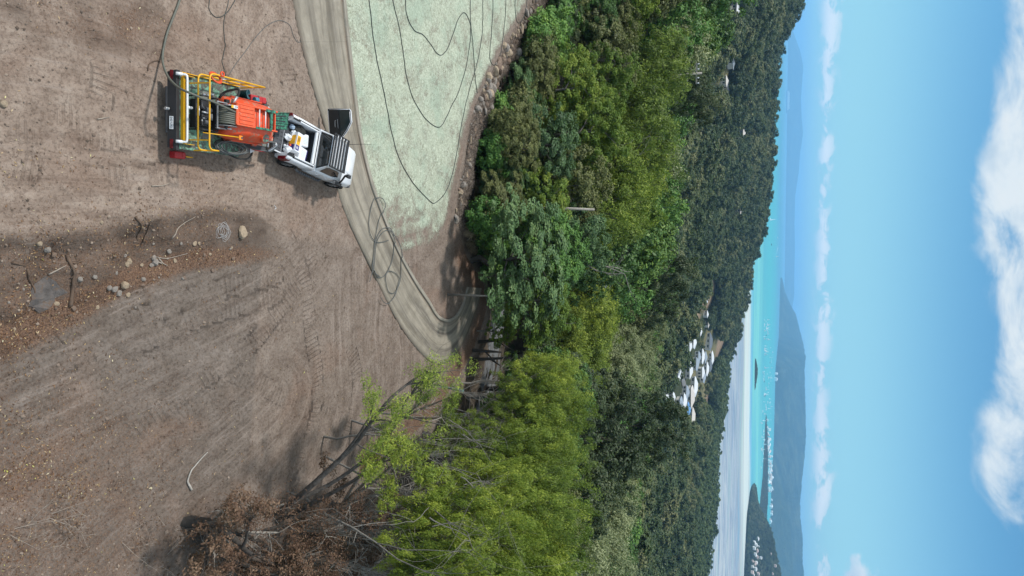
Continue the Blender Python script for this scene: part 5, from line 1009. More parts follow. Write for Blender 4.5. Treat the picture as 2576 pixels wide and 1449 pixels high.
# reel
RZ, RYc, RR = 1.56, 1.22, .36; rl = MB()
for x in (-.33, .34): rl.cyl((x, RYc, RZ), (x + .014, RYc, RZ), RR, 32)
rl = rl.build('reel_disc', M['alu'], TR); MB().cyl((-.33, RYc, RZ), (.35, RYc, RZ), .15, 16).build('drum', M['black'], rl); MB().cyl((.34, RYc, RZ), (.46, RYc, RZ), .06, 12).build('hub', M['dgrey'], rl); MB().tube([(.42, RYc, RZ), (.44, RYc + .02, RZ + .2)], .022, 6).build('crank', M['pvc'], rl)
w = MB(); pts = []
for k in range(9 * 20 + 1): a = 2 * pi * k / 20; x = -.285 + k / 180 * .59; pts.append((x, RYc + .255 * cos(a), RZ + .255 * sin(a)))
w.tube(pts, .034, 6); pts = []
for k in range(6 * 20 + 1): a = 2 * pi * k / 20; x = .28 - k / 120 * .40; pts.append((x, RYc + .30 * cos(a), RZ + .30 * sin(a)))
w.tube(pts, .034, 6).build('wound_hose', M['hose'], TR)
fr = MB()
for x in (-.42, .45): fr.box((x, 1.10, 1.17), (.035, .07, .80)).box((x, 1.02, RZ), (.035, .46, .06))
fr.box((0, .83, RZ + .0), (.90, .03, .045)).build('reel_frame', M['alu'], TR)
st = MB().box((-.345, RYc - .05, RZ + .25), (.012, .34, .13)).build('sticker', M['pvc'], TR); MB().box((-.30, RYc + .0, RZ + .372), (.10, .28, .004)).build('label_strip', M['pvc'], TR); MB().box((-.30, RYc - .10, RZ + .376), (.095, .10, .004)).build('label_strip', M['yellow'], TR); flat_text('A/28', .075, M['print'], st, (-.30, RYc + .06, RZ + .378), (0, 0, radians(90)))
MB().tube(arc_path([(-.62, 1.30, 1.15), (-.86, 1.45, 1.25), (-.98, 1.6, 1.72), (-.84, 1.62, 1.74), (-.42, 1.42, 1.62)], .14, 6), .042, 8).build('black_hose', M['rubber'], TR); MB().tube([(-.70, 1.55, 1.71), (-.36, 1.40, 1.60)], .046, 8).build('hose_fitting', M['steel'], TR)
MB().box((-.50, 1.28, 1.52), (.12, .16, .12)).build('pressure_box', M['rubber'], TR, bevel=.01)
# coiled hose lying on the right side of the deck
hcv = MB(); rng = np.random.default_rng(3)
for t in range(5):
    cxx, cyy = 1.0 + rng.uniform(-.06, .06), 2.15 + rng.uniform(-.12, .12); a0, b0 = .2 + rng.uniform(-.03, .05), .62 + rng.uniform(-.1, .12)
    hcv.tube([(cxx + a0 * cos(a), cyy + b0 * sin(a), .80 + t * .045 + .02 * sin(3 * a + t)) for a in np.linspace(0, 2 * pi, 25)[:-1]], .026, 6, closed=True)
hcv.tube(arc_path([(1.0, 1.5, .86), (1.2, 1.9, .9), (1.12, 2.8, .92), (.95, 3.1, .9)], .3), .03, 6); hcv = hcv.build('hose_coil', M['hose3'], None); hcv.matrix_world = TM; tag(hcv, 'grey-green hose coiled on the right side of the trailer deck', 'hose')
lp = MB().tube(arc_path([(1.2, 2.0, .80), (1.34, 2.6, .72), (1.3, 3.15, .70), (1.05, 3.25, .86), (.95, 2.9, .9)], .4, 8), .03, 6).build('hose_loop', M['rubber'], None); lp.matrix_world = TM; tag(lp, 'black hose loop hanging off the right front of the trailer', 'hose')
fn = MB().add([(.92, 3.0, .93), (1.10, 3.02, .93), (.98, 3.22, .96), (1.0, 3.07, 1.03)], [(0, 1, 2), (0, 3, 1), (1, 3, 2), (2, 3, 0)]).build('nozzle_guard', M['pvc'], TR)
# things carried on the trailer
def place(o, local): o.matrix_world = TM @ Matrix.Translation(local); return o
bk = MB(); n = 20; secs = [[(r * cos(2 * pi * i / n), r * sin(2 * pi * i / n), z) for i in range(n)] for r, z in ((.13, 0), (.165, .34), (.18, .34), (.18, .37), (.15, .37), (.12, .04))]
bk = place(bk.loft(secs).build('bucket', M['teal']), (-1.04, 2.86, .50)); bk.matrix_world = bk.matrix_world @ Matrix.Rotation(radians(-22), 4, 'X'); tag(bk, 'teal plastic bucket tied on left of the orange tank', 'bucket')
fj = place(MB().cyl((0, -.07, 0), (0, .10, .02), .10, 14).build('funnel', plain('funnel_blue', (.05, .22, .30), .5)), (-.86, 3.12, 1.05)); tag(fj, 'small blue funnel between the teal bucket and the red fuel can', 'funnel')
def fuel_can(name, L, label, strap):
    e = empty(name, label=label, cat='fuel can'); c = MB(); c.box((0, 0, .0), (.24, L, .30)); c.build('can_body', M['red'], e, bevel=.045, seg=3); MB().tube(arc_path([(0, L * .5 - .04, .1), (0, L * .5 + .03, .12), (0, L * .5 + .03, -.04), (0, L * .5 - .04, -.06)], .03), .022, 6).box((0, L * .28, .153), (.16, .12, .012)).build('can_handle', M['red'], e)
    MB().cyl((.06, L * .5 - .02, .07), (.06, L * .5 + .05, .07), .03, 10).build('can_cap', M['black'], e)
    if strap: MB().box((0, -.02, 0), (.25, .05, .31)).build('strap', M['dgrey'], e)
    else: MB().tube([(.02, L * .5, .02), (.03, L * .5 + .36, .06)], [.03, .018], 8).build('spout', M['yellow'], e)
    return e
place(fuel_can('fuel_can', .80, 'bright red fuel can strapped on the left front of the trailer', True), (-.95, 3.50, .72))
g_ = fuel_can('fuel_can', .44, 'dark red fuel can with a yellow spout standing on the dirt beside the trailer', False); g_.matrix_world = TM @ Matrix.Translation((1.42, .46, .16))
ch = MB(); 
for k in range(3): ch.tube([(-1.16 + .16 * cos(a) + .02 * k, .56 + .20 * sin(a), 1.72 + .10 * cos(a) + .03 * k) for a in np.linspace(0, 2 * pi, 19)[:-1]], .026, 6, closed=True)
ch.tube([(-1.28 + .07 * cos(a), .72 + .07 * sin(a), 1.88) for a in np.linspace(0, 2 * pi, 11)[:-1]], .03, 6, closed=True)
ch = ch.build('safety_hose', M['orangehose']); ch.matrix_world = TM; tag(ch, 'orange-red hose looped over the left corner of the yellow rails', 'hose')
gn = MB().tube([(-1.12, .78, 1.78), (-1.18, 1.02, 1.80)], .022, 6).tube([(-1.16, .95, 1.8), (-1.24, 1.05, 1.84)], .012, 6).build('spray_gun', M['steel']); gn.matrix_world = TM; tag(gn, 'steel spray gun on the end of the orange-red hose', 'spray gun')
def crumple(name, w, l, h, mat, seed, label, cat, mw, knot=True):
    rng = np.random.default_rng(seed); b = MB(); n, m = 15, 9; secs = []
    for j in range(m):
        t = j / (m - 1); rad = sin(pi * min(.08 + t * .95, 1)) ** .55 if not knot else (sin(pi * (.12 + .6 * t)) ** .8 * (1 - .75 * t ** 3)); sec = []
        for i in range(n):
            a = 2 * pi * i / n; k = 1 + .75 * (vnoise(np.array([i * .9 % n]), np.array([t * 4 + seed]), seed)[0] - .5) + .05 * sin(a * 5 + seed); sec.append((w * .5 * rad * k * cos(a), l * .5 * rad * k * sin(a), h * t))
        secs.append(sec)
    o = b.loft(secs, smooth=False).build(name, mat); o.matrix_world = mw; tag(o, label, cat); return o
crumple('rag', .18, .34, .10, M['bag'], 4, 'crumpled white rag stuck between the hose reel and the orange tank', 'rag', TM @ Matrix.Translation((-.18, 1.64, 1.70)), False)

# --- the white ute
UT, UM = framed('pickup_truck', -5.98, 21.75, radians(7.5), 'white extra-cab ute with black roof rack, tailgate down and one front door open', 'pickup truck')
def side_wall(s):
    b = MB(); secs = []
    for y, k in ((0, .95), (.06, .985), (.5, 1.0), (1.2, 1.0), (1.66, .985)):
        secs.append([(s * x * k, y, z) for x, z in ((.70, .60), (.70, 1.04), (.745, 1.065), (.86, 1.065), (.915, 1.0), (.955, .82), (.93, .60), (.88, .42), (.78, .42))])
    b.loft(secs if s < 0 else [q[::-1] for q in secs]); return b.build('tub_side', M['white'], UT)
for s in (-1, 1):
    side_wall(s); MB().box((s * .79, .95, 1.068), (.035, 1.30, .014)).build('tub_rail', M['rubber'], UT)
    MB().box((s * .725, .95, 1.085), (.05, 1.32, .045)).build('rail_strip', M['pvc'], UT, bevel=.01)
    MB().box((s * .735, .18, 1.085), (.07, .40, .05)).build('corner_pad', M['rubber'], UT, bevel=.01)
    tl = MB(); tl.add([(s * .80, -.035, 1.02), (s * .925, -.015, .95), (s * .955, .24, .95), (s * .90, .26, 1.035), (s * .955, .01, .62), (s * .97, .22, .66)], [(0, 1, 2, 3), (1, 4, 5, 2)] if s > 0 else [(3, 2, 1, 0), (2, 5, 4, 1)]); tl.box((s * .885, -.022, .80), (.13, .03, .36)); tl = tl.build('tail_light', M['redl'], UT)
    MB().box((s * .865, .03, 1.0), (.06, .035, .012)).box((s * .87, .19, 1.008), (.07, .07, .012)).build('light_lens', M['lens'], tl)
MB().box((0, .83, .615), (1.40, 1.64, .03)).build('tub_floor', M['liner'], UT)
for k in range(7): MB().box((-.6 + k * .2, .83, .635), (.09, 1.6, .014)).build('floor_rib', M['liner'], UT)
MB().box((0, 1.66, .84), (1.42, .05, .46)).build('tub_front', M['liner'], UT)
cb = MB().box((0, 1.50, 1.06), (1.36, .13, .09)).box((0, 1.62, 1.075), (1.40, .07, .10)).build('cover_housing', M['pvc'], UT, bevel=.015); MB().box((0, 1.575, 1.10), (1.36, .02, .05)).build('groove', M['rubber'], cb)
tg = MB().box((0, -.27, .70), (1.46, .50, .06)).build('tailgate', M['white'], UT, bevel=.015)
MB().box((0, -.28, .735), (1.36, .46, .014)).build('tailgate_liner', M['dgrey'], tg, bevel=.005)
for k in range(8):
    for j in range(2): MB().box((-.56 + k * .16, -.36 + j * .19, .7435), (.030, .12, .006)).build('slot', M['black'], tg)
MB().box((0, -.50, .72), (1.30, .05, .05)).build('tailgate_edge', M['dgrey'], tg, bevel=.01)
MB().box((0, -.16, .50), (1.5, .20, .14)).build('rear_bumper', M['black'], UT, bevel=.03); MB().box((0, -.3, .46), (.12, .3, .08)).build('towbar', M['black'], UT)
# lower cab and bonnet
def rr(x0, w, y, zb, ztp, r=.10):
    return [(-w, y, zb), (-w - .02, y, zb + .2), (-w, y, ztp - r), (-w + r * .7, y, ztp), (w - r * .7, y, ztp), (w, y, ztp - r), (w + .02, y, zb + .2), (w, y, zb)]
lc = MB(); lc.loft([rr(0, .905, 1.70, .40, 1.06, .05), rr(0, .93, 2.2, .38, 1.09, .05), rr(0, .93, 3.0, .38, 1.10, .06), rr(0, .92, 3.38, .38, 1.09, .08)][::-1]); lc.build('cab_lower', M['white'], UT)
bn = MB(); bn.loft([rr(0, .90, 3.385, .45, 1.08, .14), rr(0, .92, 3.8, .45, 1.075, .17), rr(0, .90, 4.25, .45, 1.03, .2), rr(0, .84, 4.50, .45, .93, .2), rr(0, .78, 4.62, .45, .80, .16)][::-1]); bn.build('bonnet', M['white'], UT)
MB().box((0, 3.75, 1.082), (.70, .5, .03), taper=.8).build('bonnet_bulge', M['white'], UT, bevel=.012); MB().box((.36, 3.95, 1.065), (.006, .7, .01)).build('seam', M['dgrey'], UT)
MB().box((0, 4.66, .58), (1.66, .16, .30)).build('front_bumper', M['dgrey'], UT, bevel=.05)
gh = MB(); B0 = [(-.86, 1.72), (.86, 1.72), (.86, 3.50), (-.86, 3.50)]; T0 = [(-.68, 1.80), (.68, 1.80), (.64, 2.78), (-.64, 2.78)]; T1 = [(-.60, 1.88), (.60, 1.88), (.57, 2.70), (-.57, 2.70)]
gv = [(x, y, 1.07) for x, y in B0] + [(x, y, 1.68) for x, y in T0] + [(x, y, 1.745) for x, y in T1]; gf = [(4 * k + i, 4 * k + (i + 1) % 4, 4 * k + 4 + (i + 1) % 4, 4 * k + 4 + i) for k in range(2) for i in range(4)] + [(8, 9, 10, 11), (3, 2, 1, 0)]
gh.add(gv, gf).build('roof', M['white'], UT, bevel=.03, seg=3)
def face_panel(q, ins, mat, name, off=.008, th=.02):
    """panel lying on the quad q (bottom-left, bottom-right, top-right, top-left) given as bilinear (u, v) polygon"""
    q = [Vector(p) for p in q]; nrm = (q[1] - q[0]).cross(q[3] - q[0]).normalized(); P = []
    for u, v in ins: P.append((q[0].lerp(q[1], u)).lerp(q[3].lerp(q[2], u), v))
    return MB().prism(P, lambda p: p + nrm * (off - th), lambda p: p + nrm * off).build(name, mat, UT)
rear = [(-.86, 1.72, 1.07), (.86, 1.72, 1.07), (.68, 1.80, 1.68), (-.68, 1.80, 1.68)]
face_panel(rear, [(.03, .06), (.97, .06), (.96, .93), (.90, .97), (.10, .97), (.04, .93)], M['rubber'], 'rear_surround', .008)
face_panel(rear, [(.07, .10), (.93, .10), (.91, .90), (.09, .90)], M['glass'], 'rear_window', .016)
rt = [(.86, 1.72, 1.07), (.86, 3.50, 1.07), (.64, 2.78, 1.68), (.68, 1.80, 1.68)]
face_panel(rt, [(.14, .10), (.60, .10), (.84, .30), (.80, .78), (.66, .88), (.16, .88), (.10, .70)], M['glass'], 'side_window', .012)
lf_ = [(-.86, 3.50, 1.07), (-.86, 1.72, 1.07), (-.68, 1.80, 1.68), (-.64, 2.78, 1.68)]
face_panel(lf_, [(.20, .03), (.86, .03), (.86, .90), (.22, .90)], M['trim'], 'dark_cab_panel', .010)  # flat panel: black upholstery, with the recess's shade put into its colour
MB().box((-.925, 2.55, .74), (.03, 1.2, .62)).build('dark_opening_panel', M['trim'], UT)  # solid dark slab standing in for the shade inside the doorway
fw = [(.86, 3.50, 1.07), (-.86, 3.50, 1.07), (-.64, 2.78, 1.68), (.64, 2.78, 1.68)]
face_panel(fw, [(.05, .05), (.95, .05), (.93, .95), (.07, .95)], M['glass'], 'windscreen', .01)
rk = empty('x'); bpy.data.objects.remove(rk)
rf = MB()
for x in (-.70, .70): rf.box((x, 2.15, 1.86), (.05, 1.04, .06))
for y in (1.655, 2.645): rf.box((0, y, 1.86), (1.40, .05, .055))
for x in (-.66, .66):
    for y in (1.9, 2.5): rf.box((x, y, 1.79), (.05, .06, .10))
rf = rf.build('roof_rack', M['black'], UT, bevel=.008)
for k in range(5): MB().box((0, 1.78 + k * .195, 1.868), (1.36, .085, .025)).build('slat', M['black'], rf)
for k in range(4): MB().box((-.63, 1.86 + k * .2, 1.888), (.08, .035, .012)).build('rack_tab', M['pvc'], rf)
# driver-side details
for y in (2.02, 2.66): MB().tube(arc_path([(.94, y - .09, .95), (.985, y - .07, .955), (.985, y + .07, .955), (.94, y + .09, .95)], .02), .017, 6).build('door_handle', M['white'], UT)
MB().box((.948, 2.34, .80), (.004, .008, .52)).build('door_seam', M['dgrey'], UT)
mr = MB().box((1.04, 3.06, 1.14), (.22, .10, .18)).build('mirror', M['black'], UT, bevel=.03); MB().box((1.04, 3.006, 1.14), (.17, .008, .13)).build('mirror_glass', M['chrome'], mr)
MB().tube(arc_path([(.93, 3.75, .95), (.93, 3.5, 1.02), (.86, 3.42, 1.2), (.74, 2.95, 1.72), (.74, 2.93, 1.82)], .12), .045, 8).build('snorkel', M['black'], UT); MB().box((.75, 3.02, 1.84), (.15, .24, .13)).box((1.0, 3.28, 1.08), (.16, .32, .10)).build('snorkel_head', M['black'], UT, bevel=.03)
MB().tube([(-.80, 3.42, 1.09), (-.95, 3.75, 1.75), (-1.0, 3.95, 2.1)], [.012, .009, .006], 5).build('antenna', M['black'], UT)
sp = MB().tube(arc_path([(.88, 1.25, .42), (1.03, 1.4, .42), (1.03, 2.85, .42), (.88, 3.0, .42)], .12), .055, 8).build('side_step', M['step'], UT)
for k in range(10): MB().box((1.03, 1.5 + k * .14, .478), (.09, .03, .006)).build('tread', M['rubber'], sp)
for x, s in ((-.84, -1), (.84, 1)):
    for y in (.82, 3.95): wheel(UT, x, y, .385, .26, s)
    for y in (.82, 3.95):
        g = MB(); secs = []
        for k in range(9): a = pi * k / 8; secs.append([(s * .90, y - .47 * cos(a), .40 + .40 * sin(a)), (s * .975, y - .46 * cos(a), .40 + .39 * sin(a)), (s * .975, y - .42 * cos(a), .40 + .35 * sin(a)), (s * .90, y - .42 * cos(a), .40 + .35 * sin(a))])
        g.loft(secs, smooth=False).build('wheel_arch', M['black'], UT)
# open front door
dr = empty('door'); dr.parent = UT; HB = Vector((-.93, 3.12, 0)); HE = Vector((-2.16, 2.62, 0)); du = (HE - HB).normalized(); dn = Vector((-du.y, du.x, 0)); dn = dn if dn.y < 0 else -dn   # dn points back to the camera side
dr.matrix_local = Matrix(((du.x, dn.x, 0, HB.x), (du.y, dn.y, 0, HB.y), (0, 0, 1, 0), (0, 0, 0, 1))); DL = (HE - HB).length
def dprism(poly, d0, d1, name, mat): return MB().prism(poly, lambda p: (p[0], d0, p[1]), lambda p: (p[0], d1, p[1])).build(name, mat, dr)
outer = [(0, .46), (DL - .04, .46), (DL, .52), (DL, 1.04), (DL - .02, 1.60), (DL - .10, 1.67), (.75, 1.68), (.40, 1.45), (.06, 1.12), (0, 1.05)]
dprism(outer, -.05, 0.0, 'door_skin', M['white'])
inn = [(.04, .52), (DL - .12, .52), (DL - .08, .60), (DL - .08, 1.06), (.06, 1.06)]; dprism(inn, 0, .035, 'door_trim', M['trim'])
gl = [(.10, 1.07), (DL - .08, 1.07), (DL - .10, 1.55), (DL - .16, 1.61), (.74, 1.62), (.42, 1.40)]; dprism(gl, -.055, .012, 'door_window', plain('tinted_door_glass', (.03, .045, .045), .1))
dprism([(.01, .48), (DL - .03, .48), (DL - .01, .54), (DL - .01, 1.04), (DL - .03, 1.59), (DL - .11, 1.66), (.75, 1.67), (.40, 1.44), (.07, 1.11), (.01, 1.04)], -.001, .006, 'door_seal', M['rubber'])
MB().tube(arc_path([(.55, .04, .86), (.55, .09, .86), (.82, .09, .88), (.82, .04, .88)], .02), .016, 6).tube(arc_path([(.50, .035, 1.0), (.50, .07, 1.0), (.86, .07, 1.0), (.86, .035, 1.0)], .02), .013, 6).build('grab_handle', M['alu'], dr)
MB().tube([(.03, .01, .5), (.03, .01, 1.04)], .012, 5).tube([(DL - .045, .008, .56), (DL - .045, .008, 1.58)], .012, 5).tube([(.12, .01, 1.12), (.42, .01, 1.41), (.75, .01, 1.63), (DL - .13, .01, 1.62)], .013, 5).tube([(.06, .008, .50), (DL - .1, .008, .50)], .012, 5).build('inner_edge', M['white'], dr)
# load in the tub
def inU(o, x, y, z, rz=0): o.matrix_world = UM @ Matrix.Translation((x, y, z)) @ Matrix.Rotation(rz, 4, 'Z'); return o
cbx = empty('carton', label='tall white carton with a yellow and a purple panel standing in the ute tub', cat='box'); MB().box((0, 0, .22), (.78, .34, .44)).build('carton_body', M['box'], cbx, bevel=.006)
for (x0, x1, m_, nm) in ((-.26, .12, 'boxy', 'yellow_panel'), (.13, .34, 'boxb', 'purple_panel')):
    pn = MB().box(((x0 + x1) / 2, -.1725, .22), (x1 - x0, .005, .30)).build(nm, M[m_], cbx); MB().box(((x0 + x1) / 2, -.05, .4425), (x1 - x0, .20, .005)).build(nm, M[m_], cbx)
    k_ = MB()
    for q in range(2): k_.box(((x0 + x1) / 2 - .04 * (m_ == 'boxy'), -.09 + q * .06, .446), ((x1 - x0) * .5, .03, .003))
    k_.build('print', M['print'] if m_ == 'boxy' else M['pvc'], pn)
inU(cbx, .10, .52, .64, radians(-4))
for (x, y, r_, lab) in ((-.16, 1.02, 8, 'white wrapped package with a blue edge in the ute tub, nearest the cab'), (.42, 1.02, -6, 'white wrapped package slumped in the right front of the ute tub')):
    e = empty('package', label=lab, cat='package'); MB().box((0, 0, .15), (.52, .42, .30)).build('wrap', M['box'], e, bevel=.05, seg=3); q = MB()
    for j in range(5): q.box((-.12 + j * .06, 0, .302), (.012, .26, .003))
    q.build('print', M['blue'], e); MB().box((0, -.205, .24) if x < 0 else (.0, .2, .28), (.46, .012, .08)).build('tape', M['boxb'], e); inU(e, x, y, .64, radians(r_))
crumple('plastic_bag', .36, .40, .36, M['bag'], 7, 'knotted white plastic bag in the right rear corner of the ute tub', 'bag', UM @ Matrix.Translation((.46, .22, .64)))
crumple('plastic_bag', .26, .46, .26, M['bag'], 9, 'thin white plastic bag lying left of the knotted one, against the carton', 'bag', UM @ Matrix.Translation((-.02, .20, .64)))
crumple('plastic_bag', .34, .28, .22, M['bag'], 12, 'white bag with an orange top, farthest left of the bags in the tub', 'bag', UM @ Matrix.Translation((-.24, .44, .70)))
o = MB().box((0, 0, .05), (.10, .08, .06)).build('orange_lid', M['orangehose']); inU(o, -.14, .50, .88); o['label'] = 'small orange plastic lid on top of the white bags'; o['category'] = 'lid'
o = MB().box((0, 0, .05), (.08, .08, .06)).build('orange_lid', M['orangehose']); inU(o, .32, .14, .92); o['label'] = 'small orange lid beside the knotted white bag'; o['category'] = 'lid'
crumple('work_bag', .55, .62, .34, M['cloth'], 15, 'black work bag heaped in the left front of the ute tub', 'bag', UM @ Matrix.Translation((-.44, .84, .64)), False)
crumple('blue_bag', .2, .26, .22, M['blue'], 17, 'pale blue plastic bag beside the black work bag', 'bag', UM @ Matrix.Translation((-.50, .36, .64)))
# loading chute bridging tank and tub
def at_h(px, py, h):
    n = np.array([SLOPE, 0, 1.0]) / sqrt(1 + SLOPE ** 2); o = np.array([-5.7, 0, 0]) + n * h; c = np.array([0, 0, CH]); d = ray(px, py); return Vector(c + d * (((o - c) @ n) / (d @ n)))
q4 = [at_h(676, 282, 1.42), at_h(727, 284, 1.12), at_h(722, 327, 1.12), at_h(672, 322, 1.42)]
cht = MB(); dn_ = Vector((0, 0, -.05)); cht.add([p for p in q4] + [p + dn_ for p in q4], [(0, 1, 2, 3), (7, 6, 5, 4), (0, 4, 5, 1), (1, 5, 6, 2), (2, 6, 7, 3), (3, 7, 4, 0)]); ce = empty('loading_chute', q4[3], 0, 'dark green splattered pallet board bridging the orange tank and the ute tub', 'pallet')
cht = cht.build('board', M['green']); cht.parent = ce; cht.matrix_parent_inverse = Matrix.Translation(-q4[3])
for k in range(3):
    t = .22 + k * .29; a = (q4[0].lerp(q4[3], t)).lerp(q4[1].lerp(q4[2], t), .12) + Vector((0, 0, .004)); b_ = (q4[0].lerp(q4[3], t)).lerp(q4[1].lerp(q4[2], t), .86) + Vector((0, 0, .004)); u = (q4[3] - q4[0]).normalized() * .022
    s_ = MB().add([a - u, b_ - u, b_ + u, a + u], [(0, 1, 2, 3)][::-1]).build('slot', M['black']); s_.parent = ce; s_.matrix_parent_inverse = Matrix.Translation(-q4[3])
for t in (0.02, .34, .64, .97):
    a = (q4[0].lerp(q4[3], t)) + Vector((0, 0, .015)); b_ = (q4[1].lerp(q4[2], t)) + Vector((0, 0, .015)); s_ = MB().tube([a, b_], .018, 5).build('edge_strip', M['green']); s_.parent = ce; s_.matrix_parent_inverse = Matrix.Translation(-q4[3])
# ------------------------------------------------------------------ hoses, cables, rocks, litter and the near trees
def gpts(P, lift=.03, n=None):
    q = np.array([ground_hit(*p) for p in P]); q = smooth_line(q, n or len(P) * 8); q[:, 2] = zt(q[:, 0], q[:, 1]) + lift; return q
def ground_tube(name, P, r, mat, label, cat='hose', lift=None, group=None, n=None):
    o = MB().tube(gpts(P, r * .8 if lift is None else lift, n), r, 6).build(name, mat); tag(o, label, cat, group); return o
HL = .055
ground_tube('hose', [(925, -60), (926, 0), (936, 90), (950, 170), (967, 250), (985, 340), (1003, 400), (1024, 440), (1045, 470), (1068, 495), (1086, 511), (1100, 505), (1118, 485), (1132, 450), (1142, 410), (1150, 370), (1158, 320), (1168, 270), (1178, 230), (1190, 190), (1198, 160), (1206, 120), (1212, 60), (1212, -60)], .022, M['hose2'], 'longest dark hose looping down the pale mulch nearly to its brown tip', lift=HL)
ground_tube('hose', [(985, -60), (986, 0), (1000, 60), (1012, 130), (1020, 190), (1034, 240), (1055, 280), (1078, 308), (1099, 320), (1112, 312), (1130, 275), (1150, 235), (1165, 190), (1174, 150), (1182, 90), (1181, 30), (1178, -60)], .022, M['hose2'], 'dark hose making the second big loop on the pale mulch', lift=HL)
ground_tube('hose', [(1018, -60), (1018, 0), (1022, 40), (1040, 76), (1062, 88), (1080, 110), (1097, 134), (1110, 138), (1124, 122), (1138, 85), (1150, 50), (1164, 32), (1176, 46), (1184, 80), (1189, 130), (1192, 180), (1196, 215), (1199, 235)], .022, M['hose2'], 'dark hose with the small humped loop high on the mulch', lift=HL)
ground_tube('hose', [(1240, -60), (1238, 0), (1236, 60), (1231, 120), (1231, 150), (1242, 164), (1256, 140), (1264, 90), (1270, 30), (1272, -60)], .022, M['hose2'], 'dark hose loop near the stony edge of the mulch', lift=HL)
ground_tube('hose', [(1294, -60), (1294, 20), (1300, 56), (1312, 50), (1322, 20), (1328, -60)], .022, M['hose2'], 'last small hose loop at the top corner of the mulch', lift=HL)
ground_tube('hose', [(922, 709), (930, 660), (935, 610), (944, 560), (958, 530), (962, 515), (955, 500), (942, 498), (930, 508), (922, 540), (920, 570), (926, 595), (940, 609), (958, 608), (970, 604)], .02, M['hose3'], 'grey hose ring lying on the driveway, upper of the tangle', lift=.185)
ground_tube('hose', [(948, 696), (935, 680), (932, 650), (936, 610), (950, 580), (965, 573), (978, 580), (985, 610), (980, 650), (966, 685), (950, 698), (938, 690), (934, 660), (940, 610), (955, 585), (970, 580), (985, 592), (1000, 620), (1005, 650), (1000, 700), (990, 730), (980, 738), (968, 730), (962, 700), (968, 684), (982, 684), (996, 698), (992, 722), (985, 745), (972, 763), (958, 760), (950, 748)], .02, M['hose3'], 'grey hose tangled in long loops on the driveway, lower of the two', lift=.19, n=200)
ground_tube('cable', [(528, -60), (526, 0), (526, 25), (540, 42), (556, 42), (572, 30), (582, 15), (590, 0), (596, -40)], .014, M['hose2'], 'dark cable loop at the top edge of the dirt', cat='cable')
ground_tube('cable', [(576, -60), (574, 0), (566, 35), (562, 60), (564, 100), (566, 115), (560, 145), (558, 155), (566, 185), (569, 205), (567, 222)], .014, M['hose2'], 'dark cable running straight down to the yellow rails', cat='cable')
ground_tube('cable', [(569, 205), (575, 190), (590, 165), (620, 125), (650, 85), (672, 64), (698, 52), (718, 56), (730, 66), (736, 86), (746, 104), (756, 105), (763, 94), (762, 70), (755, 30), (752, 0), (750, -60)], .012, M['hose3'], 'thin grey cable curving across the dirt to the edge of the driveway', cat='cable')
# delivery hose from the reel over the rails and away
hp_ = [at_h(594, 283, 1.86), at_h(560, 267, 1.93), at_h(534, 255, 1.95), at_h(505, 245, 1.93), at_h(478, 234, 1.88), at_h(452, 222, 1.5), at_h(432, 205, 1.0), at_h(418, 184, .55), at_h(409, 155, .2)] + [Vector(ground_hit(*p)) + Vector((0, 0, .05)) for p in ((407, 130), (411, 110), (418, 82), (432, 46), (449, 0), (462, -60))]
tag(MB().tube(smooth_line([tuple(v) for v in hp_], 90), .038, 8).build('delivery_hose', M['hose']), 'thick grey delivery hose running off the reel and away across the dirt', 'hose')
# string tangle
rng = np.random.default_rng(8); c = ground_hit(560, 582); P = []
for k in range(150): a = k * .33; r_ = .26 + .10 * sin(k * .21) ; P.append((c[0] + .04 * sin(k * .13) + r_ * cos(a) * (.9 + .3 * sin(k * .7)), c[1] + .12 * sin(k * .05) + r_ * .8 * sin(a), 0))
P = np.array(P); P[:, 2] = zt(P[:, 0], P[:, 1]) + .04 + rng.uniform(0, .03, len(P)); tag(MB().tube(P, .006, 4).build('string_tangle', plain('dull_string', (.42, .42, .42), .8)), 'tangle of white string lying on the dirt bank', 'string')
ground_tube('string', [(690, 516), (694, 524), (690, 526)], .01, M['pvc'], 'scrap of white string on the dirt below the ute', 'string')
# rocks
def rock_mesh(seed, mat, flat=.7):
    rng = np.random.default_rng(seed); import bmesh
    bm = bmesh.new(); bmesh.ops.create_icosphere(bm, subdivisions=2, radius=1); pl = [(Vector(rng.normal(0, 1, 3)).normalized(), rng.uniform(.55, .9)) for _ in range(9)]
    for v in bm.verts:
        for nn, dd in pl:
            k = v.co.dot(nn)
            if k > dd: v.co -= nn * (k - dd)
        v.co *= 1 + rng.uniform(-.03, .03); v.co.z *= flat
    me = bpy.data.meshes.new('rock'); bm.to_mesh(me); bm.free(); me.materials.append(mat); return me
RK = [plain('stone_tan', (0.34, 0.265, 0.185), .9, var=.25, scale=3, bump=.05), plain('stone_grey', (0.26, 0.23, 0.20), .9, var=.3, scale=3, bump=.05), plain('stone_brown', (0.19, 0.135, 0.10), .9, var=.3, scale=3, bump=.05)]
rms = [rock_mesh(i, RK[i % 3], .6 + .1 * (i % 4)) for i in range(9)]
def rock(px, py, s, k, label, group=None, name='rock', st=(1, 1)):
    h = ground_hit(px, py); o = link(name, rms[k]); o.location = (h[0], h[1], h[2] + s * .18); o.scale = (s * st[0], s * st[1], s); o.rotation_euler = (0, 0, (px * 3.1 + py) % 6.28); tag(o, label, 'rock', group); return o
rock(609, 585, .30, 0, 'biggest tan boulder, lying on the bank beside the white string', st=(.72, 1.1)); rock(314, 717, .16, 3, 'pale tan stone at the foot of the bank, alone on the track edge'); rock(288, 727, .13, 1, 'grey stone in the small heap beside the pale tan stone'); rock(300, 738, .12, 4, 'lower grey stone of the small heap at the foot of the bank')
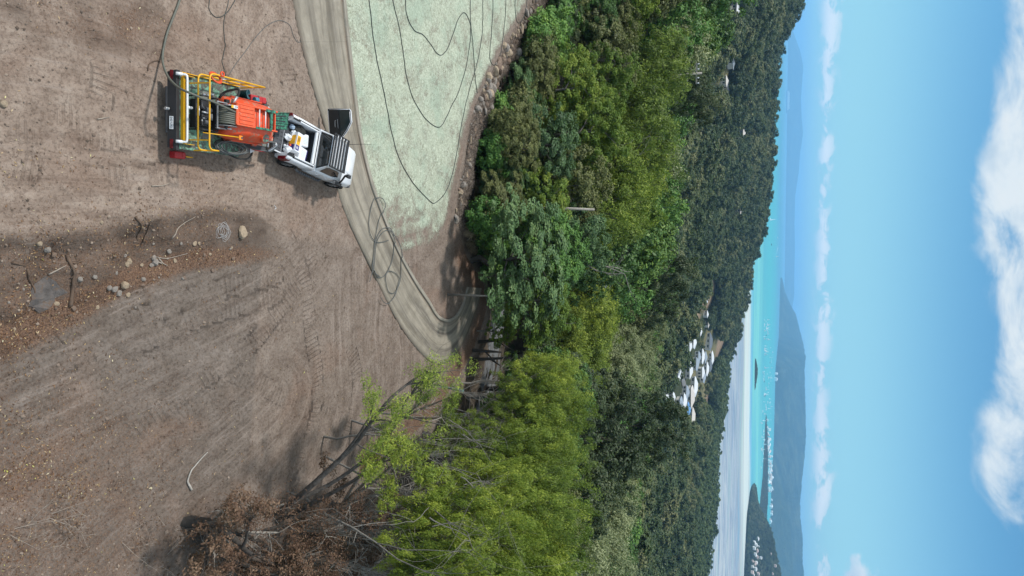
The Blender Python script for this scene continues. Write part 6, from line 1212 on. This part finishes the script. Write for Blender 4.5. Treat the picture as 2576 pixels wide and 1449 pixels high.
rock(273, 724, .10, 7, 'small grey stone at the left of the small heap'); rock(323, 657, .12, 6, 'tan stone among the roots on the bank'); rock(388, 660, .15, 1, 'dark stone among the pale roots on the bank'); rock(385, 648, .11, 4, 'grey stone just above the dark one among the roots'); rock(116, 628, .12, 7, 'pale grey stone at the left part of the bank'); rock(99, 612, .09, 3, 'small pale stone at the left edge of the upper dirt')
rock(134, 640, .10, 5, 'brown stone at the left part of the bank'); rock(183, 775, .10, 2, 'brown stone at the lower left of the bank'); rock(500, 612, .08, 0, 'small tan stone on the lower bank edge'); rock(455, 612, .07, 1, 'small grey stone on the lower bank edge'); rock(8, 260, .12, 3, 'tan stone at the left picture edge'); rock(200, 703, .10, 1, 'grey stone half buried in the leaf litter'); rock(255, 560, .07, 3, 'small pale stone on the upper edge of the bank')
# stony rim of the mulched bank
rng = np.random.default_rng(19); el_ = smooth_line(PAD_EDGE[:9], 400)
for i in range(290):
    t = rng.uniform(0, 1) ** 1.25; q = el_[int(t * 399)]; j = rng.normal(0, .85); q2 = el_[min(int(t * 399) + 2, 399)]; u = (q2 - q); u /= np.linalg.norm(u) + 1e-9; x, y = q[0] + u[1] * -j * -1 + rng.normal(0, .2), q[1] + abs(j) * .9 - .25 + rng.normal(0, .2)
    s = 1.2 * rng.choice([rng.uniform(.09, .16), rng.uniform(.16, .30)], p=[.7, .3]) * (1.25 if t < .5 else .8); o = link('rim_stone', rms[rng.integers(9)]); o.location = (x, y, float(zt(x, y)) + s * .15); o.scale = (s * rng.uniform(.7, 1.3), s, s * rng.uniform(.6, 1)); o.rotation_euler = (rng.uniform(0, 1), 0, rng.uniform(0, 6)); tag(o, 'rough stone in the rubble along the outer edge of the mulched bank', 'stone', 'stones along the edge of the mulched bank')
# fallen branches and roots
DW = plain('dead_wood', (0.33, 0.28, 0.23), .9, var=.3, scale=8); RT = plain('root_brown', (0.12, 0.08, 0.055), .9, var=.3, scale=8)
def stick(P, r, mat, label, name='stick', cat='stick', lift=.03):
    q = gpts(P, lift, len(P) * 4); rs = np.linspace(r, r * .35, len(q)); tag(MB().tube(q, list(rs), 6).build(name, mat), label, cat)
stick([(480, 1232), (471, 1215), (470, 1208), (478, 1185), (488, 1172), (505, 1152), (520, 1137)], .045, plain('white_wood', (.40, .37, .33), .8, var=.3), 'long white bent stick lying alone on the smooth dirt', lift=.05)
stick([(405, 663), (388, 655), (385, 645), (420, 650), (470, 638)], .03, DW, 'pale twisted root at the foot of the bank', 'root', 'root'); stick([(398, 650), (408, 662), (420, 668)], .03, DW, 'short pale root crossing the twisted one', 'root', 'root'); stick([(66, 676), (70, 700), (82, 720), (84, 745)], .05, RT, 'dark thick root at the left of the bank', 'root', 'root')
stick([(175, 770), (180, 735), (182, 705), (190, 680)], .07, RT, 'dark log half buried in the litter', 'log', 'log'); stick([(358, 610), (370, 580), (375, 560)], .035, RT, 'brown stick standing out on the bank slope', 'stick'); stick([(430, 600), (450, 570), (490, 545)], .025, DW, 'thin pale stick on the bank slope', 'stick')
stick([(380, 468), (410, 466), (425, 460)], .02, DW, 'short pale stick on the upper dirt left of the ute', 'stick'); stick([(243, 300), (260, 297), (275, 294)], .02, DW, 'pale stick on the tracked dirt left of the trailer', 'stick'); stick([(370, 178), (375, 160), (395, 152), (402, 158)], .02, RT, 'bent brown twig near the delivery hose', 'twig'); stick([(120, 690), (145, 678), (165, 668)], .03, DW, 'pale thin root on the left of the bank', 'root', 'root')
# poles and stems the photo singles out
o = MB().tube([tuple(ground_hit(1126, 741, 8)), tuple(Vector(ground_hit(1126, 741)) + Vector((.05, .1, 3.6)))], [.09, .05], 7).build('bare_tree', BARK_G); tag(o, 'slim bare trunk at the edge of the bank below the round trees', 'tree')
for (px0, py0, px1, py1, rr_, lab) in ((1176, 880, 1262, 886, 43, 'dark bare trunk in front of the lower road, nearer the round trees'), (1190, 862, 1300, 850, 44, 'dark forked trunk in front of the lower road'), (1180, 905, 1285, 900, 43.5, 'short dark trunk at the driveway bend')):
    a = at_range(px0, py0, rr_); b_ = at_range(px1, py1, rr_ + .5); g = float(zt(a[0], a[1])); tag(MB().tube([(a[0], a[1], min(a[2], g) - .1), tuple((a + b_) / 2), tuple(b_)], [.14, .11, .06], 7).tube([tuple((a + b_) / 2), (b_[0] + .9, b_[1], b_[2] - .2)], [.07, .03], 6).build('bare_tree', BARK_D), lab, 'tree')
a = at_range(1388, 523, 49); b_ = at_range(1495, 527, 49.3); tag(MB().tube([(a[0], a[1], a[2] - 6), tuple(a), tuple(b_)], [.2, .12, .08], 7).build('bare_tree', BARK_P), 'pale straight dead trunk standing up through the middle of the forest', 'tree')
GP = plain('green_pipe', (.12, .26, .22), .4); a = ground_hit(1088, 968); b_ = at_range(1165, 983, 37); tag(MB().tube([tuple(a), tuple(b_)], .07, 8).build('gate_post', GP), 'pale green metal post lying aslant behind the wattle branches', 'post')
pe = empty('power_pole', label='timber power pole with crossarm in the top of the left forest', cat='power pole'); a = at_range(1752, 185, 84); g = a[2] - 7; pe.location = (a[0], a[1], g); MB().tube([(0, 0, 0), (0, 0, 7.6)], [.16, .12], 8).build('pole', BARK_P, pe); MB().box((0, 0, 7.0), (2.4, .12, .14)).box((0, 0, 6.0), (1.6, .1, .12)).build('crossarm', BARK_P, pe)
for x in (-1.1, -.5, .5, 1.1): MB().cyl((x, 0, 7.07), (x, 0, 7.3), .07, 8).build('insulator', M['pvc'], pe)
pm_ = at_range(1596, 1225, 150)
# --- litter: fallen leaves, clods and twigs past counting
def litter(name, n, region, mats, size, seed, kind):
    rng = np.random.default_rng(seed); out = []
    px = rng.uniform(region[0], region[1], n * 3); py = rng.uniform(region[2], region[3], n * 3); X = []; Y = []
    a = px - 1288; b_ = py - 724.5; up = (a * cos(ROLL) + b_ * sin(ROLL)) / FP; ri = (b_ * cos(ROLL) - a * sin(ROLL)) / FP; dz = -sin(PITCH) + up * cos(PITCH); t = -(CH - 0) / dz; X = ri * t; Y = (cos(PITCH) + up * sin(PITCH)) * t
    w = ground_attrs(X, Y)[0][:, 1] * (.35 + 1.3 * vnoise(X / .7, Y / .7, 77) ** 2); ok = (rng.random(len(X)) < (w ** 1.5 * 1.4 if kind != 'clod' else .15 + w)) & ~inside(DRIVE, X, Y) & inside(PAD, X, Y) & ~inside(MULCH, X, Y); X, Y = X[ok][:n], Y[ok][:n]; m = len(X); Z = zt(X, Y) + .012
    a = rng.uniform(0, 2 * pi, m); L = size * (rng.uniform(.5, 1.4, m) if kind == 'leaf' else .4 + rng.exponential(.5, m)); Wd = L * (.28 if kind == 'leaf' else .8); u = np.stack([np.cos(a), np.sin(a), rng.normal(0, .15, m)], 1); v = np.stack([-np.sin(a), np.cos(a), rng.normal(0, .25, m)], 1); c = np.stack([X, Y, Z], 1)
    if kind == 'leaf':
        V = np.stack([c - u * L[:, None] * .5, c + v * Wd[:, None] * .5 + [0, 0, .012], c + u * L[:, None] * .5, c - v * Wd[:, None] * .5], 1).reshape(-1, 3); F = np.arange(m * 4).reshape(m, 4); k = 4
    else:
        hgt = (L * rng.uniform(.35, .8, m))[:, None]; top = c + np.array([0, 0, 1.0]) * hgt + rng.normal(0, .2, (m, 3)) * L[:, None] * .4
        V = np.stack([c - u * L[:, None] * .5, c + v * Wd[:, None] * .5, c + u * L[:, None] * .5, c - v * Wd[:, None] * .5, top], 1).reshape(-1, 3); i = np.arange(m)[:, None] * 5; F = np.concatenate([i + [0, 3, 4], i + [3, 2, 4], i + [2, 1, 4], i + [1, 0, 4]]).reshape(-1, 3); k = 5
    A = np.repeat(rng.uniform(0, 1, m), k); o = link(name, np_mesh(name, V, F, False, {'leafvar': np.stack([A] * 3, 1)}), mats); o['kind'] = 'stuff'
def var_mat(name, stops):
    m, T = new_mat(name); at = T.n('ShaderNodeAttribute', None, attribute_name='leafvar'); p = T.n('ShaderNodeBsdfPrincipled', {'Base Color': T.ramp((at, 'Fac'), stops), 'Roughness': .9, 'Specular IOR Level': .2}); T.n('ShaderNodeOutputMaterial', {0: p}); return m
litter('fallen_leaves', 17000, (-40, 1250, 380, 1500), var_mat('dry_leaves', [(0, (.05, .03, .02)), (.5, (.15, .075, .04)), (.85, (.30, .18, .09)), (1, (.50, .40, .20))]), .075, 1, 'leaf')
litter('pale_leaves', 1500, (-40, 1150, 0, 1500), var_mat('pale_dry_leaves', [(0, (.30, .19, .11)), (.6, (.48, .36, .22)), (.9, (.62, .55, .36)), (1, (.5, .5, .1))]), .085, 2, 'leaf')
litter('dirt_clods', 5200, (-40, 900, -40, 1500), var_mat('clods', [(0, (.10, .075, .058)), (.6, (.19, .145, .115)), (1, (.30, .24, .19))]), .05, 3, 'clod')
# --- dead brown tree and leaning wattle in the lower left
def branchy(rng, root, aim, L, r, depth, out, tips, wob=.18, split=3, gz=0.0):
    n = 7; q = [np.array(root, float)]; d = np.array(aim, float); d /= np.linalg.norm(d)
    for i in range(n): d = d + rng.normal(0, wob, 3) / 2 + np.array([0, 0, gz]); d /= np.linalg.norm(d); q.append(q[-1] + d * L / n)
    q = np.array(q); out.append((q, r * (1 - .72 * np.linspace(0, 1, n + 1))))
    if depth == 0: tips.append(q[-1]); tips.append(q[-3]); return
    for k in range(split): i = rng.integers(2, n + 1); e = d + rng.normal(0, .62, 3); branchy(rng, q[i], e, L * rng.uniform(.45, .7), r * .5 * (1 - .5 * i / n), depth - 1, out, tips, wob * 1.3, split, gz)
def custom_tree(name, label, roots, bark, leafm, per, rc, Ls, Wd, kind, seed, depth=3, split=3, wob=.16, droop=0.0, cat='tree', extra=None, gz=0.0):
    rng = np.random.default_rng(seed); out = []; tips = []
    for (ro, aim, L, r) in roots: branchy(rng, ro, aim, L, r, depth, out, tips, wob, split, gz)
    tips = np.array(tips); e = empty(name, (float(roots[0][0][0]), float(roots[0][0][1]), float(roots[0][0][2])), 0, label, cat)
    off = np.array(e.location); out = [(p - off, r) for p, r in out]; tips = tips - off
    tm_ = tubes_mesh('trunk', out, 5); link('trunk', tm_, bark, e)
    if extra is not None: tips = np.vstack([tips, np.array(extra) - off])
    if per: V, F, A = leaves(rng, tips, tips.mean(0) - [0, 0, 1.5], per, rc, Ls, Wd, kind, droop); link('crown', np_mesh('crown', V, F, False, {'leafvar': A}), LEAF[leafm], e)
    return e
def P3(px, py, h=0.0):
    """point h metres above the ground, seen at px, py"""
    d = ray(px, py); g = ground_hit(px, py); p = g
    for _ in range(6):
        z = float(zt(p[0], p[1])) + h; t = (z - CH) / d[2]; p = np.array([0, 0, CH]) + d * t
    return p
s0 = ground_hit(468, 1312); 
custom_tree('dead_tree', 'dead tree with a thick dark trunk and rust-brown dry leaves at the lower left', [((s0[0], s0[1], s0[2] - .1), (.10, .35, 1), 3.6, .26), ((s0[0] + .1, s0[1] + .2, s0[2] + .8), (.35, .75, .8), 3.2, .16), ((s0[0] + .5, s0[1] + .2, s0[2] - .1), (.7, .2, 1), 3.2, .2), ((s0[0] + .6, s0[1] + .3, s0[2]), (.9, .9, .8), 3.6, .16)], BARK_D, 'dead', 52, .36, .115, .05, 'quad', 61, wob=.2)
for i, (px, py, ax, L_) in enumerate(((560, 1380, (.5, .5, 1), 3.2), (700, 1400, (.3, .7, 1), 3.4), (640, 1340, (.1, .9, .9), 3.0), (800, 1340, (.2, .8, 1), 3.2), (760, 1430, (.3, .5, 1), 3.2), (880, 1330, (0, .6, 1), 2.6))):
    s1 = P3(px, py, 0); custom_tree('dead_shrub', ['rust-brown dead shrub right of the thick dark trunk', 'dead brown shrub at the bottom edge below the leaning wattle', 'dry brown shrub between trunk and leaning branches', 'dead brown shrub reaching into the near wattles', 'brown dry shrub lowest at the picture edge', 'last brown dead shrub before the green wattles'][i], [((s1[0], s1[1], s1[2] - .2), ax, L_, .09), ((s1[0] + .2, s1[1] + .1, s1[2] - .2), (ax[0] + .5, ax[1] - .4, 1), L_ * .8, .07)], BARK_D, 'dead', 46, .36, .115, .05, 'quad', 70 + i, cat='shrub')
for i, (px, py, lab) in enumerate(((20, 1340, 'bare pale twigs at the far lower left of the dirt'), (300, 1360, 'bare whitish twig bush at the lower left of the dead tree'), (400, 1420, 'tangle of bare grey twigs at the bottom edge left of the dead tree'), (120, 1300, 'thin bare branch reaching over the dirt at the lower left'))):
    s1 = P3(px, py, 0); custom_tree('bare_shrub', lab, [((s1[0], s1[1], s1[2] - .1), (-.4, .8, .5), 1.2, .011), ((s1[0], s1[1], s1[2] - .1), (.5, .5, .6), 1.1, .011)], DW, 'dead', 3 if i else 0, .3, .1, .04, 'quad', 90 + i, cat='shrub', depth=2)
# leaning wattle: limbs rise from behind the dead tree and reach up the picture
root = P3(700, 1290, .2)
def limb(P, r0, seed): return None
rng = np.random.default_rng(44); tubes = []; tips = []
def add_limb(ctrl, r0, r1, nb, blen, depth=1):
    q = smooth_line([P3(*c) for c in ctrl], 22); tubes.append((q, np.linspace(r0, r1, 22)))
    for k in range(nb):
        i = rng.integers(7, 22); d = q[min(i + 1, 21)] - q[i - 1]; d /= np.linalg.norm(d); e = d + rng.normal(0, .55, 3) + [0.1, 0, .25]; branchy(rng, q[i], e, blen * rng.uniform(.6, 1.2), r0 * .28, depth, tubes, tips, .2, 2)
add_limb([(700, 1290, .1), (765, 1238, 2.0), (845, 1165, 3.4), (895, 1115, 4.3), (935, 1060, 5.0), (985, 1000, 5.6), (1040, 955, 6.0), (1072, 935, 6.3)], .14, .03, 9, 1.5)
add_limb([(740, 1262, 1.5), (840, 1212, 2.9), (925, 1150, 4.0), (990, 1080, 5.2), (1020, 1010, 5.8), (1060, 965, 6.3)], .10, .025, 10, 1.6)
add_limb([(845, 1165, 3.4), (890, 1110, 4.4), (925, 1055, 5.1), (940, 1015, 5.6)], .07, .012, 2, .9)
add_limb([(700, 1310, .1), (800, 1258, 2.0), (880, 1215, 3.2), (960, 1160, 4.3), (1040, 1110, 5.2)], .12, .03, 12, 1.7)
e = empty('leaning_wattle', tuple(root), 0, 'leaning wattle whose grey limbs slant across the dirt towards the driveway bend', 'tree'); off = np.array(e.location); link('trunk', tubes_mesh('trunk', [(p - off, r) for p, r in tubes], 6), plain('bark_wattle', (.085, .075, .066), .9, var=.6, scale=6), e)
tp = np.array(tips) - off; V, F, A = leaves(rng, tp, tp.mean(0) - [0, 0, 2], 60, .40, .155, .032, 'sickle', .1); link('crown', np_mesh('crown', V, F, False, {'leafvar': A}), LEAF['wattle'], e)
# near crowns
def clump_tree(name, label, base, blobs, n, per, rc, seed, leafm='wattle', L=.17, Wd=.036):
    rng = np.random.default_rng(seed); base = np.array(base); C_ = []; tub = []
    for (px, py, h, R) in blobs:
        c = P3(px, py, h)
        for _ in range(n):
            v = rng.normal(0, 1, 3); v /= np.linalg.norm(v); v[2] = abs(v[2]) * (1 if rng.random() < .8 else -1); C_.append(c + v * R * rng.uniform(.55, 1) * [1, 1, .75])
        q = smooth_line([base, (base * .45 + c * .55) + rng.normal(0, .25, 3), c], 8); tub.append((q, np.linspace(.10, .035, 8)))
        for _ in range(9): i = rng.integers(3, 8); branchy(rng, q[i], rng.normal(0, .7, 3) + [0, 0, .7], R * 1.0, .02, 1, tub, [], .2, 2)
    C_ = np.array(C_); e = empty(name, tuple(base), 0, label, 'tree'); tub = [(p - base, r) for p, r in tub]; link('trunk', tubes_mesh('trunk', tub, 5), BARK_P, e)
    V, F, A = leaves(rng, C_ - base, (C_ - base).mean(0) - [0, 0, 1.0], per, rc, L, Wd, 'sickle', .1); link('crown', np_mesh('crown', V, F, False, {'leafvar': A}), LEAF[leafm], e)
clump_tree('near_wattle', 'nearest bright green wattle crown with long curved leaves, above the brown dead shrubs', P3(900, 1290, 0), [(1100, 1215, 6.2, 1.0), (1085, 1265, 6.0, .9), (1060, 1180, 5.6, .7), (1105, 1290, 6.0, .8)], 26, 60, .32, 201)
clump_tree('near_wattle', 'bright wattle crown at the bottom edge, right of the brown dead shrubs', P3(900, 1440, 0), [(1010, 1400, 5.4, .9), (1060, 1440, 5.6, 1.0), (1085, 1380, 5.8, .8), (1095, 1470, 5.6, .9)], 26, 58, .32, 202)
clump_tree('near_wattle', 'thin wattle crown in the fork of the leaning limbs', P3(860, 1270, 0), [(985, 1110, 5.0, .75), (930, 1170, 4.4, .7), (1010, 1150, 5.2, .7), (960, 1240, 4.6, .8)], 18, 50, .32, 203)
clump_tree('near_wattle', 'small green wattle tuft at the top of the leaning limbs by the driveway bend', P3(1010, 1050, 0), [(1060, 985, 4.6, .6), (1090, 960, 5.0, .6), (1130, 1000, 5.2, .8), (1110, 1050, 5.2, .8)], 14, 50, .32, 204)

def dead_mass(name, label, base, blobs, n, per, seed):
    return clump_tree(name, label, base, [(a, b, max(h - .3, .3), R * 1.25) for a, b, h, R in blobs], n - 2, int(per * .62), .5, seed, 'dead', .13, .035)
dead_mass('dead_bush', 'rust-brown dead foliage heaped over the thick dark trunk at the lower left', P3(520, 1330, 0), [(560, 1290, 1.6, .5), (640, 1270, 2.2, .6), (720, 1265, 2.8, .6), (620, 1360, 2.2, .7), (540, 1400, 1.6, .6), (700, 1340, 2.8, .7), (600, 1440, 1.8, .7)], 20, 40, 301)
dead_mass('dead_bush', 'rust-brown dead foliage between the leaning limbs and the near wattle crown', P3(760, 1320, 0), [(800, 1290, 3.2, .6), (880, 1270, 3.8, .6), (960, 1285, 4.2, .6), (1030, 1290, 4.6, .5), (900, 1330, 3.8, .6), (820, 1350, 3.2, .7)], 20, 42, 302)
dead_mass('dead_bush', 'rust-brown dead foliage along the bottom edge of the picture', P3(740, 1440, 0), [(760, 1400, 3.0, .7), (840, 1420, 3.4, .7), (920, 1400, 4.0, .6), (700, 1450, 2.4, .7), (980, 1450, 4.2, .6), (800, 1480, 3.0, .8)], 20, 42, 303)

for i, (px, py, r, H, lab) in enumerate(((1640, 405, 66, 8, 'pale bare branches standing in the top of the forest'), (1690, 345, 80, 8, 'whitish dead branches high in the forest near the fine-leaved domes'), (1325, 205, 50, 6, 'grey bare shrub at the dark forest edge behind the mulch'), (1300, 330, 47, 6, 'grey-brown bare stems at the forest edge'), (1590, 660, 60, 8, 'grey forked limbs in the middle of the forest'), (1345, 690, 42.5, 5, 'grey dead limb in front of the two round trees'), (1290, 470, 45, 5, 'tan dry twiggy shrub beside the big round tree'))):
    p = at_range(px, py, r); custom_tree('bare_tree', lab, [((p[0], p[1], p[2] - H * .55), (.1 * (i % 3 - 1), -.1, 1), H * .5, .10), ((p[0] + .3, p[1], p[2] - H * .5), (.5, 0, 1), H * .42, .07)], BARK_P, 'dead', 0, .3, .1, .04, 'quad', 400 + i, depth=2, split=3, wob=.22)

ST = leaf_mat('dry_straw', (.20, .15, .09), (.36, .28, .18), (.55, .47, .34), 0.2)
for i, (px, py, R) in enumerate(((1196, 470, .9), (1188, 510, .8), (1180, 550, .8), (1172, 585, .6), (1205, 430, .7), (1218, 395, .6), (1236, 345, .6), (1192, 535, .9), (1176, 620, .5))):
    h = ground_hit(px, py); rg = np.random.default_rng(500 + i); C_ = np.array([[rg.normal(0, R * .4), rg.normal(0, R * .4), rg.uniform(.1, .45)] for _ in range(14)])
    V, F, A = leaves(rg, C_, np.array([0, 0, -.4]), 46, .30, .42, .022, 'sickle', 0); me = np_mesh('dry_grass_tuft', V, F, False, {'leafvar': A}); me.materials.append(ST); o = link('dry_grass_tuft', me); o.location = h
    tag(o, 'straw-coloured dry grass tuft at the rim between mulch and forest', 'grass tuft', 'dry grass tufts along the rim of the mulched bank')

rg = np.random.default_rng(910)
for i in range(46):
    y_ = rg.uniform(10.6, 20.5); xc = float(np.interp(y_, CREST[:, 1], CREST[:, 0])); xf = float(np.interp(y_, FOOT[:, 1], FOOT[:, 0])); x_ = xc + (xf - xc) * rg.normal(.85, .28); s_ = rg.uniform(.035, .10)
    o = link('bank_stone', rms[rg.integers(9)]); o.location = (x_, y_, float(zt(x_, y_)) + s_ * .2); o.scale = (s_ * 1.2, s_, s_ * .8); o.rotation_euler = (0, 0, rg.uniform(0, 6)); tag(o, 'small stone in the leaf litter along the foot of the bank', 'stone', 'small stones along the foot of the bank')
n = 15000; t_ = rg.random(n); q = el_[(t_ * 399).astype(int)]; off_ = np.abs(rg.normal(0, 1.5, n)) - .3; X = q[:, 0] + rg.normal(0, .4, n) + off_ * .25; Y = q[:, 1] + off_; C_ = np.stack([X, Y, zt(X, Y) + rg.uniform(0, .18, n)], 1)
V, F, A = leaves(rg, C_, np.array([-10, 45, -3.]), 1, .05, .30, .022, 'sickle', 0); o = link('rim_debris', np_mesh('rim_debris', V, F, False, {'leafvar': A}), var_mat('brush_debris', [(0, (.06, .045, .035)), (.5, (.17, .135, .11)), (1, (.42, .36, .30))])); o['kind'] = 'stuff'
for (P_, r_, lab) in (([(168, 640), (178, 668), (186, 690), (176, 700)], .06, 'dark broken root in the middle of the rubble'), ([(205, 655), (190, 662), (170, 660), (150, 668)], .03, 'thin pale root crossing the dark broken root'), ([(30, 660), (60, 668), (74, 662)], .035, 'brown root at the far left of the bank'), ([(340, 545), (352, 580), (346, 605)], .04, 'brown stick slanting down the upper bank edge')):
    stick(P_, r_, RT if 'dark' in lab or 'brown' in lab else DW, lab, 'root', 'root')
g_ = ground_hit(105, 742); rg2 = np.random.default_rng(5); b = MB(); b.add([(g_[0] + (.42 + .14 * rg2.uniform(-1, 1)) * cos(a) * 1.1, g_[1] + (.50 + .16 * rg2.uniform(-1, 1)) * sin(a), 0) for a in np.linspace(0, 2 * pi, 15)[:-1]], [tuple(range(14))])
vs = [(v[0], v[1], float(zt(v[0], v[1])) + .025) for v in b.v]; b2 = MB(); b2.add(vs + [(v[0], v[1], v[2] - .2) for v in vs], [tuple(range(14))] + [(i, 14 + i, 14 + (i + 1) % 14, (i + 1) % 14) for i in range(14)]); tag(b2.build('rock_slab', plain('slab_grey', (.115, .102, .095), .9, var=.4, scale=3, bump=.08, dirt=(.13, .09, .065, 1), dirt_amt=.6, dirt_scale=3.0)), 'grey flat rock slab exposed in the litter at the left of the bank', 'rock')

for i, (px, py, r, lab) in enumerate(((1210, 985, 33, 'pale bare limbs forking through the wattles nearest the driveway bend'), (1230, 1075, 29, 'whitish twiggy limbs in a gap of the wattle thicket'), (1165, 1160, 25.5, 'grey bare limbs behind the nearest wattle crown'), (1300, 1120, 27.5, 'thin pale twigs standing out of the middle wattle row'), (1250, 1345, 24, 'pale bare twigs between the lower wattle crowns'), (1320, 1235, 26, 'sparse grey twigs on top of the middle wattle row'))):
    p = at_range(px, py, r + 2.2); g = float(zt(p[0], p[1])); hh = max(1.5, p[2] - g - 1.2); custom_tree('bare_tree', lab, [((p[0] - .3, p[1] + .2, g), (.12, -.04, 1), hh, .06), ((p[0] - .2, p[1] + .1, g + hh * .8), (.35, -.15, .9), 1.7, .03), ((p[0] + .1, p[1], g + hh * .82), (-.25, .2, 1), 1.5, .025)], BARK_G, 'dead', 0, .3, .1, .04, 'quad', 700 + i, depth=2, split=3, wob=.25)
